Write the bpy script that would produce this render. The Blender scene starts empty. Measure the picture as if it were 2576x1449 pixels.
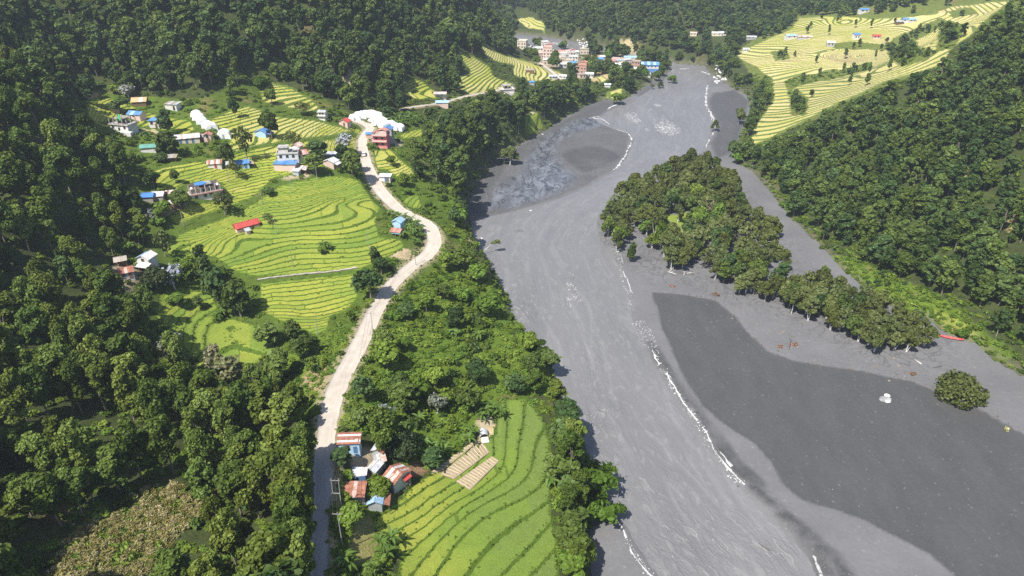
import bpy, math, random
import numpy as np
from mathutils import Vector, Matrix

# ------------------------------------------------------------------ camera, light, exposure
SC = bpy.context.scene
COL = SC.collection
H = 130.0                      # drone height above the river
PITCH = math.radians(29.0)     # looking down
F = 1773.0                     # focal length in units of the 2576 px wide view
CP_, SP_ = math.cos(PITCH), math.sin(PITCH)
cam_d = bpy.data.cameras.new('camera')
cam_d.sensor_width = 36.0
cam_d.lens = 36.0 * F / 2576.0
cam_d.clip_start = 1.0
cam_d.clip_end = 6000.0
cam = bpy.data.objects.new('camera', cam_d)
COL.objects.link(cam)
cam.location = (0, 0, H)
cam.rotation_euler = (math.radians(90) - PITCH, 0, 0)
SC.camera = cam

SUN_EL, SHADOW_AZ = math.radians(56), math.radians(38)   # shadows fall away from the camera, to the right
world = bpy.data.worlds.new("World")
SC.world = world
world.use_nodes = True
wn = world.node_tree
sky = wn.nodes.new('ShaderNodeTexSky')
sky.sky_type = 'NISHITA'
sky.sun_disc = False
sky.sun_elevation = SUN_EL
sky.sun_rotation = math.pi + SHADOW_AZ
sky.air_density = 1.0
sky.dust_density = 1.2
bg = wn.nodes['Background']
bg.inputs[1].default_value = 0.10
wn.links.new(sky.outputs[0], bg.inputs[0])
sun_d = bpy.data.lights.new('sun', 'SUN')
sun_d.energy = 5.0
sun_d.angle = math.radians(0.5)
sun_d.color = (1.0, 0.95, 0.87)
sun = bpy.data.objects.new('sun', sun_d)
COL.objects.link(sun)
to_sun = Vector((-math.sin(SHADOW_AZ) * math.cos(SUN_EL), -math.cos(SHADOW_AZ) * math.cos(SUN_EL), math.sin(SUN_EL)))
sun.rotation_euler = to_sun.to_track_quat('Z', 'Y').to_euler()
sun.location = (0, 0, 300)
SC.view_settings.view_transform = 'Standard'
SC.view_settings.look = 'None'
SC.view_settings.gamma = 1.0
SC.view_settings.use_curve_mapping = False
SC.view_settings.exposure = 0.75
SC.cycles.max_bounces = 5
SC.cycles.diffuse_bounces = 2
SC.cycles.glossy_bounces = 2
SC.cycles.transmission_bounces = 2
SC.cycles.transparent_max_bounces = 4
SC.cycles.volume_bounces = 0
SC.cycles.use_denoising = False
SC.cycles.use_fast_gi = False

RNG = np.random.default_rng(7)
random.seed(7)

# ------------------------------------------------------------------ projection helpers (2576 x 1449 view)
def at_z(u, v, z):
    vo = v - 724.5
    t = (H - z) / (F * SP_ + vo * CP_)
    return ((u - 1288.0) * t, t * (F * CP_ - vo * SP_), z)

def project(x, y, z):
    dz = z - H
    dep = y * CP_ - dz * SP_
    up = y * SP_ + dz * CP_
    dep = np.maximum(dep, 1e-3)
    return 1288.0 + F * x / dep, 724.5 - F * up / dep, dep

def hashf(ix, iy, seed):
    h = (ix.astype(np.int64) * 374761393 + iy.astype(np.int64) * 668265263 + seed * 1442695041) & 0xffffffff
    h = ((h ^ (h >> 13)) * 1274126177) & 0xffffffff
    h = h ^ (h >> 16)
    return (h & 0xffff) / 65535.0

def vnoise(x, y, seed=0):
    ix, iy = np.floor(x), np.floor(y)
    fx, fy = x - ix, y - iy
    fx = fx * fx * (3 - 2 * fx); fy = fy * fy * (3 - 2 * fy)
    a = hashf(ix, iy, seed); b = hashf(ix + 1, iy, seed)
    c = hashf(ix, iy + 1, seed); d = hashf(ix + 1, iy + 1, seed)
    return (a + (b - a) * fx) * (1 - fy) + (c + (d - c) * fx) * fy

def fbm(x, y, wl, seed=0, octs=3):
    s = np.zeros_like(x, dtype=float); a = 1.0; tot = 0
    for i in range(octs):
        s += a * (vnoise(x / wl, y / wl, seed + i * 17) - 0.5); tot += a
        a *= 0.5; wl *= 0.5
    return s / tot

def inpoly(px, py, poly):
    px = np.asarray(px, float); py = np.asarray(py, float)
    r = np.zeros(px.shape, bool)
    n = len(poly)
    for i in range(n):
        x0, y0 = poly[i]; x1, y1 = poly[(i + 1) % n]
        if y0 == y1: continue
        c = (y0 > py) != (y1 > py)
        r ^= c & (px < (x1 - x0) * (py - y0) / (y1 - y0) + x0)
    return r

def polydist(px, py, pts, closed=False, par=False):
    d = np.full(np.shape(px), 1e9); tt = np.zeros(np.shape(px))
    n = len(pts)
    for i in range(n if closed else n - 1):
        x0, y0 = pts[i][:2]; x1, y1 = pts[(i + 1) % n][:2]
        dx, dy = x1 - x0, y1 - y0
        L = dx * dx + dy * dy + 1e-9
        t = np.clip(((px - x0) * dx + (py - y0) * dy) / L, 0, 1)
        e = np.hypot(px - x0 - t * dx, py - y0 - t * dy)
        if par:
            m = e < d
            tt = np.where(m, i + t, tt)
        d = np.minimum(d, e)
    return (d, tt) if par else d

def sdist(px, py, poly):
    d = polydist(px, py, poly, True)
    return np.where(inpoly(px, py, poly), d, -d)     # positive inside

def sstep(x, a, b):
    t = np.clip((x - a) / (b - a), 0, 1)
    return t * t * (3 - 2 * t)

def catmull(pts, n=8):
    P = np.array(pts, float); out = []
    for i in range(len(P) - 1):
        p0 = P[max(i - 1, 0)]; p1 = P[i]; p2 = P[i + 1]; p3 = P[min(i + 2, len(P) - 1)]
        for k in range(n):
            t = k / n
            out.append(0.5 * ((2 * p1) + (-p0 + p2) * t + (2 * p0 - 5 * p1 + 4 * p2 - p3) * t * t + (-p0 + 3 * p1 - 3 * p2 + p3) * t ** 3))
    out.append(P[-1])
    return np.array(out)

def W2(poly, z=0.3):
    return [at_z(u, v, z)[:2] for u, v in poly]

# ------------------------------------------------------------------ layout traced on the view
LEFT_BANK = [(1500, 1700), (1490, 1449), (1478, 1380), (1486, 1320), (1500, 1265), (1492, 1200), (1470, 1110), (1440, 1040), (1405, 985),
             (1385, 930), (1368, 885), (1330, 850), (1292, 800), (1285, 760), (1262, 720), (1240, 690), (1215, 645), (1190, 600),
             (1183, 560), (1175, 520), (1195, 480), (1220, 440), (1238, 405), (1258, 390), (1300, 370), (1335, 350), (1370, 328),
             (1430, 292), (1480, 264), (1522, 250), (1562, 256), (1600, 232), (1640, 206), (1672, 188), (1690, 172), (1640, 158),
             (1570, 146), (1520, 138), (1480, 128), (1420, 134), (1340, 127), (1290, 120), (1200, 120), (1200, 84)]
RIGHT_BANK = [(1285, 84), (1360, 91), (1462, 107), (1520, 122), (1590, 138), (1660, 152), (1700, 160), (1770, 166), (1792, 190), (1830, 215),
              (1880, 240), (1888, 270), (1872, 320), (1848, 375), (1850, 410), (1890, 430), (1930, 472), (1985, 545), (2040, 595),
              (2100, 655), (2135, 692), (2200, 745), (2270, 790), (2330, 800), (2362, 828), (2400, 850), (2440, 856), (2475, 885),
              (2520, 920), (2576, 950), (2900, 1120), (2900, 1700)]
VALLEY = LEFT_BANK + RIGHT_BANK
FAR_RIVER = [(1292, 44), (1296, 33), (1330, 30), (1345, 36), (1335, 45)]
WATER = [(1700, 1560), (1640, 1449), (1590, 1385), (1555, 1320), (1520, 1262), (1480, 1262), (1480, 1200), (1458, 1110), (1428, 1040), (1392, 985), (1372, 930),
         (1355, 885), (1318, 850), (1280, 800), (1272, 760), (1250, 720), (1228, 690), (1203, 645), (1178, 600), (1176, 556),
         (1200, 545), (1280, 535), (1350, 517), (1420, 492), (1480, 466), (1540, 430), (1572, 395), (1588, 352), (1580, 337), (1540, 326),
         (1505, 312), (1490, 300), (1515, 288), (1548, 268), (1575, 254), (1610, 240), (1645, 215), (1672, 194), (1690, 172), (1640, 158),
         (1570, 146), (1520, 138), (1480, 128), (1420, 131), (1340, 123), (1290, 116), (1200, 116), (1200, 92),
         (1285, 91), (1360, 98), (1462, 112), (1520, 124), (1590, 140), (1660, 154), (1700, 162),
         (1765, 172), (1788, 188), (1784, 230), (1776, 260), (1790, 290), (1800, 312), (1786, 350), (1768, 385), (1700, 425), (1600, 470),
         (1540, 510), (1508, 560), (1520, 605), (1552, 636), (1570, 680), (1590, 740), (1600, 800), (1622, 852), (1660, 920), (1700, 990),
         (1750, 1052), (1800, 1142), (1850, 1200), (1900, 1250), (1960, 1310), (2010, 1362), (2050, 1400), (2066, 1449), (2100, 1560)]
POOL = [(1640, 735), (1720, 742), (1800, 757), (1858, 800), (1890, 850), (1930, 880), (1990, 905), (2100, 925), (2200, 940), (2300, 960),
        (2400, 1000), (2480, 1040), (2576, 1092), (2900, 1250), (2900, 1700), (2420, 1700), (2402, 1449), (2340, 1392), (2250, 1350), (2150, 1302),
        (2020, 1260), (1970, 1220), (1940, 1162), (1900, 1120), (1830, 1070), (1770, 1020), (1720, 960), (1690, 880), (1665, 820)]
BAYDARK = [(1403, 388), (1425, 370), (1475, 362), (1520, 366), (1560, 384), (1574, 398), (1535, 424), (1490, 436), (1482, 450), (1470, 444), (1440, 428), (1420, 408)]
BAYWET = [(1215, 525), (1235, 480), (1250, 455), (1300, 440), (1322, 400), (1348, 360), (1380, 335), (1440, 305), (1490, 294), (1525, 312), (1450, 335), (1400, 360),
          (1395, 390), (1420, 420), (1455, 445), (1420, 480), (1350, 508), (1280, 528)]
UPDARK = [(1790, 235), (1850, 225), (1888, 255), (1870, 330), (1845, 385), (1800, 400), (1785, 360), (1805, 315), (1790, 285), (1780, 258)]
ISLAND = [(1505, 590), (1560, 650), (1600, 610), (1620, 660), (1660, 690), (1760, 705), (1840, 745), (1930, 765), (2000, 795), (2150, 858), (2240, 905),
          (2335, 895), (2345, 850), (2250, 795), (2130, 735), (2050, 690), (2000, 735), (1965, 725), (1975, 650), (1950, 600), (1872, 520), (1850, 480),
          (1800, 440), (1740, 425), (1640, 465), (1580, 480), (1525, 555)]
ISLAND_GROVE = [(1508, 585), (1555, 640), (1590, 600), (1612, 575), (1640, 600), (1645, 640), (1658, 680), (1760, 700), (1840, 742), (1935, 760), (1962, 728), (1968, 650), (1945, 600),
                (1868, 520), (1845, 482), (1800, 442), (1740, 428), (1650, 465), (1585, 485), (1530, 555)]
ISLAND_STRIP = [(1850, 740), (1930, 762), (2000, 798), (2150, 862), (2235, 908), (2325, 895), (2335, 855), (2250, 800), (2130, 742), (2055, 700), (2010, 745), (1960, 735)]
ISLAND_GRASS = [(1650, 548), (1700, 520), (1742, 540), (1732, 600), (1702, 642), (1664, 622)]

def chain(ct, pts, ox=357.8, oy=396.1, k=0.2579):
    return [(ox + x * k, oy + y * k, ct) for x, y in pts]
MAIN_LINES = (chain(0, [(870, 1190), (1100, 1180), (1300, 1145), (1750, 1100), (2160, 1060)])
    + chain(4, [(800, 1110), (1000, 1050), (1200, 965), (1430, 895), (1700, 870)])
    + chain(7, [(640, 1040), (800, 980), (1000, 905), (1250, 815), (1500, 770), (1690, 775)])
    + chain(8, [(380, 965), (640, 875), (900, 765), (1200, 735), (1500, 722), (1850, 722), (2100, 665), (2260, 600), (2285, 530), (2350, 470)])
    + chain(9, [(1500, 700), (1800, 652), (2050, 582), (2092, 530), (2020, 490), (1990, 450), (2010, 410), (2120, 372), (2200, 380)])
    + chain(10, [(330, 865), (600, 782), (850, 695), (1150, 690), (1430, 652), (1700, 602), (1950, 542), (2000, 500), (1940, 470), (1920, 420), (1960, 368), (2080, 340), (2200, 352)])
    + chain(12, [(1010, 610), (1300, 582), (1500, 542), (1700, 482), (1862, 440), (1850, 400), (1900, 350), (2000, 320), (2150, 310)])
    + chain(14.5, [(130, 790), (330, 722), (600, 642), (800, 590), (1000, 520), (1300, 500), (1560, 440), (1750, 400), (1780, 330), (1950, 290)])
    + chain(16, [(1050, 480), (1300, 440), (1550, 372), (1650, 350), (1690, 300), (1850, 275), (2100, 262)])
    + chain(20, [(880, 420), (1100, 352), (1400, 295), (1540, 330), (1570, 280), (1700, 250), (2000, 228), (2080, 215)])
    + chain(26, [(500, 380), (760, 290), (1000, 210), (1250, 130), (1450, 180), (1800, 180)])
    + chain(18, [(100, 720), (400, 620), (740, 470), (880, 460)])
    + chain(-4, [(1110, 1320), (1400, 1270), (1740, 1240), (2030, 1200)]) + chain(-8, [(1150, 1470), (1500, 1480), (1790, 1390), (2060, 1330)])
    + chain(-12, [(1130, 1580), (1500, 1570), (1850, 1560), (1990, 1500)]))
NEAR_LINES = (lambda o: (chain(0, [(1190, 560), (1230, 450), (1290, 340), (1260, 200), (1240, 80)], *o) + chain(2, [(960, 960), (1100, 830), (1280, 660), (1335, 560), (1345, 400), (1370, 340), (1345, 210), (1440, 130)], *o)
    + chain(4, [(600, 1400), (700, 1200), (830, 1040), (940, 940), (1100, 850), (1370, 770), (1430, 690), (1460, 520), (1450, 410), (1580, 370)], *o)
    + chain(6, [(700, 1445), (850, 1250), (1010, 1060), (1150, 950), (1400, 850), (1510, 780)], *o)
    + chain(8, [(1010, 1445), (1180, 1240), (1300, 1130), (1430, 1020), (1550, 900)], *o)
    + chain(10, [(1230, 1445), (1450, 1250), (1530, 1100), (1640, 1010)], *o) + chain(12, [(1420, 1445), (1640, 1220)], *o)
    + chain(-2, [(350, 1130), (500, 1050), (600, 1060), (760, 940), (1000, 800), (1200, 570)], *o)
    + chain(-4, [(250, 1080), (560, 920), (700, 830), (850, 760), (1080, 560)], *o) + chain(-6, [(190, 1060), (500, 950), (620, 800), (790, 700)], *o)))((858.7, 966.0, 1 / 3.0))

EAST_LINES = (lambda o: (chain(0, [(520, 1000), (640, 985), (780, 955), (930, 895)], *o) + chain(4, [(600, 860), (760, 850), (900, 835), (1040, 800), (1200, 740)], *o) + chain(9, [(640, 740), (800, 720), (1000, 710), (1200, 680), (1500, 610), (1700, 560), (1930, 500)], *o)
    + chain(14, [(690, 620), (800, 600), (1000, 590), (1300, 560), (1500, 520), (1650, 480)], *o) + chain(20, [(680, 500), (900, 490), (1100, 480), (1300, 470), (1500, 440)], *o) + chain(26, [(400, 430), (600, 440), (900, 400), (1200, 380), (1500, 370), (1640, 420)], *o)
    + chain(31, [(560, 340), (800, 330), (1000, 340), (1300, 330)], *o) + chain(37, [(720, 260), (900, 270), (1100, 280), (1500, 280), (1750, 300)], *o) + chain(43, [(860, 180), (1100, 200), (1400, 190), (1700, 200), (1900, 230)], *o)
    + chain(49, [(950, 120), (1200, 130), (1500, 130), (1700, 130), (2000, 130), (2200, 140)], *o) + chain(58, [(1700, 70), (1900, 60), (2100, 30), (2400, 0)], *o)))((1717.3, 0, 1 / 3.0))
FIELDS = {
 'main': [(400, 610), (470, 575), (560, 545), (640, 505), (690, 470), (730, 455), (800, 440), (860, 438), (905, 450), (935, 490), (962, 520), (948, 560), (958, 590), (1015, 600), (1022, 622), (990, 645),
          (950, 662), (905, 685), (640, 702), (590, 690), (540, 655), (450, 650), (410, 640)],
 'mainlow': [(650, 708), (900, 684), (915, 700), (900, 760), (870, 790), (835, 800), (828, 838), (790, 850), (700, 812), (645, 780)],
 'gully': [(400, 735), (470, 715), (540, 740), (560, 790), (640, 815), (690, 830), (700, 880), (640, 925), (560, 925), (500, 935), (440, 850), (380, 790)],
 'west': [(335, 440), (420, 415), (470, 405), (560, 395), (640, 370), (760, 352), (830, 345), (905, 330), (900, 372), (860, 400), (770, 440), (690, 452), (640, 500), (560, 530), (440, 570), (415, 545),
          (470, 510), (560, 500), (555, 465), (470, 465), (430, 490), (390, 470), (380, 450)],
 'northwest': [(520, 300), (590, 270), (625, 262), (700, 290), (800, 300), (860, 318), (905, 330), (830, 345), (760, 352), (640, 370), (560, 395), (575, 350), (540, 325)],
 'tents': [(330, 320), (370, 280), (480, 300), (500, 330), (470, 345), (400, 330)],
 'corner': [(212, 262), (270, 240), (335, 262), (360, 280), (330, 300), (240, 318), (215, 290)],
 'notch': [(650, 228), (680, 205), (735, 218), (790, 250), (820, 285), (760, 282), (700, 268), (655, 258)],
 'roadside': [(935, 378), (985, 372), (1005, 395), (1040, 420), (1048, 442), (1000, 452), (970, 432), (945, 430)],
 'roadside_up': [(1000, 335), (1065, 318), (1068, 345), (1010, 352)],
 'roadside_low': [(1000, 500), (1050, 480), (1070, 525), (1020, 530)],
 'plot': [(870, 300), (930, 330), (920, 342), (890, 350), (860, 330)],
 'hill': [(1145, 120), (1190, 140), (1232, 165), (1245, 190), (1300, 212), (1285, 222), (1190, 242), (1150, 225), (1140, 200), (1180, 180), (1160, 150)],
 'hill_up': [(1205, 110), (1260, 135), (1320, 150), (1420, 185), (1395, 205), (1330, 205), (1290, 190), (1290, 165), (1225, 150)],
 'slope': [(1030, 195), (1060, 200), (1115, 245), (1040, 255), (1010, 225)],
 'near': [(1255, 998), (1335, 1000), (1372, 1060), (1388, 1110), (1388, 1200), (1392, 1290), (1408, 1350), (1410, 1470), (990, 1470), (1000, 1400), (940, 1345), (930, 1300), (990, 1262), (1040, 1210),
          (1110, 1170), (1170, 1130), (1238, 1090), (1247, 1040)],
 'east': [(1850, 132), (1925, 100), (1990, 70), (2010, 42), (2100, 38), (2200, 45), (2300, 40), (2400, 14), (2540, 0), (2552, -30), (2600, -30), (2530, 15), (2490, 45), (2440, 95), (2400, 120), (2368, 165), (2300, 190), (2228, 208), (2118, 258), (2010, 312),
          (1950, 343), (1888, 372), (1888, 330), (1910, 300), (1945, 250), (1940, 200), (1900, 170), (1860, 150)],
 'bankplot': [(1318, 292), (1350, 282), (1372, 290), (1360, 306), (1320, 310)],
 'village': [(1480, 192), (1515, 190), (1532, 200), (1510, 212), (1485, 206)],
 'shore': [(1515, 232), (1560, 222), (1578, 226), (1560, 240), (1520, 245)],
 'far': [(1300, 45), (1340, 42), (1372, 58), (1370, 78), (1330, 74), (1305, 56)],
}
YEL = dict(main=.19, mainlow=.25, gully=.10, west=.42, northwest=.7, tents=.4, corner=.4, notch=.75, roadside=.5, roadside_up=.45, roadside_low=.2, plot=.45, hill=.72, hill_up=.85, slope=.6,
           near=-.22, east=1.0, bankplot=.12, village=1.1, shore=.8, far=.9)
DRYPLOT = [(1085, 1195), (1150, 1140), (1190, 1115), (1215, 1085), (1245, 1065), (1248, 1150), (1257, 1156), (1180, 1236), (1130, 1210)]
DRYGRASS = [(120, 1460), (170, 1370), (215, 1320), (330, 1285), (370, 1235), (430, 1220), (490, 1235), (540, 1240), (510, 1300), (440, 1350), (400, 1400), (350, 1460)]
BUSH = [[(850, 1080), (880, 960), (930, 850), (985, 770), (1060, 690), (1120, 640), (1200, 650), (1245, 715), (1285, 780), (1290, 850), (1372, 895), (1395, 985), (1330, 1000), (1250, 998), (1240, 1050), (1150, 1130), (1085, 1180), (1030, 1190), (960, 1100)],
        [(690, 850), (790, 850), (870, 800), (930, 760), (920, 800), (860, 920), (815, 1000), (790, 1060), (730, 1010), (700, 950)],
        [(200, 225), (470, 250), (640, 300), (540, 420), (330, 430), (290, 340)], [(1000, 450), (1150, 470), (1180, 640), (1110, 640), (1110, 590), (1020, 530)],
        [(860, 1180), (1000, 1200), (1000, 1270), (930, 1300), (1000, 1470), (830, 1470), (830, 1200)],
        [(2070, 640), (2200, 740), (2290, 790), (2400, 840), (2520, 910), (2560, 900), (2440, 800), (2350, 740), (2150, 650)]]
ROAD = [(806, 1500, 20.0, 3.6), (805, 1449, 20.2, 3.2), (806, 1380, 20.6, 3.2), (808, 1300, 21.0, 3.4), (813, 1240, 21.4, 3.8), (815, 1200, 21.7, 4.3), (814, 1170, 22.0, 4.3), (818, 1130, 22.2, 4.3),
        (822, 1080, 22.3, 4.4), (832, 1020, 22.2, 5.0), (853, 960, 21.8, 5.2), (880, 910, 21.3, 5.2), (906, 860, 20.8, 5.2), (936, 800, 20.2, 5.2), (966, 745, 19.6, 5.2), (1001, 700, 19.2, 5.2),
        (1040, 667, 19.0, 5.4), (1075, 641, 19.0, 5.6), (1091, 612, 19.4, 5.6), (1088, 585, 20.0, 5.4), (1070, 562, 20.8, 5.2), (1035, 545, 21.8, 5.2), (1000, 525, 22.8, 5.2), (966, 492, 24.4, 5.4),
        (941, 455, 26.2, 5.2), (925, 420, 28.0, 4.8), (914, 385, 29.5, 4.6), (911, 355, 30.6, 4.6), (921, 336, 31.4, 5.0), (930, 322, 32.0, 4.8), (916, 311, 32.6, 4.2), (893, 304, 33.0, 4.0)]
TRACK = [(1012, 273, 29.5, 3.0), (1060, 266, 28, 3.0), (1112, 258, 25.5, 3.2), (1168, 243, 22.5, 3.4), (1230, 231, 19, 3.4), (1285, 220, 16.5, 3.4)]
TRACK2 = [(1358, 158, 9.5, 2.6), (1385, 178, 9, 3), (1402, 192, 8.5, 4), (1412, 199, 8, 4)]
PATH = [(648, 703, 21.6, .9), (700, 695, 21.7, 1.1), (760, 689, 21.8, 1.2), (830, 682, 21.6, 1.2), (900, 673, 21.4, 1.0)]

# ------------------------------------------------------------------ ground control points (u, v, z)
CPS = [(1250, 1000, 10), (1380, 1100, 9), (1300, 1200, 10), (1400, 1300, 8), (1400, 1449, 8), (1150, 1300, 12), (1000, 1449, 13), (1000, 1270, 14.5), (900, 1285, 16.2), (880, 1200, 18.5), (1090, 1150, 12.5),
       (900, 1440, 16.5), (860, 1350, 18.5), (1000, 1000, 17), (1200, 900, 13), (1300, 880, 10), (1370, 950, 9), (1050, 800, 17), (1150, 700, 14), (1240, 740, 8), (1150, 620, 17), (1180, 600, 12),
       (930, 1080, 20), (1100, 1060, 14), (1200, 1060, 11),
       (1130, 500, 17), (1100, 450, 21), (1180, 430, 13), (1050, 400, 26), (1220, 370, 12), (1150, 330, 20), (1300, 320, 12), (1400, 260, 9), (1500, 235, 6), (1250, 260, 16), (1050, 300, 28), (1000, 400, 28.5), (1000, 450, 25.5), (1060, 500, 21),
       (700, 720, 21), (850, 780, 19.5), (690, 790, 19), (800, 840, 18), (650, 880, 16.5), (560, 900, 16), (700, 950, 15.5), (740, 1050, 17), (600, 1000, 15), (500, 930, 16), (440, 800, 20), (470, 740, 22),
       (560, 690, 22.5), (430, 680, 25), (350, 690, 28.5), (300, 660, 32),
       (370, 500, 38), (500, 490, 36), (560, 420, 38.5), (700, 400, 38), (850, 400, 33.5), (440, 400, 41), (340, 430, 41), (360, 370, 43.5), (470, 350, 42.5), (560, 340, 41.5), (650, 345, 40), (800, 350, 36.5), (860, 310, 36),
       (300, 315, 47), (390, 310, 45), (500, 290, 44.5), (600, 290, 43.5), (700, 300, 41), (430, 265, 47.5), (330, 250, 50), (220, 235, 53), (230, 310, 50), (660, 220, 47), (750, 230, 45), (800, 270, 40), (880, 270, 37),
       (1107, 245, 27), (1000, 270, 30), (1150, 150, 34), (1180, 235, 22), (1280, 225, 16), (1250, 150, 24), (1320, 185, 14), (1400, 190, 9), (1440, 220, 6), (1010, 190, 35), (1000, 220, 32),
       (1340, 130, 5), (1370, 150, 9), (1450, 160, 6.5), (1500, 180, 5.5), (1560, 165, 4.5), (1600, 175, 4.5), (1640, 185, 3.5), (1530, 205, 5),
       (1330, 60, 4), (1300, 50, 3),
       (1890, 372, 5), (1870, 420, 2.5), (1950, 400, 8), (2007, 313, 17), (2050, 540, 3.5), (2100, 450, 10), (2100, 330, 22), (2117, 257, 29), (2200, 600, 6), (2200, 400, 19), (2200, 215, 36), (2300, 700, 5), (2300, 500, 17),
       (2300, 300, 32), (2300, 187, 43), (2450, 750, 7), (2450, 500, 22), (2450, 300, 38), (2450, 150, 55), (2450, 80, 64), (2576, 750, 12), (2576, 500, 27), (2576, 300, 43), (2576, 150, 60), (2560, 0, 77), (2576, 900, 4),
       (2800, 900, 14), (2800, 500, 40), (2800, 200, 70),
       (0, 560, 46), (150, 610, 39), (330, 730, 28.5), (420, 880, 21), (0, 800, 37), (0, 1000, 33.5), (0, 1200, 31), (0, 1449, 29), (200, 1000, 27.5), (200, 1200, 26), (200, 1449, 25.5), (400, 1100, 22.5), (400, 1280, 23), (400, 1449, 23),
       (600, 1449, 20.5), (600, 1200, 17.5), (700, 1200, 18), (740, 1380, 20), (550, 1080, 17), (300, 900, 26), (360, 800, 24.5), (770, 1200, 20), (770, 1449, 20.5),
       (310, 420, 41), (330, 560, 33.5), (250, 580, 37), (300, 620, 33), (100, 500, 52), (0, 450, 60), (150, 400, 55), (0, 300, 68), (150, 250, 62), (0, 150, 76), (0, 0, 90), (230, 330, 51), (-300, 600, 58), (-300, 1000, 44), (-300, 1449, 36), (-300, 200, 84)]

def column(u, v0, z0, slope, vs):
    t0 = (H - z0) / (F * SP_ + (v0 - 724.5) * CP_)
    d0 = t0 * (F * CP_ - (v0 - 724.5) * SP_)
    for v in vs:
        k = (F * CP_ - (v - 724.5) * SP_) / (F * SP_ + (v - 724.5) * CP_)
        z = (z0 + slope * (k * H - d0)) / (1 + slope * k)
        CPS.append((u, v, z))
for c in [(210, 232, 53, .6, (180, 100, 0, -60)), (480, 268, 47, .6, (200, 100, 0, -60)), (640, 235, 46.5, .6, (150, 70, 0, -60)), (770, 215, 45.5, .6, (150, 70, 0, -60)), (870, 262, 37, .55, (200, 120, 40, -30)),
          (1000, 185, 35.5, .6, (110, 50, 0, -40)), (1130, 115, 37, .55, (70, 30, 0, -40)), (1200, 112, 31, .5, (80, 40, 0)), (1262, 128, 18, .5, (118,)),
          (1240, 75, 2, .4, (40, 10, -20)), (1330, 28, 1, .5, (15, 0, -20)), (1400, 86, 2, .45, (60, 30, 0, -30)), (1500, 116, 2, .45, (80, 40, 0, -30)), (1600, 136, 2, .45, (90, 40, 0, -30)), (1700, 155, 2, .4, (110, 50, 0, -30)),
          (1800, 170, 3, .25, (120, 60, 0, -30)), (1900, 250, 4, .1, (200, 150, 100)), (1900, 100, 12, .3, (60, 20, -20)), (1950, 340, 5, .07, (280, 220, 150, 100, 60)), (2100, 262, 13, .1, (200, 150, 92, 40)), (2080, 30, 30, .3, (5, -30)),
          (2300, 178, 22, .14, (140, 100, 60)), (2300, 40, 42, .3, (0, -30)), (2480, 58, 40, .2, (30, 0, -30))]:
    column(*c)
CP3 = [at_z(*c) for c in CPS]
for (u, v, t) in MAIN_LINES:
    CP3.append(at_z(u, v, 21.6 + 0.5 * t))
for (u, v, z, w) in ROAD: CP3.append(at_z(u, v, z))
for x, y, z in [(-900, 900, 120), (-500, 600, 110), (-400, 350, 105), (-300, 150, 75), (-200, 40, 48), (-90, 40, 34), (0, 40, 20), (60, 60, 4), (500, 250, 110), (700, 500, 120), (800, 900, 110), (300, 1300, 90), (0, 1300, 60), (-400, 1200, 120), (700, 1250, 110), (300, 100, 30)]:
    CP3.append((x, y, z))
CP3 = np.array(CP3)
CEPS = 9.0
def phi(r2): return np.sqrt(r2 + CEPS * CEPS)
A = phi(((CP3[:, None, :2] - CP3[None, :, :2]) ** 2).sum(-1))
n_ = len(CP3)
Pm = np.c_[np.ones(n_), CP3[:, :2] / 300.0]
M_ = np.zeros((n_ + 3, n_ + 3)); M_[:n_, :n_] = A - np.eye(n_) * 1.2; M_[:n_, n_:] = Pm; M_[n_:, :n_] = Pm.T
sol = np.linalg.solve(M_, np.r_[CP3[:, 2], 0, 0, 0])
def rbf_eval(X, Y, pts, sol):
    out = np.empty(X.size); xs = X.ravel(); ys = Y.ravel(); n = len(pts)
    for i in range(0, xs.size, 20000):
        a = xs[i:i + 20000]; b = ys[i:i + 20000]
        K = phi((a[:, None] - pts[None, :, 0]) ** 2 + (b[:, None] - pts[None, :, 1]) ** 2)
        out[i:i + 20000] = K @ sol[:n] + sol[n] + sol[n + 1] * a / 300.0 + sol[n + 2] * b / 300.0
    return out.reshape(X.shape)

# coarse height field -> fine tensor grid
cx = np.arange(-960, 961, 5.0); cy = np.arange(30, 1361, 5.0)
CXg, CYg = np.meshgrid(cx, cy)
CZ = np.clip(rbf_eval(CXg, CYg, CP3, sol), 0.4, 125)
def lut(Z, X, Y):
    fx = np.clip((X - cx[0]) / 5.0, 0, len(cx) - 1.001); fy = np.clip((Y - cy[0]) / 5.0, 0, len(cy) - 1.001)
    ix = fx.astype(int); iy = fy.astype(int); fx = fx - ix; fy = fy - iy
    return (Z[iy, ix] * (1 - fx) + Z[iy, ix + 1] * fx) * (1 - fy) + (Z[iy + 1, ix] * (1 - fx) + Z[iy + 1, ix + 1] * fx) * fy

def segs(*a):
    out = []
    for x0, x1, st in a: out.append(np.arange(x0, x1, st))
    return np.concatenate(out)
gx = segs((-940, -420, 10), (-420, -190, 4), (-190, 130, 0.85), (130, 330, 1.5), (330, 520, 2.5), (520, 941, 10))
gy = segs((34, 90, 2), (90, 400, 0.85), (400, 560, 1.2), (560, 900, 2.2), (900, 1345, 9))
GX, GY = np.meshgrid(gx, gy)
GZ0 = lut(CZ, GX, GY)

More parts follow.
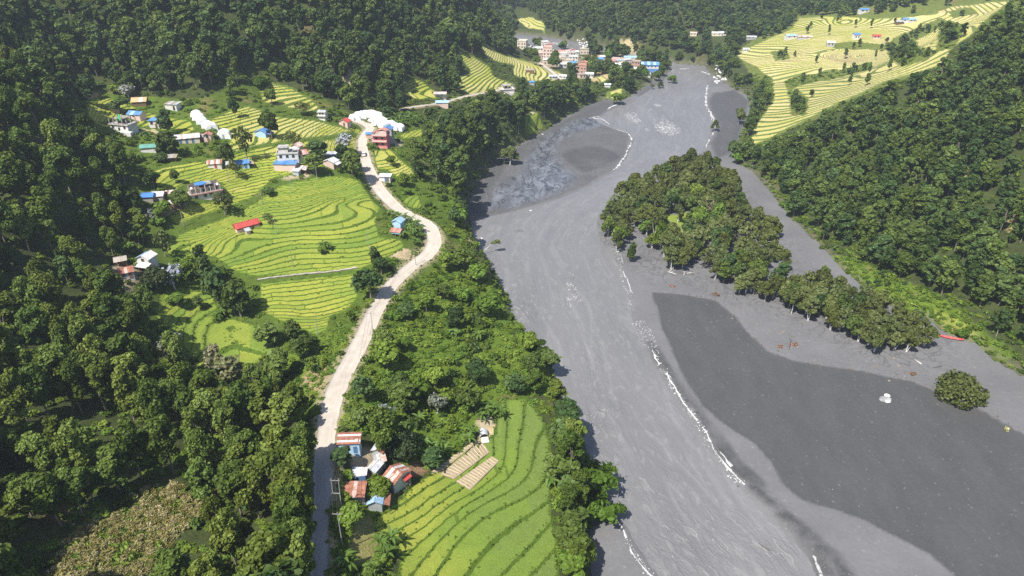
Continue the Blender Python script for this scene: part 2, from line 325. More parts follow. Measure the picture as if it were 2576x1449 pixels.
# explicit terrace level fields
def level_field(lines):
    P3 = []
    for (u, v, t) in lines:
        z = 25.0
        for k in range(6):
            p = at_z(u, v, z); z = float(lut(CZ, np.array([p[0]]), np.array([p[1]]))[0])
        P3.append((p[0], p[1], t))
    P3 = np.array(P3); n = len(P3)
    A = phi(((P3[:, None, :2] - P3[None, :, :2]) ** 2).sum(-1)) - np.eye(n) * 1.0
    Pm = np.c_[np.ones(n), P3[:, :2] / 300.0]
    M = np.zeros((n + 3, n + 3)); M[:n, :n] = A; M[:n, n:] = Pm; M[n:, :n] = Pm.T
    s = np.linalg.solve(M, np.r_[P3[:, 2], 0, 0, 0])
    return P3, s
U0, V0, D0 = project(GX, GY, GZ0)
FID = np.zeros(GX.shape, int)           # 0 = no field
EDG = np.full(GX.shape, 9.0)            # metres inside the edge of a field
FN = list(FIELDS)
wig = 3.0
uw = U0 + wig * 2 * fbm(GX, GY, 9, 5); vw = V0 + wig * 2 * fbm(GX, GY, 9, 9)
for i, k in enumerate(FN):
    m = inpoly(uw, vw, FIELDS[k])
    m = m & (FID == 0) & (D0 < 900); FID[m] = i + 1
    EDG[m] = polydist(uw[m], vw[m], FIELDS[k], True) * D0[m] / F
vall_w = W2(VALLEY); wat_w = W2(WATER, 0.0); far_w = W2(FAR_RIVER)
sv = np.maximum(sdist(GX, GY, vall_w), sdist(GX, GY, far_w)) + 2.0 * fbm(GX, GY, 7, 3)
sw = np.maximum(sdist(GX, GY, wat_w), sdist(GX, GY, far_w)) + 1.2 * fbm(GX, GY, 5, 4)
HEDGES = [[(1975, 205), (2010, 190), (2060, 185), (2110, 178), (2160, 163), (2185, 158), (2188, 174), (2120, 193), (2060, 204), (2010, 216), (1985, 226)],
 [(2230, 112), (2270, 88), (2330, 62), (2372, 45), (2376, 60), (2330, 85), (2300, 100), (2310, 125), (2360, 128), (2330, 150), (2270, 166), (2240, 142)],
 [(2095, 110), (2150, 107), (2240, 113), (2235, 126), (2150, 123), (2100, 122)], [(1985, 226), (2010, 230), (2030, 250), (2025, 290), (1995, 290), (1990, 255)],
 [(1940, 132), (1975, 125), (1985, 148), (1955, 152)], [(2390, 30), (2440, 20), (2452, 32), (2400, 45)], [(2370, 50), (2430, 62), (2400, 118), (2360, 128)]]
HEDGE = np.zeros(GX.shape, bool)
for hp_ in HEDGES: HEDGE |= inpoly(uw, vw, hp_) & (FID == FN.index('east') + 1)
FID[HEDGE] = 0
FID[sv > -1.0] = 0
road_w = catmull([list(at_z(u, v, z)) + [w] for u, v, z, w in ROAD], 8)
track_w = catmull([list(at_z(u, v, z)) + [w] for u, v, z, w in TRACK], 6)
track2_w = catmull([list(at_z(u, v, z)) + [w] for u, v, z, w in TRACK2], 6)
T = np.zeros(GX.shape)
STEP = np.full(GX.shape, 0.8)
mi = FN.index('main') + 1; ml = FN.index('mainlow') + 1; nr = FN.index('near') + 1
P3, s = level_field(MAIN_LINES); m = (FID == mi) | (FID == ml)
T[m] = rbf_eval(GX[m], GY[m], P3, s); STEP[m] = 0.5
P3, s = level_field(NEAR_LINES); m = FID == nr
T[m] = -rbf_eval(GX[m], GY[m], P3, s) * 0.5; STEP[m] = 0.55
P3, s = level_field(EAST_LINES); m = FID == FN.index('east') + 1
T[m] = (rbf_eval(GX[m], GY[m], P3, s) + .4 * fbm(GX[m], GY[m], 26, 37, 2)) * 1.12; STEP[m] = .5
STEPS = dict(west=.55, northwest=.5, tents=.6, corner=.7, notch=.9, east=.62, hill=1.0, hill_up=.9, slope=1.0, gully=.95, roadside=.45, plot=.6, far=1.5, bankplot=.9, village=.6, shore=.6)
for i, k in enumerate(FN):
    if k in ('main', 'mainlow', 'near', 'east'): continue
    m = FID == i + 1
    st = STEPS.get(k, .6)
    T[m] = (GZ0[m] + (0.3 if k == 'gully' else 0.9) * fbm(GX[m], GY[m], 30 if k == 'east' else 22, 31, 2)) / st; STEP[m] = st
fr = T - np.floor(T)
# a flat tread and a steep grassy riser: the riser takes the first fifth of each level
RW = np.where(FID == nr, 0.14, np.where(FID == FN.index('gully') + 1, .14, np.where(np.isin(FID, [FN.index(q) + 1 for q in ('east', 'hill', 'hill_up', 'notch', 'slope')]), .31, np.where(FID == FN.index('northwest') + 1, .25, 0.19))))
rise = np.where(fr < RW, fr / RW, 1.0)
tread = np.floor(T) + sstep(rise, 0, 1)
fm = FID > 0
Z = GZ0 + np.where(fm, (tread - T - 0.38) * STEP, 0)
grow = 0.9 * fbm(GX, GY, 18, 11, 4)
Z += np.where(fm, 0.0, grow)
# valley floor, banks and river bed
mudz = 0.42 + 0.25 * fbm(GX, GY, 30, 21, 3) + 0.10 * fbm(GX, GY, 4, 23, 2)
pool_w = W2(POOL); spo = sdist(GX, GY, pool_w)
mudz += -0.16 * sstep(spo, -1.2, 1.5)
RIDGE = catmull([at_z(u, v, 0.3)[:2] for u, v in [(1640, 880), (1668, 920), (1708, 985), (1760, 1050), (1812, 1140), (1868, 1205), (1925, 1255), (1985, 1310), (2040, 1362), (2085, 1405), (2125, 1460), (2180, 1540)]], 6)
rdist, rpar = polydist(GX, GY, RIDGE, False, True)
rwid = 0.5 + 2.2 * sstep(rpar, 18, 50) + 1.6 * np.exp(-((rpar - 6) / 5) ** 2)
RDG = np.exp(-(rdist / rwid) ** 2)
mudz += RDG * (0.42 + 0.5 * fbm(GX, GY, 3.2, 19, 3))
isl_w = W2(ISLAND); sis = sdist(GX, GY, isl_w)
mudz += 0.5 * sstep(sis, -6, 6) + 0.35 * sstep(sis, -8, 4) * fbm(GX, GY, 6, 27, 3)
bank = sstep(-sv, 0, 7.0)
Z = np.where(sv > 0, mudz, mudz + (Z - mudz) * bank)
bed = sstep(sw, -0.5, 4.0)
Z = Z - 1.1 * bed * (sv > -3)
# bars that break the surface
for (u, v, ru, rv, hh) in [(1305, 582, 24, 7, .95), (1327, 574, 8, 4, .8), (1440, 735, 22, 20, 1.0), (1440, 700, 20, 12, .75)]:
    c = at_z(u, v, 0); e = at_z(u + ru, v, 0); g = at_z(u, v - rv, 0)
    q = ((GX - c[0]) / (e[0] - c[0])) ** 2 + ((GY - c[1]) / (g[1] - c[1])) ** 2
    Z += hh * np.exp(-q * 1.2) * (sw > 0) * (0.9 + 0.9 * fbm(GX, GY, 4, 77, 2))
# road bed
RD = np.full(GX.shape, 99.0)
for rw, key in ((road_w, 0), (track_w, 1), (track2_w, 2)):
    near = (GX > rw[:, 0].min() - 15) & (GX < rw[:, 0].max() + 15) & (GY > rw[:, 1].min() - 15) & (GY < rw[:, 1].max() + 15)
    d, tt = polydist(GX[near], GY[near], rw, False, True)
    i0 = np.clip(tt.astype(int), 0, len(rw) - 2); f0 = tt - i0
    zr = rw[i0, 2] * (1 - f0) + rw[i0 + 1, 2] * f0
    wr = (rw[i0, 3] * (1 - f0) + rw[i0 + 1, 3] * f0) * 0.5
    e = d - wr
    k = 1 - sstep(e, 0.7, 4.5)
    Z[near] = Z[near] * (1 - k) + (zr - 0.10) * k
    RD[near] = np.minimum(RD[near], e)
FID[RD < 0.6] = 0

def hz(x, y):
    """terrain height at world x, y (arrays)"""
    x = np.asarray(x, float); y = np.asarray(y, float)
    fx = np.interp(x, gx, np.arange(len(gx))); fy = np.interp(y, gy, np.arange(len(gy)))
    ix = np.minimum(fx.astype(int), len(gx) - 2); iy = np.minimum(fy.astype(int), len(gy) - 2)
    fx = fx - ix; fy = fy - iy
    return (Z[iy, ix] * (1 - fx) + Z[iy, ix + 1] * fx) * (1 - fy) + (Z[iy + 1, ix] * (1 - fx) + Z[iy + 1, ix + 1] * fx) * fy

def gidx(x, y):
    return np.clip(np.round(np.interp(y, gy, np.arange(len(gy)))).astype(int), 0, len(gy) - 1), np.clip(np.round(np.interp(x, gx, np.arange(len(gx)))).astype(int), 0, len(gx) - 1)

def ground(u, v):
    """where the line of sight through (u, v) meets the terrain"""
    vo = v - 724.5
    d = np.array([(u - 1288.0), F * CP_ - vo * SP_, -(F * SP_ + vo * CP_)])
    d = d / np.linalg.norm(d)
    s = np.arange(60, 1500, 0.8)
    x = d[0] * s; y = d[1] * s; z = H + d[2] * s
    hit = np.nonzero(z < hz(x, y))[0]
    if len(hit) == 0:
        return Vector(at_z(u, v, 5))
    i = hit[0]; a, b = s[max(i - 1, 0)], s[i]
    for k in range(8):
        m = 0.5 * (a + b)
        if H + d[2] * m < float(hz(d[0] * m, d[1] * m)): b = m
        else: a = m
    return Vector((d[0] * b, d[1] * b, float(hz(d[0] * b, d[1] * b))))

# ------------------------------------------------------------------ node helpers
class NT:
    def __init__(s, name):
        s.m = bpy.data.materials.new(name); s.m.use_nodes = True
        s.t = s.m.node_tree; s.b = s.t.nodes['Principled BSDF']; s.out = s.t.nodes['Material Output']
    def n(s, typ, ins=None, **props):
        nd = s.t.nodes.new(typ)
        for k, v in props.items(): setattr(nd, k, v)
        for k, v in (ins or {}).items(): s.put(nd.inputs[k], v)
        return nd
    def put(s, sock, v):
        if hasattr(v, 'links') or isinstance(v, bpy.types.NodeSocket): s.t.links.new(v, sock)
        elif isinstance(v, bpy.types.Node): s.t.links.new(v.outputs[0], sock)
        elif isinstance(v, (tuple, list)):
            sock.default_value = tuple(v) + (1.0,) if (sock.type == 'RGBA' and len(v) == 3) else v
        else: sock.default_value = v
    def math(s, op, a, b=0.0, c=None):
        nd = s.t.nodes.new('ShaderNodeMath'); nd.operation = op
        s.put(nd.inputs[0], a); s.put(nd.inputs[1], b)
        if c is not None: s.put(nd.inputs[2], c)
        return nd.outputs[0]
    def mix(s, f, a, b, mode='MIX'):
        nd = s.t.nodes.new('ShaderNodeMix'); nd.data_type = 'RGBA'; nd.blend_type = mode
        s.put(nd.inputs[0], f); s.put(nd.inputs[6], a); s.put(nd.inputs[7], b)
        return nd.outputs[2]
    def ramp(s, f, a, b):
        nd = s.t.nodes.new('ShaderNodeMapRange'); nd.clamp = True
        s.put(nd.inputs[0], f); nd.inputs[1].default_value = a; nd.inputs[2].default_value = b
        return nd.outputs[0]
    def attr(s, name):
        return s.n('ShaderNodeAttribute', attribute_name=name)
    def noise(s, scale, det=3.0, vec=None, rough=0.55, dim='3D'):
        nd = s.n('ShaderNodeTexNoise', {'Scale': scale, 'Detail': det, 'Roughness': rough}, noise_dimensions=dim)
        if vec is not None: s.t.links.new(vec, nd.inputs['Vector'])
        return nd.outputs[0]
    def pos(s):
        return s.n('ShaderNodeNewGeometry').outputs['Position']
    def scaled(s, vec, sc):
        nd = s.t.nodes.new('ShaderNodeVectorMath'); nd.operation = 'MULTIPLY'
        s.t.links.new(vec, nd.inputs[0]); nd.inputs[1].default_value = sc
        return nd.outputs[0]
    def bump(s, h, strength, dist):
        nd = s.n('ShaderNodeBump', {'Height': h, 'Strength': strength, 'Distance': dist})
        s.t.links.new(nd.outputs[0], s.b.inputs['Normal'])
    def fin(s, col, rough=0.9, spec=0.3, metal=0.0):
        s.put(s.b.inputs['Base Color'], col); s.put(s.b.inputs['Roughness'], rough)
        s.put(s.b.inputs['Specular IOR Level'], spec); s.b.inputs['Metallic'].default_value = metal
        return s.m

def mat_hill():
    k = NT('hillside_soil'); p = k.pos()
    c = k.attr('gcol').outputs[0]
    n1 = k.noise(0.35, 4, p); n2 = k.noise(2.2, 3, p)
    v = k.math('ADD', k.math('MULTIPLY', n1, 1.0), k.math('MULTIPLY', n2, 0.9))
    col = k.mix(1.0, c, k.n('ShaderNodeCombineColor', {0: v, 1: v, 2: k.math('MULTIPLY', v, 0.9)}), 'MULTIPLY')
    k.bump(k.math('ADD', n2, k.noise(7, 2, p)), 0.8, 0.35)
    return k.fin(col, 0.95, 0.1)

def mat_rice():
    k = NT('rice'); p = k.pos()
    t = k.attr('t').outputs['Fac']; sc = k.attr('s').outputs['Fac']; yel = k.attr('yel').outputs['Fac']
    wob = k.math('MULTIPLY', k.math('SUBTRACT', k.noise(1.1, 3, p), 0.5), 0.16)
    tw = k.math('ADD', t, wob)
    cell = k.math('FLOOR', tw); fr = k.math('SUBTRACT', tw, cell)
    h1 = k.n('ShaderNodeTexWhiteNoise', {'W': cell}, noise_dimensions='1D').outputs[0]
    sw_ = k.math('ADD', k.math('ADD', sc, k.math('MULTIPLY', h1, 7.3)), k.math('MULTIPLY', wob, 0.25))
    sl = k.math('FLOOR', sw_); sf = k.math('SUBTRACT', sw_, sl)
    cv = k.n('ShaderNodeCombineXYZ', {0: cell, 1: sl, 2: 0.0})
    h2 = k.n('ShaderNodeTexWhiteNoise', {'Vector': cv.outputs[0]}, noise_dimensions='3D').outputs[0]
    y = k.math('ADD', yel, k.math('MULTIPLY', k.math('SUBTRACT', h2, 0.5), 0.36))
    y = k.math('ADD', y, k.math('MULTIPLY', k.math('SUBTRACT', k.noise(0.05, 4, p), 0.5), 0.75))
    a = k.mix(k.ramp(y, 0.0, 0.55), (0.160, 0.235, 0.034), (0.335, 0.345, 0.055))
    a = k.mix(k.ramp(y, 0.0, -0.4), a, (0.128, 0.180, 0.050))
    b = k.mix(k.ramp(y, 0.5, 1.1), a, (0.51, 0.445, 0.20))
    b = k.mix(k.ramp(y, 1.12, 1.3), b, (0.36, 0.27, 0.15))
    n2 = k.noise(3.2, 4, p, 0.7); n3 = k.noise(0.5, 3, p)
    val = k.math('ADD', k.math('MULTIPLY', n2, 0.95), k.math('ADD', k.math('MULTIPLY', n3, 0.35), 0.33))
    cc = k.n('ShaderNodeCombineColor', {0: val, 1: val, 2: val})
    b = k.mix(1.0, b, cc, 'MULTIPLY')
    # grassy riser and the bund on its lip
    ris = k.math('LESS_THAN', fr, k.attr('rw').outputs['Fac'])
    gr = k.mix(k.noise(0.8, 3, p), (0.042, 0.082, 0.008), (0.105, 0.165, 0.020))
    gr = k.mix(k.math('MULTIPLY', k.ramp(yel, 0.6, 1.0), 0.75), gr, (0.155, 0.18, 0.055))
    cross = k.math('MULTIPLY', k.math('LESS_THAN', sf, 0.016), k.math('GREATER_THAN', h2, 0.45))
    eg = k.ramp(k.math('ADD', k.attr('edg').outputs['Fac'], k.math('MULTIPLY', k.math('SUBTRACT', k.noise(0.7, 3, p), 0.5), 1.6)), 1.25, 0.75)
    ris = k.math('MAXIMUM', ris, eg)
    dk = k.math('MAXIMUM', ris, k.math('MULTIPLY', cross, 0.75))
    col = k.mix(dk, b, gr)
    k.bump(k.math('ADD', n2, k.noise(9.0, 2, p)), 0.9, 0.22)
    return k.fin(col, 0.9, 0.15)

def mat_mud():
    k = NT('mud'); p = k.pos()
    wet = k.attr('wet').outputs['Fac']; sheen = k.attr('sheen').outputs['Fac']; isl = k.attr('isl').outputs['Fac']; gra = k.attr('gra').outputs['Fac']
    n1 = k.noise(0.05, 4, p); n2 = k.noise(0.9, 4, p); n3 = k.noise(6.0, 3, p)
    wet = k.ramp(k.math('ADD', wet, k.math('MULTIPLY', k.math('SUBTRACT', k.noise(0.55, 5, p, 0.65), 0.5), 0.62)), 0.12, 0.85)
    warp = k.scaled(p, (1.0, 0.35, 1.0))
    st = k.noise(0.16, 5, warp, 0.62)
    base = k.mix(k.ramp(n1, 0.3, 0.7), (0.110, 0.109, 0.112), (0.140, 0.139, 0.142))
    base = k.mix(k.math('MULTIPLY', wet, 1.0), base, k.mix(k.ramp(st, 0.35, 0.65), (0.060, 0.060, 0.060), (0.070, 0.070, 0.069)))
    # braided dark silt channels through the wet bay
    wv = k.n('ShaderNodeTexNoise', {'Scale': 0.075, 'Detail': 5.0, 'Distortion': 1.4}); k.t.links.new(k.scaled(p, (1.5, 0.8, 1.0)), wv.inputs['Vector'])
    vein = k.math('SUBTRACT', 1.0, k.ramp(k.math('ABSOLUTE', k.math('SUBTRACT', wv.outputs[0], 0.5)), 0.0, 0.045))
    base = k.mix(k.math('MULTIPLY', sheen, 0.9), base, k.mix(k.ramp(st, 0.42, 0.6), (0.088, 0.092, 0.102), (0.165, 0.174, 0.196)))  # bluish sheen of the wet bay painted into the silt colour
    base = k.mix(k.math('MULTIPLY', k.math('MULTIPLY', vein, sheen), 0.95), base, (0.034, 0.036, 0.042))
    rid = k.n('ShaderNodeTexNoise', {'Scale': 0.11, 'Detail': 4.0, 'Distortion': 2.2}); k.t.links.new(p, rid.inputs['Vector'])
    rl = k.math('SUBTRACT', 1.0, k.ramp(k.math('ABSOLUTE', k.math('SUBTRACT', rid.outputs[0], 0.5)), 0.0, 0.05))
    base = k.mix(k.math('MULTIPLY', k.math('MULTIPLY', rl, isl), 0.8), base, (0.068, 0.068, 0.068))
    sp = k.math('GREATER_THAN', k.noise(0.9, 3, p), 0.70)
    base = k.mix(k.math('MULTIPLY', sp, 0.35), base, (0.24, 0.24, 0.24))
    base = k.mix(gra, base, (0.17, 0.22, 0.03))
    v = k.math('ADD', 0.72, k.math('MULTIPLY', k.math('ADD', n2, n3), 0.28))
    col = k.mix(1.0, base, k.n('ShaderNodeCombineColor', {0: v, 1: v, 2: v}), 'MULTIPLY')
    k.bump(k.math('ADD', k.math('MULTIPLY', n2, 1.0), k.math('ADD', k.math('MULTIPLY', n3, 0.3), k.math('MULTIPLY', k.math('MULTIPLY', rl, isl), -0.8))), 0.35, 0.25)
    ro = k.math('SUBTRACT', 0.75, k.math('ADD', k.math('MULTIPLY', sheen, 0.35), k.math('MULTIPLY', wet, 0.18)))
    return k.fin(col, ro, 0.35)

def mat_water():
    k = NT('silty_water'); p = k.pos()
    foam = k.attr('foam').outputs['Fac']; rough_ = k.attr('rap').outputs['Fac']
    fv = k.n('ShaderNodeCombineXYZ', {0: k.attr('fn').outputs['Fac'], 1: k.attr('fs').outputs['Fac'], 2: 0.0}).outputs[0]
    q = k.scaled(fv, (1.0, 0.40, 1.0))
    w1 = k.n('ShaderNodeTexNoise', {'Scale': 0.5, 'Detail': 6.0, 'Roughness': 0.68, 'Distortion': 0.9}); k.t.links.new(q, w1.inputs['Vector'])
    w2 = k.noise(2.2, 4, q); lo = k.noise(0.035, 3, q)
    f1 = k.n('ShaderNodeTexNoise', {'Scale': 0.85, 'Detail': 6.0, 'Roughness': 0.7, 'Distortion': 1.6}); k.t.links.new(k.scaled(p, (1.0, 0.5, 1.0)), f1.inputs['Vector'])
    fm_ = k.ramp(k.math('ADD', foam, k.math('MULTIPLY', k.math('SUBTRACT', f1.outputs[0], 0.5), 2.2)), 0.52, 0.72)
    col = k.mix(k.ramp(lo, 0.3, 0.7), (0.140, 0.1385, 0.140), (0.166, 0.164, 0.166))
    strk = k.math('MULTIPLY', k.ramp(w1.outputs[0], 0.53, 0.70), k.math('ADD', 0.55, rough_))
    col = k.mix(strk, col, (0.235, 0.232, 0.226))
    big = k.n('ShaderNodeTexNoise', {'Scale': 0.13, 'Detail': 6.0, 'Roughness': 0.66, 'Distortion': 1.1}); k.t.links.new(k.scaled(fv, (1.5, 0.22, 1.0)), big.inputs['Vector'])
    col = k.mix(k.math('MULTIPLY', k.ramp(big.outputs[0], 0.52, 0.70), 0.55), col, (0.225, 0.222, 0.222))
    col = k.mix(k.math('MULTIPLY', k.ramp(big.outputs[0], 0.46, 0.30), 0.5), col, (0.120, 0.120, 0.126))
    col = k.mix(fm_, col, (0.46, 0.46, 0.455))
    amp = k.math('ADD', 0.30, k.math('MULTIPLY', rough_, 1.1))
    k.bump(k.math('MULTIPLY', k.math('ADD', w1.outputs[0], k.math('MULTIPLY', w2, 0.35)), amp), 0.8, 0.7)
    ro = k.math('ADD', 0.36, k.math('MULTIPLY', fm_, 0.5))
    return k.fin(col, ro, 0.4)

def mat_road():
    k = NT('road_dust'); p = k.pos()
    n = k.noise(0.25, 4, p); n2 = k.noise(3.0, 4, p)
    e = k.attr('edge').outputs['Fac']; asp = k.attr('road_shade').outputs['Fac']
    c = k.mix(k.ramp(n, 0.35, 0.7), (0.365, 0.325, 0.275), (0.455, 0.415, 0.36))
    c = k.mix(k.ramp(n2, 0.5, 0.75), c, (0.37, 0.32, 0.26))
    tr = k.math('MULTIPLY', k.math('MULTIPLY', k.ramp(k.math('ABSOLUTE', k.math('SUBTRACT', k.math('ABSOLUTE', e), 0.36)), 0.16, 0.0), k.ramp(k.noise(0.11, 3, p), 0.38, 0.62)), 0.5)
    c = k.mix(tr, c, (0.52, 0.485, 0.43))
    gr2 = k.mix(k.ramp(n2, 0.3, 0.7), (0.26, 0.26, 0.265), (0.34, 0.335, 0.325))
    c = k.mix(asp, c, gr2)  # greyer tone stands in for the shade on the lower road
    crk = k.n('ShaderNodeTexNoise', {'Scale': 0.7, 'Detail': 5.0, 'Distortion': 1.0}); k.t.links.new(p, crk.inputs['Vector'])
    c = k.mix(k.math('MULTIPLY', k.math('GREATER_THAN', crk.outputs[0], 0.67), 0.45), c, (0.30, 0.25, 0.20))
    k.bump(k.math('ADD', n2, k.math('MULTIPLY', n, 2)), 0.5, 0.12)
    return k.fin(c, 0.92, 0.1)

def simple(name, col, rough=0.8, var=0.25, scale=1.5, spec=0.25, metal=0.0, col2=None, wave=None):
    k = NT(name)
    tc = k.n('ShaderNodeTexCoord').outputs['Object']
    oi = k.n('ShaderNodeObjectInfo')
    n = k.noise(scale, 4, tc, 0.65)
    c = col
    if col2 is not None: c = k.mix(k.ramp(n, 0.42, 0.62), col, col2)
    v = k.math('ADD', 1.0 - var, k.math('MULTIPLY', k.math('ADD', k.noise(scale * 2.3, 3, tc), k.math('MULTIPLY', oi.outputs['Random'], 0.5)), var * 1.4))
    c = k.mix(1.0, c, k.n('ShaderNodeCombineColor', {0: v, 1: v, 2: v}), 'MULTIPLY')
    if wave:
        w = k.n('ShaderNodeTexWave', {'Scale': wave, 'Distortion': 0.2}, bands_direction='X'); k.t.links.new(tc, w.inputs['Vector'])
        k.bump(w.outputs[1], 0.5, 0.06)
    return k.fin(c, rough, spec, metal)

def leaf_mat(name, c1, c2, trans=0.28, lo=0.62, hi=0.76):
    k = NT(name)
    oi = k.n('ShaderNodeObjectInfo'); lv = k.attr('lv').outputs['Fac']
    r = oi.outputs['Random']
    c = k.mix(r, c1, c2)
    r2 = k.math('FRACT', k.math('MULTIPLY', r, 7.77))
    v = k.math('MULTIPLY', k.math('ADD', lo, k.math('MULTIPLY', lv, hi)), k.math('ADD', 0.72, k.math('MULTIPLY', r2, 0.56)))
    c = k.mix(1.0, c, k.n('ShaderNodeCombineColor', {0: v, 1: v, 2: k.math('MULTIPLY', v, v)}), 'MULTIPLY')
    k.fin(c, 0.62, 0.22)
    tr = k.n('ShaderNodeBsdfTranslucent', {'Color': k.mix(0.5, c, k.mix(1.0, c, (1.5, 1.5, 0.5), 'MULTIPLY'))})
    ms = k.n('ShaderNodeMixShader', {0: trans, 1: k.b.outputs[0], 2: tr.outputs[0]})
    k.t.links.new(ms.outputs[0], k.out.inputs[0])
    return k.m

M = {}
M['hill'] = mat_hill(); M['rice'] = mat_rice(); M['mud'] = mat_mud(); M['water'] = mat_water(); M['road'] = mat_road()
M['leaf_forest'] = leaf_mat('leaf_forest', (0.038, 0.076, 0.018), (0.105, 0.148, 0.024))
M['leaf_left'] = leaf_mat('leaf_left', (0.062, 0.110, 0.014), (0.140, 0.178, 0.026))
M['leaf_bright'] = leaf_mat('leaf_bright', (0.080, 0.150, 0.016), (0.165, 0.225, 0.026), 0.32)
M['leaf_olive'] = leaf_mat('leaf_olive', (0.078, 0.102, 0.026), (0.122, 0.145, 0.034))
M['leaf_dark'] = leaf_mat('leaf_dark', (0.030, 0.050, 0.018), (0.050, 0.072, 0.022))
M['leaf_pale'] = leaf_mat('leaf_pale', (0.14, 0.15, 0.055), (0.18, 0.175, 0.08))
M['leaf_grey'] = leaf_mat('leaf_grey', (0.20, 0.22, 0.20), (0.28, 0.30, 0.28))
M['leaf_banana'] = leaf_mat('leaf_banana', (0.085, 0.150, 0.024), (0.12, 0.19, 0.035), 0.35, 0.75, 0.5)
M['leaf_bamboo'] = leaf_mat('leaf_bamboo', (0.085, 0.155, 0.016), (0.10, 0.18, 0.02), 0.4, 0.7, 0.6)
M['leaf_dry'] = leaf_mat('leaf_dry', (0.25, 0.235, 0.085), (0.36, 0.315, 0.14))
M['leaf_weed'] = leaf_mat('leaf_weed', (0.050, 0.090, 0.010), (0.10, 0.145, 0.018))
M['leaf_rust'] = leaf_mat('leaf_rust', (0.20, 0.11, 0.06), (0.24, 0.14, 0.08))
M['leaf_sulphur'] = leaf_mat('leaf_sulphur', (0.34, 0.34, 0.14), (0.38, 0.37, 0.17))
M['bark'] = simple('bark', (0.20, 0.17, 0.13), 0.9, 0.4, 3)
M['bark_pale'] = simple('bark_pale', (0.50, 0.48, 0.45), 0.85, 0.35, 3)
M['bark_bare'] = simple('bark_bare', (0.36, 0.28, 0.23), 0.9, 0.3, 3)
M['rust'] = simple('tin_rust', (0.26, 0.105, 0.065), 0.75, 0.4, 1.2, col2=(0.36, 0.17, 0.12), wave=8)
M['rustpale'] = simple('tin_rust_pale', (0.42, 0.25, 0.20), 0.7, 0.35, 1.5, col2=(0.55, 0.46, 0.42), wave=8)
M['silver'] = simple('tin_silver', (0.52, 0.53, 0.55), 0.5, 0.25, 1.5, 0.4, col2=(0.42, 0.43, 0.45), wave=8)
M['tinwhite'] = simple('tin_white', (0.62, 0.62, 0.62), 0.55, 0.3, 1.2, col2=(0.46, 0.42, 0.39), wave=8)
M['tingrey'] = simple('tin_grey', (0.38, 0.40, 0.42), 0.6, 0.3, 1.0, col2=(0.28, 0.29, 0.30), wave=8)
M['blue'] = simple('tin_blue', (0.07, 0.19, 0.42), 0.55, 0.35, 0.8, 0.35, col2=(0.13, 0.26, 0.46), wave=8)
M['bluelight'] = simple('tin_blue_light', (0.24, 0.41, 0.58), 0.55, 0.3, 0.8, 0.35, col2=(0.36, 0.48, 0.58), wave=8)
M['red'] = simple('tin_red', (0.46, 0.06, 0.05), 0.55, 0.3, 0.6, 0.35, col2=(0.36, 0.08, 0.06), wave=8)
M['redpale'] = simple('tin_red_pale', (0.48, 0.19, 0.165), 0.6, 0.3, 0.6, col2=(0.42, 0.24, 0.2), wave=8)
M['green'] = simple('tin_green', (0.13, 0.30, 0.25), 0.6, 0.2, 0.8, wave=8)
M['wwhite'] = simple('wall_white', (0.60, 0.59, 0.57), 0.85, 0.3, 0.8, col2=(0.50, 0.48, 0.45))
M['wpink'] = simple('wall_pink', (0.58, 0.44, 0.385), 0.85, 0.2, 0.8)
M['wpinkhot'] = simple('wall_pink_strong', (0.60, 0.20, 0.21), 0.8, 0.2, 0.8)
M['wred'] = simple('wall_red', (0.55, 0.05, 0.035), 0.7, 0.2, 0.8)
M['wcream'] = simple('wall_cream', (0.60, 0.53, 0.42), 0.85, 0.25, 0.8)
M['wgrey'] = simple('wall_grey', (0.36, 0.36, 0.36), 0.9, 0.3, 0.8)
M['wtin'] = simple('wall_tin', (0.44, 0.47, 0.48), 0.6, 0.3, 1.0, 0.35, col2=(0.34, 0.37, 0.38), wave=6)
M['wblue'] = simple('wall_blue', (0.36, 0.52, 0.66), 0.7, 0.2, 1.0)
M['brick'] = simple('wall_brick', (0.42, 0.26, 0.20), 0.9, 0.3, 2)
M['concrete'] = simple('concrete', (0.33, 0.32, 0.30), 0.9, 0.35, 0.7, col2=(0.20, 0.19, 0.17))
M['conlight'] = simple('concrete_light', (0.52, 0.50, 0.47), 0.9, 0.25, 0.7)
M['grime'] = simple('grimy_concrete', (0.16, 0.12, 0.09), 0.9, 0.45, 0.9, col2=(0.28, 0.24, 0.20))
M['wood'] = simple('wood', (0.16, 0.10, 0.06), 0.85, 0.35, 2)
M['woodgrey'] = simple('wood_grey', (0.32, 0.29, 0.25), 0.9, 0.35, 2)
M['thatch'] = simple('thatch', (0.26, 0.22, 0.16), 0.95, 0.4, 3)
M['thatchbrown'] = simple('thatch_brown', (0.46, 0.32, 0.17), 0.95, 0.35, 2)
M['glass'] = simple('dark_glass', (0.03, 0.035, 0.04), 0.2, 0.1, 1, 0.5)
M['dark'] = simple('dark_opening', (0.02, 0.02, 0.02), 0.9, 0.2, 1)
M['doorblue'] = simple('door_blue', (0.08, 0.16, 0.28), 0.7, 0.2, 1)
M['doorred'] = simple('door_red', (0.30, 0.06, 0.05), 0.7, 0.2, 1)
M['tarpblue'] = simple('tarp_blue', (0.06, 0.18, 0.50), 0.55, 0.35, 1.2)
M['plastic'] = simple('white_plastic', (0.82, 0.82, 0.82), 0.45, 0.08, 0.6, 0.4)
M['soil'] = simple('bare_soil', (0.25, 0.20, 0.14), 0.95, 0.3, 0.6)
M['straw'] = simple('straw', (0.38, 0.32, 0.20), 0.95, 0.3, 1.5)
M['stone'] = simple('stone', (0.20, 0.20, 0.20), 0.9, 0.45, 0.8, col2=(0.34, 0.34, 0.34))
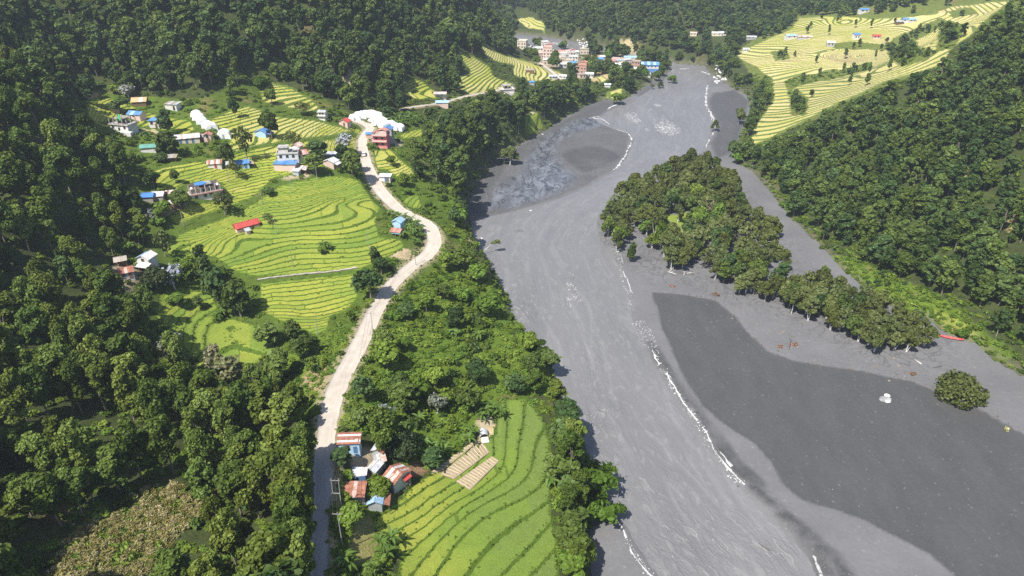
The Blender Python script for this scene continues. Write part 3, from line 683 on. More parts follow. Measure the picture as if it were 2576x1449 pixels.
M['stonewhite'] = simple('stone_white', (0.62, 0.62, 0.61), 0.85, 0.3, 0.5, col2=(0.30, 0.30, 0.30))
M['stonedark'] = simple('stone_dark', (0.10, 0.10, 0.105), 0.85, 0.3, 0.8)
M['drift'] = simple('driftwood', (0.60, 0.57, 0.53), 0.85, 0.2, 2)
M['driftdark'] = simple('dark_driftwood', (0.09, 0.075, 0.06), 0.9, 0.2, 2)
M['pole'] = simple('pole_steel', (0.30, 0.29, 0.27), 0.6, 0.2, 2)
M['cable'] = simple('cable', (0.06, 0.06, 0.06), 0.6, 0.1, 2)
M['carwhite'] = simple('car_white', (0.75, 0.75, 0.76), 0.25, 0.05, 1, 0.5)
M['carsilver'] = simple('car_silver', (0.42, 0.44, 0.46), 0.3, 0.05, 1, 0.5)
M['tyre'] = simple('tyre', (0.02, 0.02, 0.02), 0.8, 0.1, 2)
M['boatred'] = simple('boat_red', (0.60, 0.07, 0.065), 0.55, 0.2, 2)

# ------------------------------------------------------------------ mesh helpers
def tag(o, label=None, cat=None, group=None, kind=None):
    if label: o['label'] = label
    if cat: o['category'] = cat
    if group: o['group'] = group
    if kind: o['kind'] = kind
    return o
def empty(name, loc, rz=0.0):
    o = bpy.data.objects.new(name, None); COL.objects.link(o)
    o.location = loc; o.rotation_euler = (0, 0, rz); o.empty_display_size = 0.5
    return o
def link(name, me, parent=None, loc=None, rz=None):
    o = bpy.data.objects.new(name, me); COL.objects.link(o)
    if parent is not None: o.parent = parent
    if loc is not None: o.location = loc
    if rz is not None: o.rotation_euler = (0, 0, rz)
    return o
def np_mesh(name, V, Q, mats, mi=None, attrs=None, smooth=False):
    me = bpy.data.meshes.new(name); V = np.asarray(V, float); Q = np.asarray(Q, int); k = Q.shape[1]
    me.vertices.add(len(V)); me.vertices.foreach_set('co', V.ravel())
    me.loops.add(Q.size); me.loops.foreach_set('vertex_index', Q.ravel())
    me.polygons.add(len(Q)); me.polygons.foreach_set('loop_start', np.arange(len(Q)) * k)
    for m in (mats if isinstance(mats, (list, tuple)) else [mats]): me.materials.append(m)
    if mi is not None: me.polygons.foreach_set('material_index', np.asarray(mi, np.int32))
    if smooth: me.polygons.foreach_set('use_smooth', np.ones(len(Q), bool))
    for nm, (dom, typ, data) in (attrs or {}).items():
        a = me.attributes.new(nm, typ, dom)
        a.data.foreach_set('color' if typ == 'FLOAT_COLOR' else 'value', np.asarray(data, float if typ != 'INT' else np.int32).ravel())
    me.update(calc_edges=True)
    return me
class MB:
    def __init__(s): s.v = []; s.f = []
    def hexa(s, p):
        b = len(s.v); s.v += [tuple(q) for q in p]
        s.f += [tuple(b + i for i in q) for q in ((3, 2, 1, 0), (4, 5, 6, 7), (0, 1, 5, 4), (1, 2, 6, 5), (2, 3, 7, 6), (3, 0, 4, 7))]
        return s
    def box(s, x0, x1, y0, y1, z0, z1):
        return s.hexa([(x0, y0, z0), (x1, y0, z0), (x1, y1, z0), (x0, y1, z0), (x0, y0, z1), (x1, y0, z1), (x1, y1, z1), (x0, y1, z1)])
    def sheet(s, a, b, c, d, th):
        a, b, c, d = [Vector(q) for q in (a, b, c, d)]
        n = (b - a).cross(d - a).normalized() * th
        return s.hexa([a - n, b - n, c - n, d - n, a, b, c, d])
    def face(s, pts):
        b = len(s.v); s.v += [tuple(p) for p in pts]; s.f.append(tuple(range(b, b + len(pts)))); return s
    def tube(s, pts, rad, n=6, cap=True):
        pts = [Vector(p) for p in pts]; b = len(s.v)
        for i, p in enumerate(pts):
            d = (pts[min(i + 1, len(pts) - 1)] - pts[max(i - 1, 0)])
            if d.length < 1e-6: d = Vector((0, 0, 1))
            d.normalize(); a = d.orthogonal().normalized(); c = d.cross(a)
            if i and a.dot(pa) < 0: a, c = -a, -c
            pa = a
            r = rad[i] if isinstance(rad, (list, tuple)) else rad
            for k in range(n):
                w = 2 * math.pi * k / n
                s.v.append(tuple(p + (a * math.cos(w) + c * math.sin(w)) * r))
        for i in range(len(pts) - 1):
            for k in range(n):
                s.f.append((b + i * n + k, b + i * n + (k + 1) % n, b + (i + 1) * n + (k + 1) % n, b + (i + 1) * n + k))
        if cap:
            s.f.append(tuple(b + k for k in range(n))[::-1]); s.f.append(tuple(b + (len(pts) - 1) * n + k for k in range(n)))
        return s
    def mesh(s, name, m):
        me = bpy.data.meshes.new(name); me.from_pydata(s.v, [], s.f)
        me.materials.append(m); me.update(); return me
    def build(s, name, m, parent=None, loc=None, rz=None):
        return link(name, s.mesh(name, m), parent, loc, rz)

# ------------------------------------------------------------------ ground objects cut from one grid
NYG, NXG = GX.shape
gidx_all = np.arange(NYG * NXG).reshape(NYG, NXG)
QUADS = np.stack([gidx_all[:-1, :-1], gidx_all[:-1, 1:], gidx_all[1:, 1:], gidx_all[1:, :-1]], -1).reshape(-1, 4)
FV = np.stack([GX, GY, Z], -1).reshape(-1, 3)
def cut(name, qmask, m, attrs, smooth=False, zover=None):
    q = QUADS[qmask]; used = np.unique(q); rem = np.full(NYG * NXG, -1); rem[used] = np.arange(len(used))
    V = FV[used].copy()
    if zover is not None: V[:, 2] = zover.ravel()[used]
    at = {k: ('POINT', t, d.reshape(NYG * NXG, -1)[used]) for k, (t, d) in attrs.items()}
    return link(name, np_mesh(name, V, rem[q], m, None, at, smooth))
U1, V1, D1 = project(GX, GY, Z)
fq = FID.ravel()[QUADS].max(1); svq = sv.ravel()[QUADS].mean(1)
fmin = FID.ravel()[QUADS].min(1)
qfield = np.where(fmin > 0, fq, 0)
seen = (project(FV[QUADS[:, 0], 0], FV[QUADS[:, 0], 1], FV[QUADS[:, 0], 2])[2] > 20)
# base colours of the open ground
gc = np.zeros(GX.shape + (4,)); gc[..., 3] = 1
gc[..., :3] = (0.055, 0.070, 0.025)
bm = np.zeros(GX.shape)
for b in BUSH: bm = np.maximum(bm, inpoly(U1 + 8 * fbm(GX, GY, 8, 41), V1 + 8 * fbm(GX, GY, 8, 43), b))
def tint(mask, c):
    m = np.clip(mask, 0, 1)[..., None]; gc[..., :3] = gc[..., :3] * (1 - m) + np.array(c) * m
tint(bm * .9, (0.11, 0.17, 0.022))
grassy = np.zeros(GX.shape, bool)
for k in FIELDS: grassy |= inpoly(U1, V1, FIELDS[k])
settle = [(190, 225), (480, 250), (660, 200), (800, 240), (930, 310), (1060, 300), (1070, 440), (1180, 640), (1080, 670), (900, 830), (780, 850), (560, 930), (380, 850), (390, 640), (330, 560), (330, 430), (230, 330)]
stm = inpoly(U1 + 10 * fbm(GX, GY, 9, 51), V1 + 10 * fbm(GX, GY, 9, 53), settle) & (D1 < 460)
tint(stm * .9, (0.085, 0.130, 0.022))
rt = inpoly(U1, V1, [(1850, 130), (1990, 40), (2300, 0), (2576, -40), (2560, 30), (2440, 100), (2300, 200), (2000, 320), (1890, 375), (1930, 250)])
tint(HEDGE * .9, (0.10, 0.14, 0.03))
tint((rt & (D1 > 395)) * .9, (0.13, 0.16, 0.04))
tint(inpoly(U1 + 14 * fbm(GX, GY, 7, 61), V1 + 14 * fbm(GX, GY, 7, 63), DRYGRASS) * .95, (0.20, 0.185, 0.07))
tint(sstep(fbm(GX, GY, 14, 66, 3), 0.18, 0.3) * .5, (0.20, 0.15, 0.08))
tint(inpoly(U1, V1, [(2340, 780), (2400, 795), (2470, 850), (2440, 860), (2390, 845), (2345, 805)]) * .9, (0.22, 0.24, 0.05))
def blob(u, v, ru, rv, c, a=.95):
    q = ((U1 - u) / ru) ** 2 + ((V1 - v) / rv) ** 2 + 1.6 * fbm(GX, GY, 5, 71, 3)
    tint((1 - sstep(q, .6, 1.2)) * a, c)
blob(875, 195, 14, 28, (0.50, 0.42, 0.33)); blob(1580, 128, 26, 34, (0.42, 0.35, 0.22)); blob(920, 1165, 40, 45, (0.40, 0.33, 0.26)); blob(1045, 1182, 30, 22, (0.24, 0.15, 0.10))
blob(915, 1370, 40, 70, (0.26, 0.24, 0.10)); blob(1218, 1065, 18, 22, (0.48, 0.40, 0.30)); blob(1155, 375, 22, 30, (0.36, 0.24, 0.15)); blob(785, 960, 26, 40, (0.33, 0.25, 0.16)); blob(1030, 640, 50, 14, (0.48, 0.38, 0.26))
blob(1340, 290, 10, 14, (0.45, 0.38, 0.28)); blob(600, 590, 22, 9, (0.42, 0.34, 0.22)); blob(740, 430, 45, 22, (0.40, 0.33, 0.25)); blob(430, 520, 45, 22, (0.36, 0.28, 0.19)); blob(320, 690, 40, 40, (0.34, 0.28, 0.2)); blob(385, 330, 26, 12, (0.42, 0.36, 0.24))
blob(970, 360, 40, 16, (0.40, 0.34, 0.26)); blob(1400, 150, 70, 22, (0.34, 0.29, 0.23), .7); blob(1180, 590, 10, 26, (0.40, 0.30, 0.18)); blob(820, 965, 14, 60, (0.30, 0.22, 0.14)); blob(225, 240, 30, 9, (0.36, 0.25, 0.15)); blob(1510, 192, 34, 9, (0.52, 0.40, 0.25))
blob(2440, 445, 20, 30, (0.40, 0.28, 0.16)); blob(2340, 410, 10, 16, (0.4, 0.3, 0.18)); blob(1655, 188, 14, 6, (0.5, 0.47, 0.43)); blob(2545, 560, 12, 40, (0.4, 0.28, 0.17)); blob(150, 1290, 40, 30, (0.15, 0.10, 0.05))
tint((1 - sstep(RD, 0.5, 2.6)) * .85, (0.34, 0.29, 0.20))
tint((1 - sstep(np.abs(sv + 1.2), 0.6, 2.6)) * .6, (0.15, 0.14, 0.11))
# dry cut paddies beside the near field
dp = inpoly(U1, V1, DRYPLOT)
tint(dp * 1.0, (0.50, 0.40, 0.25))
hillq = (qfield == 0) & (svq <= 0)
tag(cut('hillside', hillq, M['hill'], {'gcol': ('FLOAT_COLOR', gc)}, True), 'green valley slopes under the forest and around the houses', 'hillside', kind='structure')
FLAB = dict(main='broad green rice terraces around the red roofed hall', mainlow='rice terraces below the footpath, left of the road', gully='small bright green paddies half in the shade of the left slope',
    west='rice terraces among the houses above the big white house', northwest='yellow rice terraces between the white tents and the pink house', tents='small paddies left of the row of white tents',
    corner='paddies at the foot of the wooded slope by the unfinished house', notch='steep yellow terraces tucked into a notch of the back forest', roadside='yellow paddies between the pink house and the white hut',
    roadside_up='two paddies behind the pink house', roadside_low='green plot between the road and the wooded bank', plot='green paddy beside the small red roofed house', hill='yellow terraces on the far spur above the side road',
    hill_up='yellow terraces beside the dirt track to the village', slope='small terraces under the far wooded hill', near='near rice field of long curved paddies on the bank above the river', east='pale ripe terraces across the river on the right',
    bankplot='bright green steps in the woods above the grey bay', village='cut tan paddy in front of the village', shore='yellow paddy by the shore below the village', far='yellow field by the far upper river')
ang = np.radians(30); sco = GX / 26.0 + GY / 90.0
ymap = np.zeros(GX.shape)
for i, kf in enumerate(FN): ymap[FID == i + 1] = YEL[kf]
ymap += np.where(FID == FN.index('near') + 1, 0.52 * sstep(1260 - U1, 0, 220), 0) + np.where(FID == FN.index('near') + 1, .1 * sstep(V1 - 1200, 0, 200) * sstep(U1 - 1250, 0, 100), 0)
e_ = FID == FN.index('east') + 1
ymap += np.where(e_, 0.22 * np.exp(-(((U1 - 2130) / 60) ** 2 + ((V1 - 150) / 16) ** 2)) - .16 * sstep(140 - V1, 0, 30) * sstep(2250 - U1, 0, 60) - .1 * sstep(V1 - 255, 0, 30), 0)
w_ = FID == FN.index('west') + 1
ymap += np.where(w_, .2 * sstep(U1 - 560, 0, 200) * sstep(420 - V1, 0, 40), 0)
for i, kf in enumerate(FN):
    qm = qfield == i + 1
    if qm.sum() < 4: continue
    o = cut('rice_terrace', qm, M['rice'], {'t': ('FLOAT', T), 's': ('FLOAT', sco * (0.6 if kf == 'near' else 1.0)), 'yel': ('FLOAT', ymap), 'rw': ('FLOAT', RW), 'edg': ('FLOAT', EDG)}, False)
    tag(o, FLAB[kf], 'rice terraces', kind='structure')
# mud
def soft(poly, a, b): return sstep(sdist(GX, GY, W2(poly)) + 2.2 * fbm(GX, GY, 9, 81, 3), a, b)
wet = np.maximum(np.maximum(soft(POOL, -.7, .9), soft(BAYDARK, -4, 6) * (.85 + .7 * fbm(GX * .5 + GY * .2, GY * .9, 9, 87, 3))), soft(UPDARK, -2, 3) * .75)
strip = soft([(1640, 860), (1700, 940), (1770, 1040), (1860, 1150), (1960, 1260), (2060, 1370), (2100, 1449), (2070, 1449), (2010, 1362), (1960, 1310), (1900, 1250), (1850, 1200), (1800, 1142), (1750, 1052), (1700, 990), (1660, 920), (1622, 852)], -1.5, 1)
wet = np.maximum(wet, strip * (.62 + .9 * fbm(GX, GY, 8, 88, 2)))
bankmud = soft([(1180, 540), (1200, 480), (1230, 410), (1300, 372), (1370, 330), (1430, 295), (1520, 255), (1560, 262), (1500, 295), (1400, 335), (1330, 372), (1280, 420), (1230, 500), (1215, 540)], -3, 3)
bay = soft([(1183, 556), (1175, 520), (1195, 480), (1220, 440), (1238, 405), (1258, 390), (1300, 370), (1370, 328), (1430, 292), (1480, 264), (1522, 250), (1560, 258), (1500, 300), (1580, 337), (1588, 352), (1572, 395), (1540, 430), (1480, 466), (1420, 492), (1350, 517), (1280, 535)], -1, 2)
wet = np.maximum(wet, bay * (.55 + .45 * fbm(GX * .6, GY, 14, 89, 3)))
wet = np.maximum(wet, .7 * bankmud)
wet = np.maximum(wet, .5 * soft([(1640, 205), (1700, 175), (1730, 190), (1690, 225), (1620, 245), (1590, 240)], -3, 3))
wet = np.maximum(wet, np.clip(RDG * (.8 + 1.6 * fbm(GX, GY, 2.2, 15, 3)), 0, 1.15))
rim = np.exp(-((spo + 1.6 + 1.2 * fbm(GX, GY, 12, 16, 3)) / 1.0) ** 2)
wet = np.clip(wet - .12 * rim, 0, 1.15)
sheen = np.clip(soft(BAYWET, -3, 5) * (1 - soft(BAYDARK, -3, 2)), 0, 1)
isl = np.clip(sstep(sis, -14, 2) * (1 - soft(POOL, -2, 2)), 0, 1)
gra = np.clip(soft(ISLAND_GRASS, -1, 3) * sstep(fbm(GX, GY, 6, 91, 3), -.25, .05), 0, 1)
tag(cut('mud_flat', (svq > 0) , M['mud'], {'wet': ('FLOAT', wet), 'sheen': ('FLOAT', sheen), 'isl': ('FLOAT', isl), 'gra': ('FLOAT', gra)}, True), 'grey silt flats and bars along the river', 'mud flat', kind='structure')
# water
foam = np.zeros(GX.shape); rap = np.zeros(GX.shape)
def fline(pts, w, a):
    global foam
    P = [at_z(u, v, 0)[:2] for u, v in pts]; d = polydist(GX, GY, P)
    foam = np.maximum(foam, a * np.exp(-(d / w) ** 2))
for (u, v, ru, rv, a) in [(1592, 296, 26, 20, .50), (1678, 322, 40, 26, .54), (1632, 275, 12, 7, .42), (1655, 265, 14, 7, .5), (1642, 300, 14, 10, .42), (1628, 326, 9, 6, .5), (1405, 110, 40, 5, .5)]:
    c = at_z(u, v, 0); e = at_z(u + ru, v, 0); g = at_z(u, v - rv, 0)
    q = ((GX - c[0]) / (e[0] - c[0])) ** 2 + ((GY - c[1]) / (g[1] - c[1])) ** 2
    foam = np.maximum(foam, a * np.exp(-q ** 2 * 1.0))
for (u, v, ru, rv, a) in [(1320, 790, 36, 70, .30), (1500, 1060, 60, 60, .30), (1480, 960, 40, 60, .18), (1750, 1380, 190, 110, .26), (1650, 1230, 100, 110, .15), (1950, 1400, 80, 60, .28), (1560, 850, 50, 60, .12), (1520, 1150, 50, 80, .18)]:
    q = ((U1 - u) / ru) ** 2 + ((V1 - v) / rv) ** 2
    rap = np.maximum(rap, np.exp(-q) * a * 2.6); foam = np.maximum(foam, a * np.exp(-q))
FLOW = catmull([at_z(u, v, 0)[:2] for u, v in [(1900, 1650), (1800, 1500), (1650, 1300), (1540, 1100), (1440, 850), (1385, 690), (1380, 590), (1480, 500), (1640, 420), (1690, 330), (1680, 260), (1740, 190), (1780, 150)]], 5)
fdd, fpp = polydist(GX, GY, FLOW, False, True)
fseg = np.r_[0, np.cumsum(np.hypot(*np.diff(FLOW, axis=0).T))]; FS = np.interp(fpp, np.arange(len(FLOW)), fseg)
i0_ = np.clip(fpp.astype(int), 0, len(FLOW) - 2); tx = FLOW[i0_ + 1] - FLOW[i0_]; FNN = fdd * np.sign(tx[..., 0] * (GY - FLOW[i0_][..., 1]) - tx[..., 1] * (GX - FLOW[i0_][..., 0]))
wz = (0.05 + .20 * np.clip(rap, 0, 1)) * (fbm(GX * .8 + GY * .5, GY * .45 - GX * .3, 2.6, 101, 2) * 2.0) * sstep(430 - GY, 0, 100)
wq = (sw.ravel()[QUADS].max(1) > -6) & (sv.ravel()[QUADS].max(1) > -4)
tag(cut('river', wq, M['water'], {'foam': ('FLOAT', foam), 'rap': ('FLOAT', np.clip(rap, 0, 1)), 'fs': ('FLOAT', FS), 'fn': ('FLOAT', FNN)}, True, wz), 'silty grey river flowing down the valley', 'river', kind='structure')

# foam along the water's edge: broken low ribbons of froth
M['foam'] = simple('foam', (0.40, 0.40, 0.40), 0.8, 0.35, 1.2)
def ribbon(pts, w, label, seed, keep=.8, dark=False):
    w *= .62; keep -= .06
    P = catmull([at_z(u, v, 0)[:2] for u, v in pts], 10); seg = np.hypot(*np.diff(P, axis=0).T); L = np.r_[0, np.cumsum(seg)]
    n = max(int(L[-1] / .45), 8); t = np.linspace(0, L[-1], n); x = np.interp(t, L, P[:, 0]); y = np.interp(t, L, P[:, 1])
    dx, dy = np.gradient(x), np.gradient(y); l = np.hypot(dx, dy) + 1e-9; nx_, ny_ = -dy / l, dx / l
    off = 1.5 * fbm(t, t * 0 + seed, 7, seed, 3); x = x + nx_ * off; y = y + ny_ * off
    wl = w * np.clip(.7 + 3.2 * fbm(t, t * 0, 2.2, seed + 5, 3), .02, 2); wr = w * np.clip(.7 + 3.2 * fbm(t, t * 0, 1.6, seed + 9, 3), .02, 2)
    on = (fbm(t, t * 0, 5, seed + 3, 4) * 1.3 + .5) < keep
    z = np.maximum(hz(x, y), 0)
    V = []
    for i in range(n):
        for e, hh in ((-wl[i], .03), (-wl[i] * .4, .16), (wr[i] * .4, .17), (wr[i], .03)):
            px_, py_ = x[i] + nx_[i] * e, y[i] + ny_[i] * e
            V.append((px_, py_, max(float(hz(px_, py_)), 0.0) + hh))
    Q = [(i * 4 + j, (i + 1) * 4 + j, (i + 1) * 4 + j + 1, i * 4 + j + 1)[::-1] for i in range(n - 1) for j in range(3) if on[i]]
    tag(link('foam_line', np_mesh('foam_line', V, Q, M['foam'], smooth=True)), label, 'foam', kind='stuff')
ribbon([(1645, 1460), (1612, 1420), (1590, 1385), (1572, 1355), (1555, 1320), (1540, 1290), (1522, 1264)], .46, 'white foam line between the still pool and the river at lower middle', 1, .85)
ribbon([(1642, 885), (1660, 920), (1700, 990), (1750, 1055), (1780, 1105), (1800, 1142), (1850, 1200), (1872, 1224)], .36, 'long white foam line along the right edge of the river', 2, .74)
ribbon([(1800, 1130), (1825, 1160), (1862, 1205)], .5, 'second foam strand beside the long foam line', 12, .6)
ribbon([(1540, 432), (1572, 395), (1588, 355), (1582, 338)], .8, 'foam line on the outer edge of the grey bay', 3, .8)
ribbon([(1780, 215), (1776, 240), (1777, 265), (1790, 292), (1800, 314)], 1.1, 'upper foam line along the right upstream shore', 4, .95); ribbon([(1800, 318), (1786, 350), (1772, 378)], .7, 'lower foam line along the right upstream shore', 5, .75)
ribbon([(1485, 300), (1515, 300), (1545, 322), (1580, 336)], .6, 'thin foam curve at the top of the grey bay', 6, .6); ribbon([(1480, 299), (1508, 294)], .9, 'short bright foam streak at the upper bay', 7, 1.1); ribbon([(1528, 277), (1550, 264)], 1.0, 'short foam streak at the far left shore', 8, 1.1)
ribbon([(1560, 645), (1572, 690), (1592, 745)], .22, 'thin foam line in front of the island', 9, .6); ribbon([(1680, 178), (1740, 173), (1785, 188)], 1.2, 'foam at the head of the visible reach', 10, .6); ribbon([(1340, 100), (1420, 112), (1490, 125)], 1.6, 'foam on the far reach behind the village', 11, .6)
ribbon([(2040, 1392), (2058, 1425), (2068, 1455)], .5, 'foam and froth at the bottom right water edge', 13, .8)

# roads
def strip_mesh(name, rw, m, nx, lift, label, cat, wob=0.25, road_shade=None):
    P = rw[:, :3]; n = len(P)
    d = np.gradient(P[:, :2], axis=0); d /= np.linalg.norm(d, axis=1)[:, None] + 1e-9
    nrm = np.c_[-d[:, 1], d[:, 0]]
    V = []; E = []; Aa = []
    ee = np.linspace(-1, 1, nx)
    for i in range(n):
        for j, e in enumerate(ee):
            w = rw[i, 3] * .5 * (1 + wob * float(fbm(np.array([i * 1.7]), np.array([j * 50.0]), 4, 13, 2)[0]) * (abs(e) > .99))
            x, y = P[i, :2] + nrm[i] * e * w
            V.append((x, y, P[i, 2] + lift - 0.05 * e * e)); E.append(e); Aa.append(0 if road_shade is None else road_shade[i])
    Q = [(i * nx + j, i * nx + j + 1, (i + 1) * nx + j + 1, (i + 1) * nx + j) for i in range(n - 1) for j in range(nx - 1)]
    Q = [q[::-1] for q in Q]
    # skirts so that the slab has an edge
    b = len(V)
    for i in range(n):
        for j in (0, nx - 1):
            v = V[i * nx + j]; V.append((v[0], v[1], v[2] - 0.3)); E.append(ee[j]); Aa.append(Aa[i * nx])
    for i in range(n - 1):
        Q.append((i * nx, (i + 1) * nx, b + (i + 1) * 2, b + i * 2)); Q.append((i * nx + nx - 1, b + i * 2 + 1, b + (i + 1) * 2 + 1, (i + 1) * nx + nx - 1))
    me = np_mesh(name, V, Q, m, None, {'edge': ('POINT', 'FLOAT', E), 'road_shade': ('POINT', 'FLOAT', Aa)})
    return tag(link(name, me), label, cat, kind='structure')
uu, vv, dd = project(road_w[:, 0], road_w[:, 1], road_w[:, 2])
strip_mesh('road', road_w, M['road'], 7, 0.03, 'pale winding road through the valley', 'road', road_shade=.8 * sstep(vv, 1120, 1180))  # shade over the lower stretch is painted in as a greyer surface
strip_mesh('road', track_w, M['road'], 5, 0.03, 'pale side road at the foot of the far spur', 'road')
strip_mesh('road', track2_w, M['road'], 5, 0.03, 'dirt track leading down to the village', 'dirt track')
pw = catmull([list(ground(u, v)) + [w] for u, v, z, w in PATH], 8)
pw[:, 2] = hz(pw[:, 0], pw[:, 1]) + .06
strip_mesh('path', pw, M['road'], 3, 0.06, 'stony footpath across the rice terraces', 'footpath')

# ------------------------------------------------------------------ plants
def leaf_cards(P, N, size, asp, seed, drop=0.0):
    r = np.random.default_rng(seed); n = len(P)
    N = N / (np.linalg.norm(N, axis=1)[:, None] + 1e-9)
    a = np.cross(N, r.normal(size=(n, 3))); a /= np.linalg.norm(a, axis=1)[:, None] + 1e-9
    b = np.cross(N, a)
    s = (size * r.uniform(.6, 1.3, n))[:, None]
    a = a * s * .5 * asp; b = b * s * .5
    bend = N * s * .16
    V = np.stack([P - a - b * .55, P - b * 1.0 + bend, P + a - b * .45, P + a * .7 + b * .8 - bend * .4, P + b * 1.05 + bend * .3, P - a * .8 + b * .6], 1).reshape(-1, 3)
    i = np.arange(n) * 6
    Q = np.concatenate([np.stack([i, i + 1, i + 2, i + 3], 1), np.stack([i, i + 3, i + 4, i + 5], 1)])
    lv = r.uniform(0, 1, n)
    return V, Q, np.concatenate([lv, lv])

def crown_mesh(name, lobes, n, size, asp, seed, m, up=.35, jit=.55, shell=(.72, 1.02), flat=1.0):
    r = np.random.default_rng(seed)
    L = np.array(lobes, float)
    w = L[:, 3] ** 2; w /= w.sum()
    k = r.choice(len(L), n, p=w)
    D = r.normal(size=(n, 3)); D[:, 2] = D[:, 2] * .9 + .25; D /= np.linalg.norm(D, axis=1)[:, None]
    R = L[k, 3] * r.uniform(*shell, n) * (1 + .18 * np.sin(D[:, 0] * 7 + k) * np.sin(D[:, 1] * 6 + 2 * k))
    P = L[k, :3] + D * R[:, None] * np.array([1, 1, flat])
    # cull leaves buried deep inside another lobe
    keep = np.ones(n, bool)
    for j in range(len(L)):
        dd = (P - L[j, :3]) / np.array([1, 1, flat]); keep &= (np.linalg.norm(dd, axis=1) > .62 * L[j, 3]) | (k == j)
    P = P[keep]; D = D[keep]
    N = D + r.normal(size=D.shape) * jit + np.array([0, 0, up])
    V, Q, lv = leaf_cards(P, N, size, asp, seed + 1)
    return np_mesh(name, V, Q, m, None, {'lv': ('FACE', 'FLOAT', lv)})

def limb_mesh(name, h, r0, lobes, seed, m, nl=5, base=.35, n=6, fork=1, lean=0.0):
    r = random.Random(seed); mb = MB()
    top = Vector((r.uniform(-.3, .3) + lean, r.uniform(-.3, .3), h * .72))
    p0 = Vector((0, 0, -.8)); mid = top * .5 + Vector((r.uniform(-.25, .25), r.uniform(-.25, .25), 0)); mid.z = h * .34
    mb.tube([p0, (0, 0, .1), mid, top], [r0 * 1.35, r0, r0 * .75, r0 * .35], n)
    for i in range(fork - 1):
        a = r.uniform(0, 6.28); e = Vector((math.cos(a) * h * .22, math.sin(a) * h * .22, h * r.uniform(.5, .68)))
        mb.tube([(math.cos(a) * r0 * .8, math.sin(a) * r0 * .8, -.6), e * .45 + Vector((0, 0, .3)), e], [r0 * .9, r0 * .6, r0 * .3], n)
    ls = sorted(lobes, key=lambda q: -q[3])[:nl]
    for q in ls:
        t = r.uniform(base, .8); s = mid.lerp(top, t) if t > .5 else Vector((0, 0, 0)).lerp(mid, min(1, t * 2))
        e = Vector(q[:3]); mb.tube([s, s.lerp(e, .55) + Vector((0, 0, .2)), e], [r0 * .42, r0 * .26, r0 * .1], 5)
    return mb.mesh(name, m)

def lobes_round(h, R, seed, nl=9, low=.42, tall=1.0):
    r = random.Random(seed); out = [(r.uniform(-.2, .2) * R, r.uniform(-.2, .2) * R, h - R * .55 * tall, R * .55)]
    for i in range(nl):
        a = 6.283 * i / nl * 1.618 * 2; t = r.random(); z = h * low + (h - R * .35 - h * low) * t
        prof = math.sin(math.pi * (0.18 + .74 * t)) ** .8
        d = R * .66 * prof * r.uniform(.7, 1.1)
        out.append((math.cos(a) * d, math.sin(a) * d, z, R * r.uniform(.30, .50)))
    return out
def lobes_ragged(h, R, seed, nl=15):
    r = random.Random(seed); out = []
    for i in range(nl):
        t = ((i + .5) / nl) ** .85; a = r.uniform(0, 6.283); prof = (1 - .62 * t ** 2.2) * (.55 + .45 * min(1, t * 3.2))
        d = R * .82 * prof * r.uniform(.15, 1.0); out.append((math.cos(a) * d, math.sin(a) * d, h * (.34 + .60 * t) + r.uniform(-.4, .4), R * r.uniform(.20, .37)))
    out.append((r.uniform(-.2, .2) * R, r.uniform(-.2, .2) * R, h - R * .25, R * .26)); return out
def lobes_layer(h, R, seed, nl=16):
    r = random.Random(seed); out = []
    for i in range(nl):
        a = r.uniform(0, 6.28); t = (i + .5) / nl; z = h * (.40 + .55 * t) ; d = R * (1 - .72 * t ** 1.6) * r.uniform(.35, 1.0)
        out.append((math.cos(a) * d, math.sin(a) * d, z, R * r.uniform(.24, .38)))
    out.append((0, 0, h * .9, R * .35)); return out
def lobes_column(h, R, seed, nl=9):
    r = random.Random(seed); out = []
    for i in range(nl):
        t = (i + .5) / nl; a = r.uniform(0, 6.28); d = R * .45 * r.uniform(.2, 1)
        out.append((math.cos(a) * d, math.sin(a) * d, h * (.32 + .64 * t), R * (.68 - .36 * t) * r.uniform(.85, 1.15)))
    return out

class Kind:
    """unit-size family of tree meshes: (crown, trunk, height, radius)"""
    def __init__(s): s.v = []
KINDS = {}
def family(key, gen, n, leaf, nleaf, size, bark, hs, asp=1.35, fork=1, r0=.22, shell=(.72, 1.02), flat=1.0, jit=.55, up=.35, nl=5):
    L = []
    for i in range(n):
        h, R = hs[i % len(hs)]
        lb = gen(h, R, hash(key) % 1000 * 0 + i * 13 + len(key))
        L.append((crown_mesh('crown_' + key, lb, nleaf, size, asp, i * 7 + 3, M[leaf], up, jit, shell, flat), limb_mesh('trunk_' + key, h, r0, lb, i + 5, M[bark], nl, fork=fork), h, R))
    KINDS[key] = L
family('left', lobes_ragged, 5, 'leaf_left', 3600, .43, 'bark', [(13, 4.3), (14, 4.0), (12, 4.6), (15, 3.8), (11, 3.6)], shell=(.6, 1.08), jit=.7)
family('back', lobes_ragged, 5, 'leaf_forest', 900, .95, 'bark', [(13, 4.3), (14, 4.0), (12, 4.6), (15, 3.6), (11, 4.0)], shell=(.6, 1.06))
family('backcol', lobes_column, 2, 'leaf_forest', 420, 1.05, 'bark', [(15, 2.8), (13, 2.5)])
family('lone', lobes_round, 4, 'leaf_forest', 1000, .72, 'bark', [(9, 3.6), (10, 3.4), (8, 3.8), (9, 3.0)], r0=.2)
family('bright', lobes_round, 3, 'leaf_bright', 900, .7, 'bark', [(7, 3.2), (6, 3.4), (8, 3.0)], r0=.16)
family('slim', lobes_column, 2, 'leaf_forest', 800, .72, 'bark', [(13, 2.8), (11, 2.6)])
family('mango', lobes_round, 2, 'leaf_dark', 1800, .5, 'bark', [(7, 4.2), (6.5, 3.8)], r0=.3, shell=(.88, 1.03))
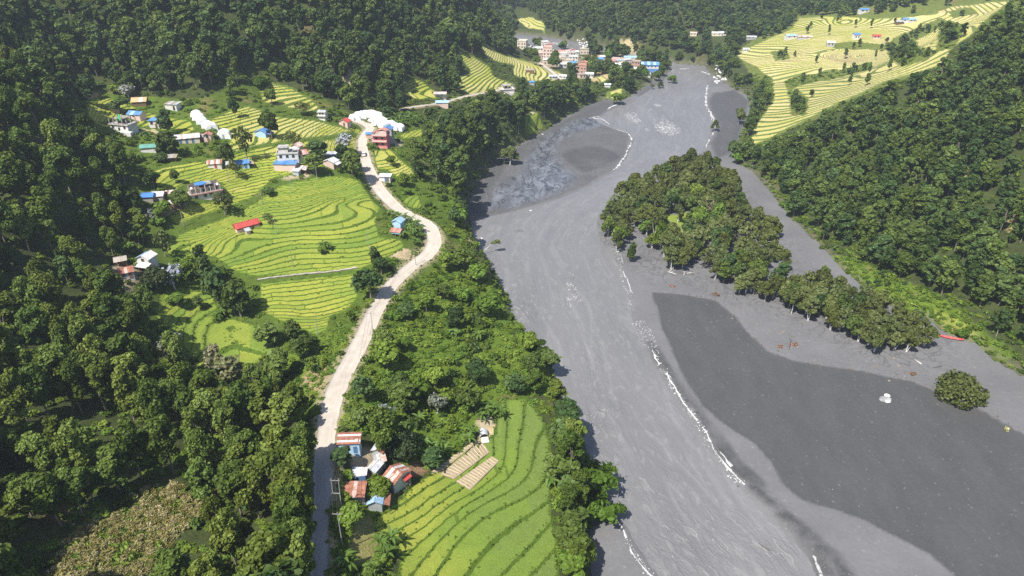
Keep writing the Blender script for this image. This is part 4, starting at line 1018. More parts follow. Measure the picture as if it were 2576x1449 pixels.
family('pale', lobes_round, 2, 'leaf_pale', 700, .62, 'bark_pale', [(9, 3.2), (8, 3.0)], shell=(.4, 1.05))
family('grey', lobes_round, 2, 'leaf_grey', 420, .6, 'bark_pale', [(7, 3.4), (6, 3.0)], shell=(.5, 1.05))
family('thin', lobes_round, 2, 'leaf_olive', 330, .62, 'bark', [(9, 3.4), (8, 3.2)], shell=(.5, 1.1))
family('grove', lobes_layer, 4, 'leaf_olive', 1500, .72, 'bark_pale', [(10, 4.2), (9, 4.6), (11, 3.9), (8, 3.6)], asp=1.7, fork=2, r0=.22, flat=.62, jit=.75, up=.7)
family('grovegreen', lobes_layer, 2, 'leaf_bright', 1000, .72, 'bark_pale', [(7, 4.0), (6, 3.6)], asp=1.7, fork=2, r0=.2, flat=.62, jit=.75, up=.7)
def lobes_shrub(h, R, seed, nl=6):
    r = random.Random(seed)
    return [(r.uniform(-.6, .6) * R, r.uniform(-.6, .6) * R, h * r.uniform(.3, .6), R * r.uniform(.4, .62)) for i in range(nl)]
def shrub_mesh(name, leaf, n, size, h, R, seed, asp=1.4):
    return crown_mesh(name, lobes_shrub(h, R, seed), n, size, asp, seed, M[leaf], .5, .7, (.6, 1.05), .9)
SHRUBS = [shrub_mesh('shrub', 'leaf_bright', 150, .34, 1.5, 1.15, 1), shrub_mesh('shrub', 'leaf_bright', 130, .36, 1.1, 1.3, 2), shrub_mesh('shrub', 'leaf_forest', 100, .42, 1.6, 1.1, 3), shrub_mesh('shrub', 'leaf_weed', 80, .5, 1.0, 1.2, 4)]
DRYTUFT = [shrub_mesh('dry_grass', 'leaf_dry', 90, .75, .9, .8, 8, .22), shrub_mesh('dry_grass', 'leaf_dry', 80, .8, .7, .9, 9, .22), shrub_mesh('dry_grass', 'leaf_bright', 40, .4, .7, .7, 10)]
WEEDS = [shrub_mesh('weed', 'leaf_weed', 16, .34, .5, .42, 11), shrub_mesh('weed', 'leaf_weed', 12, .36, .42, .4, 12), shrub_mesh('weed', 'leaf_bright', 14, .34, .5, .4, 13)]

# bare tree
def bare_mesh(name, h, R, seed, m, r0=.2):
    r = random.Random(seed); mb = MB()
    def br(p, d, L, rad, lev):
        e = p + d * L
        mb.tube([p, p.lerp(e, .5) + Vector((r.uniform(-.1, .1) * L, r.uniform(-.1, .1) * L, 0)), e], [rad, rad * .8, rad * .55], 5 if lev < 2 else 3, lev == 0)
        if lev < 4:
            for i in range(3 if lev else 5):
                q = (d * .75 + Vector((r.uniform(-1, 1), r.uniform(-1, 1), r.uniform(-.15, .7))) * .75).normalized()
                br(p.lerp(e, r.uniform(.6, 1)), q, L * r.uniform(.5, .75), rad * .5, lev + 1)
    br(Vector((0, 0, -.5)), Vector((.03, .02, 1)), h * .38, r0, 0)
    return mb.mesh(name, m)

# banana plant: each blade a mesh of its own
def banana_blade(seed, L=2.6, w=.62, droop=1.0):
    r = random.Random(seed); V = []; Q = []; n = 7
    for i in range(n):
        t = i / (n - 1); x = L * (t * .92); z = L * (.75 * t - .95 * droop * t * t)
        ww = w * .5 * (math.sin(math.pi * min(1, .12 + t * .93)) ** .6) if 0 < i < n - 1 else .04
        V += [(x, -ww, z + ww * .3), (x, 0, z - .02), (x, ww, z + ww * .3)]
    for i in range(n - 1):
        for j in range(2): Q.append((i * 3 + j, i * 3 + j + 1, i * 3 + j + 4, i * 3 + j + 3))
    return np_mesh('banana_leaf', V, Q, M['leaf_banana'], None, {'lv': ('FACE', 'FLOAT', [r.uniform(.3, 1)] * len(Q))})
BLADES = [banana_blade(i, 2.3 + .25 * i, .6 + .05 * i, .75 + .15 * (i % 3)) for i in range(4)]
BSTEM = MB().tube([(0, 0, -.5), (0, 0, 1.2), (.05, 0, 2.3)], [.2, .16, .08], 7).mesh('banana_stem', M['leaf_weed'])
BSTEM.attributes.new('lv', 'FLOAT', 'FACE').data.foreach_set('value', [.6] * len(BSTEM.polygons))
def banana_joined(seed):
    r = random.Random(seed); V = []; F_ = []; lv = []
    for s_ in range(3):
        ox, oy, sc = (r.uniform(-1.1, 1.1), r.uniform(-1.1, 1.1), r.uniform(.6, 1.0)) if s_ else (0, 0, 1)
        for i in range(8):
            me = BLADES[r.randrange(4)]; a = 6.283 * i / 8 + r.uniform(-.3, .3); tl = r.uniform(-.1, .45); b = len(V)
            for v in me.vertices:
                c = Matrix.Rotation(a, 3, 'Z') @ (Matrix.Rotation(-tl, 3, 'Y') @ v.co) * sc
                V.append((c.x + ox, c.y + oy, c.z + 2.2 * sc))
            for p in me.polygons: F_.append([b + q for q in p.vertices]); lv.append(r.uniform(.3, 1))
    return np_mesh('banana_clump', V, F_, M['leaf_banana'], None, {'lv': ('FACE', 'FLOAT', lv)})
BANANA_J = [banana_joined(1), banana_joined(2), banana_joined(3)]
nban = [0]
def banana(u, v, label, sc=1.0, detail=True, group='banana plants'):
    p = ground(u, v); nban[0] += 1; r = random.Random(nban[0])
    if not detail:
        o = link('banana_plant', BANANA_J[nban[0] % 3], None, p, r.uniform(0, 6)); o.scale = (sc,) * 3
        return tag(o, label, 'banana plant', group)
    t = empty('banana_plant', p, r.uniform(0, 6)); t.scale = (sc,) * 3
    tag(t, label, 'banana plant', group)
    link('stem', BSTEM, t)
    for i in range(9):
        o = link('leaf', BLADES[r.randrange(4)], t, (0, 0, 2.15 + r.uniform(-.15, .2)))
        o.rotation_euler = (0, -r.uniform(-.15, .6), 6.283 * i / 9 + r.uniform(-.3, .3))
    return t

# bamboo
def bamboo_meshes(seed, h=12, n=30):
    r = random.Random(seed); rn = np.random.default_rng(seed); mb = MB(); P = []; N = []
    for i in range(n):
        a = r.uniform(0, 6.28); b0 = Vector((math.cos(a) * r.uniform(0, 1), math.sin(a) * r.uniform(0, 1.4), -.4)); hh = h * r.uniform(.65, 1.05); out = r.uniform(1.5, 4.5)
        pts = [b0 + Vector((math.cos(a) * out * t ** 2.2, math.sin(a) * out * t ** 2.2, hh * (t - .32 * t ** 3.5) + .4)) for t in (0, .25, .5, .75, .9, 1.0)]
        mb.tube(pts, [.06, .055, .05, .035, .02, .01], 5, False)
        for k in range(70):
            t = r.uniform(.25, 1); j = min(int(t * 5), 4); c = pts[j].lerp(pts[j + 1], t * 5 - j)
            P.append(c + Vector((r.gauss(0, .5), r.gauss(0, .5), r.gauss(-.1, .4)))); N.append((math.cos(a) * .6 + r.gauss(0, .5), math.sin(a) * .6 + r.gauss(0, .5), .8))
    V, Q, lv = leaf_cards(np.array([tuple(p) for p in P]), np.array(N), .62, 2.1, seed)
    return mb.mesh('culms', M['leaf_weed']), np_mesh('bamboo_leaves', V, Q, M['leaf_bamboo'], None, {'lv': ('FACE', 'FLOAT', lv)})

# ------------------------------------------------------------------ where plants may stand: the open views of the photograph stay open
CLEAR = [FIELDS[k] for k in FIELDS] + [DRYPLOT, DRYGRASS, FAR_RIVER]
def road_poly(R, extra=0):
    L, Rr = [], []
    P = [(u, v, w * .5 * F / project(*at_z(u, v, z))[2]) for u, v, z, w in R]
    for i, (u, v, w) in enumerate(P):
        a = P[max(i - 1, 0)]; b = P[min(i + 1, len(P) - 1)]; dx, dy = b[0] - a[0], b[1] - a[1]; l = math.hypot(dx, dy); nx_, ny_ = -dy / l, dx / l
        k = w * math.hypot(nx_, ny_ * .55) + extra
        L.append((u + nx_ * k, v + ny_ * k)); Rr.append((u - nx_ * k, v - ny_ * k))
    return L + Rr[::-1]
ROADP = road_poly(ROAD, 2); CLEAR += [ROADP, road_poly(TRACK, 1), road_poly(TRACK2, 1)]
VIS_VALLEY = LEFT_BANK[:LEFT_BANK.index((1690, 172)) + 1] + RIGHT_BANK[RIGHT_BANK.index((1700, 160)):]
CLEAR.append([(1285, 86), (1360, 92), (1462, 108), (1478, 126), (1420, 128), (1345, 112), (1290, 106)])
RESERVE = []      # (u0, u1, v0, v1) windows kept clear for houses
def in_clear(u, v):
    m = np.zeros(np.shape(u), bool)
    for p in CLEAR: m |= inpoly(u, v, p)
    m |= inpoly(u, v, VIS_VALLEY)
    for p in HEDGES: m &= ~inpoly(u, v, p)
    for a, b, c, d in RESERVE: m |= (u > a) & (u < b) & (v > c) & (v < d)
    return m

# ------------------------------------------------------------------ buildings (table first: the forest keeps clear of them)
D2R = math.pi / 180
HOUSES = []
def hs(u, v, w, d, h, rot, roof, rm, wall, label, name='house', cat='house', group=None, **k):
    z = ground(u, v); dep = project(z.x, z.y, z.z)[2]; px = F / dep
    sc = .93 if roof == 'unfinished' else .84 if dep < 230 else .78 if dep < 480 else .88
    w, d, h = w * sc, d * sc, h * (sc + 1) / 2
    for kk in ('door', 'win'):
        if kk in k: k[kk] = [(q[0], q[1] * sc) + tuple(a * (sc + 1) / 2 for a in q[2:]) for q in k[kk]]
    if 'rise' in k: k['rise'] *= (sc + .15)
    if 'leanto' in k: k['leanto'] = (k['leanto'][0], k['leanto'][1] * sc) + tuple(k['leanto'][2:])
    if 'dish' in k: k['dish'] = tuple(a * sc for a in k['dish'])
    RESERVE.append((u - w * px * .62, u + w * px * .62, v - (h * .85 + d * .3) * px, v + 3))
    HOUSES.append(dict(p=z, w=w, d=d, h=h, rot=rot, roof=roof, rm=rm, wall=wall, label=label, name=name, cat=cat, group=group, **k))
NEARG = 'tin houses beside the road bend'
hs(945, 1286, 3.3, 4.6, 2.6, 3, 'gy', ['bluelight'] , 'wtin', 'small tin house with a sky blue gable roof and a satellite dish', sheets=3, leanto=(1, 2.0, 'rust'), dish=(0.1, 1.3), rise=.7, group=NEARG, door=[('r', .6)])
hs(893, 1271, 4.6, 4.2, 2.7, 2, 'shed', ['rust', 'rust', 'rustpale', 'rust'], 'wtin', 'rusty flat roofed shed on posts between the pole and the blue roofed house', 'shed', 'shed', sheets=5, posts=True, group=NEARG, fall=.5)
hs(880, 1140, 5.4, 3.0, 3.1, 3, 'shed', ['rust', 'tinwhite', 'rust', 'rust', 'tinwhite', 'rust'], 'wblue', 'tin roofed house striped rust and white right beside the road', sheets=6, across=True, dish=(2.2, .5), group=NEARG, door=[('f', 1.6)], win=[('f', -.4, 1.3)], fall=.6)
hs(950, 1152, 2.9, 4.2, 2.3, -18, 'gy', ['silver', 'rust'], 'wtin', 'little gable hut with half silver, half rusty roof and pale blue gable', 'hut', 'hut', sheets=3, group=NEARG, gable='wblue', rise=.6)
hs(960, 1178, 2.4, 2.4, 1.9, 20, 'shed', ['rustpale', 'tinwhite', 'tingrey'], 'woodgrey', 'ramshackle lean-to of pink and white tin sheets below the little gable hut', 'shed', 'shed', sheets=4, group=NEARG, messy=True)
hs(905, 1214, 3.2, 2.6, 1.9, 4, 'shed', ['tinwhite', 'tinwhite', 'silver'], 'doorblue', 'low shed with a white tin roof and a blue edge', 'shed', 'shed', sheets=3, group=NEARG, messy=True, fall=.3)
hs(935, 1197, 2.4, 3.4, 1.9, -25, 'gy', ['tinwhite', 'silver'], 'woodgrey', 'small white tin roofed shed behind the low blue edged shed', 'shed', 'shed', sheets=3, group=NEARG, rise=.4)
hs(979, 1229, 4.0, 6.2, 2.7, -38, 'gx', ['rust', 'tinwhite', 'rust', 'rustpale', 'rust'], 'wtin', 'largest tin house, gable roof streaked rust and white, red side panel', sheets=5, group=NEARG, rise=1.2, leanto=(1, 1.1, 'red', .5), door=[('r', 1.2)], win=[('f', 0, 1.2)], patch=True)
hs(1218, 1102, 2.8, 2.6, 1.5, 8, 'arch', ['silver'], 'woodgrey', 'small round topped tin hut beside the cut paddies and bananas', 'hut', 'hut')
# left edge farm
hs(322, 702, 4.4, 5.0, 2.5, 28, 'gx', ['rust', 'rust', 'rustpale'], 'wtin', 'rusty roofed grey plank house at the edge of the left forest', sheets=5, rise=.8, win=[('f', -1, 1.2)], door=[('f', 1.2)])
hs(366, 680, 5.0, 4.4, 4.6, -16, 'gy', ['bluelight', 'tinwhite'], 'wwhite', 'tall white house with blue and white gable roof at the forest edge', sheets=3, rise=1.0, veranda=True, win=[('f', 0, 3.2)])
hs(307, 672, 3.6, 3.6, 2.4, 25, 'gx', ['woodgrey'], 'wood', 'grey plank roofed open cattle shed left of the tall white house', 'shed', 'shed', sheets=4, posts=True, rise=.7)
# red hall
hs(626, 579, 10.5, 4.6, 2.1, 40, 'gx', ['red'], 'wred', 'long red roofed hall standing alone in the rice terraces', 'hall', 'hall', sheets=8, rise=1.1, win=[('l', 0, 1.2)], basewall='wpink', door=[('f', 2.0)])
hs(626, 590, 1.7, 1.5, 1.6, 40, 'shed', ['tingrey'], 'wpink', 'tiny pink outhouse in front of the red roofed hall', 'outhouse', 'outhouse', sheets=2)
# white house with unfinished storey
hs(523, 503, 11.5, 6.2, 2.9, 32, 'unfinished', ['concrete'], 'wwhite', 'large white house with a grimy unfinished upper storey and blue tarp', win=[('f', -3.8, 1.4), ('f', -.5, 1.4), ('f', 1.8, 1.4), ('l', 0, 1.4)], door=[('f', 4.0)], upper='grime', tarp=True)
hs(372, 508, 4.6, 4.4, 2.2, 8, 'gx', ['tarpblue'], 'woodgrey', 'low shed under a dark blue tarpaulin beside the forest shadow', 'shed', 'shed', sheets=2, rise=.8)
hs(398, 507, 4.6, 5.0, 2.4, 8, 'gx', ['tinwhite', 'silver', 'tinwhite'], 'woodgrey', 'shed with a white front roof and rust stripe next to the blue tarpaulin', 'shed', 'shed', sheets=4, rise=.9, backm='rust')
hs(432, 500, 4.6, 2.8, 2.0, 14, 'shed', ['tinwhite', 'rust', 'tinwhite'], 'wood', 'open shed with white tin strips behind the terracotta roofed shack', 'shed', 'shed', sheets=6, posts=True)
hs(427, 524, 4.0, 3.0, 1.6, 16, 'shed', ['rust', 'rustpale', 'tinwhite'], 'wood', 'tumbledown shack of rust red and pink tin sheets', 'shack', 'shack', sheets=5, messy=True)
# upper settlement
hs(541, 424, 6.4, 5.0, 2.3, 12, 'gx', ['rustpale', 'rust', 'silver'], 'wwhite', 'white walled house with a striped rusty and silver gable roof in the paddies', sheets=8, rise=.9, door=[('f', .5)])
hs(612, 424, 6.2, 4.6, 2.4, 22, 'gx', ['blue'], 'wblue', 'bright blue roofed low house right of the striped roofed one', sheets=4, rise=.9, leanto=(1, 2.4, 'rustpale'), door=[('f', -1), ('f', 1.4)])
hs(581, 424, 3.6, 3.0, 1.8, 20, 'shed', ['tingrey', 'silver'], 'wood', 'grey lean-to between the striped roof and the bright blue roof', 'shed', 'shed', sheets=3)
hs(433, 408, 4.0, 3.4, 1.9, 10, 'shed', ['thatch', 'tingrey'], 'wood', 'dark little field hut below the long silver roofed house', 'hut', 'hut', sheets=3, posts=True)
hs(374, 384, 7.0, 4.6, 2.4, 12, 'gx', ['green'], 'wwhite', 'white house with a pale green roof half hidden by trees', sheets=4, rise=.8)
hs(471, 361, 12.5, 5.2, 2.6, 20, 'gx', ['tinwhite', 'silver', 'tinwhite', 'rustpale'], 'wcream', 'long farmhouse with silver and rust tin roof and shaded veranda', sheets=10, rise=1.1, door=[('f', -3), ('f', 0), ('f', 3)], veranda=False, dfront='doorblue')
hs(524, 359, 3.6, 3.6, 3.6, 8, 'gy', ['redpale'], 'wpink', 'narrow pink two storey house with a red roof beside the long farmhouse', sheets=2, rise=.8, win=[('f', 0, 2.4)], door=[('f', .4)])
hs(505, 356, 4.4, 3.0, 2.0, 15, 'shed', ['tingrey', 'thatch'], 'wood', 'dark shed between the long farmhouse and the narrow pink house', 'shed', 'shed', sheets=3)
hs(389, 322, 5.0, 4.4, 3.6, 4, 'hip', ['blue'], 'wwhite', 'square white house with a bright blue hip roof', win=[('f', -1, 1.8)], door=[('f', 1.2)])
hs(302, 332, 11.0, 7.0, 3.2, -14, 'frame', ['concrete'], 'wwhite', 'unfinished white concrete house with bare columns on its roof', win=[('f', -3.5, 1.6), ('f', 3.5, 1.6)], door=[('f', 0)])
hs(338, 301, 8.0, 5.0, 2.6, -14, 'gx', ['blue', 'bluelight', 'blue'], 'wpink', 'pale pink house with patched blue roof behind the unfinished house', sheets=4, rise=1.0, win=[('f', 0, 1.3)])
hs(291, 284, 3.4, 3.0, 2.4, 20, 'shed', ['tinwhite'], 'wpink', 'tiny whitewashed hut at the top of the left paddies', 'hut', 'hut', sheets=2)
hs(351, 267, 7.6, 5.0, 2.4, 10, 'gx', ['thatchbrown', 'thatchbrown', 'tinwhite'], 'wood', 'brown thatched house below the back forest', sheets=4, rise=1.4)
hs(431, 277, 7.4, 4.8, 2.8, -12, 'shed', ['thatch', 'tingrey'], 'wwhite', 'white walled house with a dark flat roof below the back forest', sheets=4, door=[('f', 2)], fall=.3)
hs(656, 346, 6.6, 5.2, 2.7, -14, 'gy', ['bluelight', 'blue'], 'wblue', 'pale blue gable house in the yellow terraces beside a tall tree', sheets=3, rise=1.1, leanto=(1, 2.6, 'blue'))
hs(810, 302, 4.2, 4.0, 4.2, -8, 'gx', ['tingrey'], 'wwhite', 'small grey two storey house at the foot of the dark woods', sheets=3, rise=.6, win=[('f', -.9, 3.0), ('f', .9, 3.0)], slab=True)
hs(864, 318, 5.6, 4.6, 2.6, -16, 'gy', ['redpale', 'red'], 'wpink', 'small pink house with a red gable roof near the white tunnels', sheets=3, rise=1.1, door=[('f', .6)])
# central cluster
hs(717, 430, 11.0, 4.6, 3.0, -4, 'shed', ['blue', 'blue', 'tarpblue'], 'wpink', 'low pink house with a flat bright blue roof below the white house', sheets=5, fall=.25)
hs(727, 416, 10.5, 6.5, 5.2, 8, 'flat', ['concrete'], 'wwhite', 'white two storey house above the flat bright blue roof', win=[('f', -3.4, 3.6), ('f', -.2, 3.6), ('f', 2.8, 3.6), ('f', 1, 1.2), ('f', 3.5, 1.2)], parapet='conlight', cabin=True)
hs(762, 412, 6.6, 5.4, 4.4, 34, 'gx', ['redpale', 'rustpale'], 'wcream', 'house with a terracotta gable roof behind the white house', sheets=5, rise=1.2, win=[('f', -1.5, 2.8), ('f', 1.2, 2.8)])
hs(744, 391, 4.6, 4.2, 4.4, -20, 'gy', ['rustpale'], 'wcream', 'small high house with a pinkish roof at the back of the cluster', sheets=3, rise=1.0)
hs(744, 441, 3.4, 2.8, 1.9, -14, 'shed', ['tinwhite', 'silver'], 'wtin', 'small grey tin box shed at the front of the cluster', 'shed', 'shed', sheets=2)
hs(759, 437, 4.8, 3.4, 1.9, -14, 'shed', ['rustpale', 'tinwhite', 'tingrey'], 'wood', 'open fronted shed with pale tin sheets at the front of the cluster', 'shed', 'shed', sheets=5, posts=True)
hs(827, 421, 6.4, 4.8, 2.6, -22, 'gy', ['tinwhite', 'silver'], 'wpink', 'small pink walled house with a grey gable roof', sheets=3, rise=1.0, leanto=(1, 2.4, 'silver'))
hs(848, 402, 13.0, 4.0, 2.4, 4, 'shed', ['tingrey', 'silver'], 'wgrey', 'long low grey roofed shed beside the roadside trees', 'shed', 'shed', sheets=8, fall=.3)
# pink house by the road
hs(957, 371, 8.4, 7.0, 5.8, -6, 'flat', ['concrete'], 'wpinkhot', 'bright pink two storey house with balconies by the road', win=[('f', -2, 1.3), ('f', 1.6, 1.3), ('f', -2, 4.2), ('f', 1.6, 4.2)], parapet='wpinkhot', balcony=True, pent=('redpale', 'wpink'))
hs(976, 362, 5.4, 5.0, 8.0, -6, 'gy', ['blue'], 'wgrey', 'tall narrow grey house with a blue gable roof behind the pink house', sheets=2, rise=.9, win=[('f', 1, 6.0), ('r', 0, 5.0)])
hs(928, 348, 3.4, 3.0, 2.4, -6, 'gx', ['blue'], 'brick', 'little roadside stall with a blue roof next to the pink house', 'stall', 'stall', sheets=2, rise=.5)
hs(968, 457, 6.0, 3.6, 2.4, -6, 'shed', ['tinwhite', 'tinwhite', 'silver'], 'wwhite', 'white roofed roadside hut below the small yellow paddies', 'hut', 'hut', sheets=4, door=[('f', .6), ('f', 1.8)], fall=.3)
hs(998, 575, 4.2, 4.2, 3.0, -20, 'gy', ['bluelight'], 'wblue', 'pale blue gable house among bananas inside the road bend', sheets=3, rise=.9)
hs(995, 596, 4.4, 3.8, 2.4, -16, 'gx', ['rust', 'redpale'], 'wblue', 'rust roofed hut on stilts in front of the pale blue gable house', 'hut', 'hut', sheets=4, rise=.7, stilts=1.2)
# side road
hs(1107, 246, 9.0, 5.0, 2.6, 0, 'gx', ['rustpale', 'tingrey'], 'wwhite', 'lone shed with pinkish grey roof at the foot of the terraced spur', 'shed', 'shed', sheets=5, rise=.8, posts=True)
hs(1112, 270, 9.0, 5.0, 2.8, 2, 'shed', ['bluelight'], 'wpink', 'pink walled shop with a light blue roof by the side road', 'shop', 'shop', sheets=4, fall=.3)
hs(1277, 236, 12.0, 7.5, 3.2, 14, 'frame', ['conlight'], 'conlight', 'unfinished concrete building frame at the end of the side road')
hs(1332, 183, 7.0, 4.0, 2.2, -10, 'gx', ['thatch'], 'wood', 'dark hut in the yellow paddies before the village', 'hut', 'hut', sheets=3, rise=.9)
hs(1338, 214, 4.0, 3.0, 2.2, 0, 'gx', ['blue'], 'wgrey', 'small blue roof showing between trees of the river bank', 'hut', 'hut', sheets=2, rise=.5)
hs(1528, 220, 5.0, 3.4, 2.2, -10, 'gx', ['tinwhite', 'bluelight'], 'wwhite', 'small white hut in the shore bushes below the village', 'hut', 'hut', sheets=3, rise=.6)
# the blue hall of the village
hs(1634, 182, 16.0, 8.0, 6.5, -6, 'gx', ['bluelight', 'blue'], 'blue', 'large bright blue two storey hall at the tip of the village', 'hall', 'hall', sheets=6, rise=1.6, win=[('f', -5, 4.4), ('f', -1.7, 4.4), ('f', 1.7, 4.4), ('f', 5, 4.4)], band='tinwhite')
VG = 'houses of the far riverside village'
VIL = [(1312, 124, 10, 8, 9, 'wcream', 'flat', 'conlight', 'three storey cream house at the upstream end of the village'), (1372, 134, 8, 7, 13, 'wwhite', 'flat', 'conlight', 'tallest white tower house in the village'),
       (1377, 150, 10, 8, 13, 'wpink', 'flat', 'redpale', 'tall pink house with a red roof room in the village'), (1364, 148, 9, 7, 6, 'wpink', 'flat', 'wcream', 'low pink wing beside the tall pink house'),
       (1354, 137, 10, 7, 7, 'wwhite', 'gx', 'tinwhite', 'white gable house left of the tall pink house'), (1391, 150, 8, 6, 6, 'wpink', 'flat', 'concrete', 'pink house right of the tall pink house'),
       (1378, 164, 9, 6, 6, 'wpink', 'gx', 'tinwhite', 'white roofed pink house above the yellow paddies'), (1412, 156, 8, 6, 5, 'wcream', 'flat', 'tingrey', None), (1425, 153, 9, 6, 6, 'wwhite', 'flat', 'concrete', None),
       (1437, 149, 9, 7, 7, 'wwhite', 'flat', 'redpale', 'white house with a red roof room by the village river front'), (1426, 143, 8, 6, 6, 'wpink', 'flat', 'concrete', None), (1446, 146, 9, 6, 7, 'wwhite', 'gx', 'tinwhite', None),
       (1414, 140, 8, 6, 5, 'brick', 'gx', 'redpale', 'red roofed house in the middle of the village'), (1402, 146, 8, 6, 5, 'wcream', 'flat', 'concrete', None), (1442, 160, 9, 6, 7, 'wwhite', 'flat', 'conlight', None), (1430, 164, 9, 6, 5, 'wcream', 'flat', 'concrete', None),
       (1420, 171, 10, 6, 4, 'wwhite', 'gx', 'tinwhite', None), (1441, 170, 6, 5, 5, 'wblue', 'gx', 'blue', 'small blue roofed house on the village front'), (1450, 176, 8, 6, 5, 'wgrey', 'gx', 'tingrey', None),
       (1470, 137, 10, 6, 6, 'wcream', 'flat', 'concrete', 'cream two storey house apart from the village by the river'), (1462, 187, 10, 8, 9, 'brick', 'flat', 'redpale', 'three storey brick house with a red roof at the village front'), (1452, 184, 7, 6, 6, 'wwhite', 'gx', 'redpale', 'red roofed house left of the brick house'),
       (1482, 196, 8, 5, 4, 'wwhite', 'gx', 'tinwhite', 'white shed right of the brick house'), (1466, 198, 7, 5, 4, 'wpink', 'flat', 'concrete', None), (1392, 200, 8, 5, 3, 'wgrey', 'gx', 'tingrey', 'grey sheds beside the dirt track'), (1415, 199, 7, 4, 3, 'wwhite', 'gx', 'tinwhite', None),
       (1498, 154, 8, 6, 5, 'brick', 'gx', 'redpale', 'house with an orange red roof at the edge of the trees'), (1508, 157, 8, 6, 4, 'wblue', 'gx', 'blue', 'deep blue roofed house beside the orange red roof'), (1512, 152, 10, 5, 4, 'wwhite', 'gx', 'tinwhite', None),
       (1538, 164, 9, 6, 5, 'wpink', 'gx', 'redpale', 'reddish roofed house in the downstream half of the village'), (1548, 160, 9, 6, 5, 'wpink', 'flat', 'concrete', None), (1560, 163, 9, 6, 5, 'wcream', 'gx', 'tingrey', None), (1568, 170, 8, 5, 4, 'wwhite', 'gx', 'tinwhite', None),
       (1580, 165, 9, 6, 6, 'wwhite', 'flat', 'conlight', None), (1586, 156, 14, 7, 5, 'wwhite', 'gx', 'bluelight', 'long pale blue roofed hall under the far landslip'), (1598, 172, 9, 7, 7, 'brick', 'flat', 'concrete', 'unfinished brick house at the downstream end of the village'), (1600, 182, 7, 5, 4, 'wwhite', 'gx', 'tinwhite', None),
       (1326, 130, 8, 6, 5, 'wwhite', 'flat', 'concrete', None), (1338, 134, 8, 6, 5, 'wcream', 'gx', 'tingrey', None), (1402, 160, 7, 6, 6, 'wpink', 'flat', 'conlight', None), (1555, 172, 7, 5, 4, 'wwhite', 'gx', 'tinwhite', None), (1628, 194, 7, 5, 3, 'wwhite', 'gx', 'tingrey', 'grey roofed shed below the large bright blue hall'),
       (1390, 140, 8, 6, 5, 'wwhite', 'flat', 'concrete', None), (1436, 139, 7, 6, 5, 'wpink', 'gx', 'rustpale', None), (1418, 148, 7, 6, 6, 'wwhite', 'flat', 'conlight', None)]
for i, (u, v, w, d, h, wl, rf, rm, lb) in enumerate(VIL):
    h *= .8; nst = max(1, round(h / 3))
    wins = [('f', x, 1.3 + 3 * s) for s in range(nst) for x in ((-w * .28, w * .05, w * .32) if w > 7 else (-w * .2, w * .25))]
    wins = [q for q in wins if q[2] < h - .6]
    hs(u, v, w * .9, d * .9, h, (-18, 10, -8, 22, 0)[i % 5], rf if rf == 'gx' else 'flat', [rm], wl, lb or ('pale ' + {'wcream': 'cream', 'wwhite': 'white', 'wpink': 'pink', 'wgrey': 'grey'}.get(wl, 'grey') + (' flat roofed' if rf == 'flat' else ' tin roofed') + ' house packed into the far village'),
       win=wins, parapet=wl, group=VG, sheets=2, rise=.9, pent=(rm, wl) if (rf == 'flat' and rm in ('red', 'redpale')) else None)
RG = 'farmhouses on the terraces across the river'
for i, (u, v, w, d, h, rf, rm, wl, lb, nm) in enumerate([
    (2175, 33, 13, 7, 4, 'gx', 'blue', 'wwhite', 'highest farmhouse across the river, bright blue roof', 'house'), (2205, 99, 9, 6, 3.5, 'gx', 'red', 'wpink', 'farmhouse with a red roof on the far terraces', 'house'),
    (2156, 99, 8, 7, 5, 'gx', 'blue', 'wwhite', 'tall blue roofed farmhouse left of the red roofed one', 'house'), (2089, 118, 9, 7, 4.5, 'gx', 'tinwhite', 'wgrey', 'farmhouse with a grey white roof in the middle of the far terraces', 'house'),
    (1992, 98, 15, 7, 3.5, 'gx', 'bluelight', 'wwhite', 'long white farmhouse with a pale blue roof by the far wood', 'house'), (2024, 99, 18, 5, 2.8, 'gx', 'rustpale', 'wgrey', 'long dark shed right of the pale blue farmhouse', 'shed'),
    (2264, 62, 10, 6, 3, 'gx', 'tingrey', 'wood', 'dark shed in the high far terraces', 'shed'), (2281, 57, 10, 6, 3.5, 'gx', 'blue', 'wwhite', 'left of two blue roofs in the high far terraces', 'house'), (2296, 57, 10, 6, 3.5, 'gx', 'bluelight', 'wwhite', 'right of two blue roofs in the high far terraces', 'house'),
    (1803, 91, 14, 6, 3.5, 'gx', 'tinwhite', 'wcream', 'long pale house in the wood across the river', 'house'), (1818, 90, 11, 6, 3.5, 'gx', 'silver', 'wwhite', 'white house at the right end of the row in the far wood', 'house'), (1744, 91, 9, 6, 3.5, 'gx', 'rustpale', 'wcream', 'pinkish house hidden in the far wood', 'house'),
    (1877, 131, 8, 5, 3, 'gx', 'tinwhite', 'wwhite', 'small white house at the near lower tip of the far terraces', 'house'), (1890, 100, 13, 5, 3, 'gx', 'tingrey', 'wgrey', 'grey house by the pale gully in the far wood', 'house')]):
    hs(u, v, w * .72, d * .72, h * .8, (8, -10, 4, -14)[i % 4], rf, [rm], wl, lb, nm, nm, sheets=3, rise=.9, win=[('f', -w * .18, 1.5), ('f', w * .15, 1.5)], group=RG)

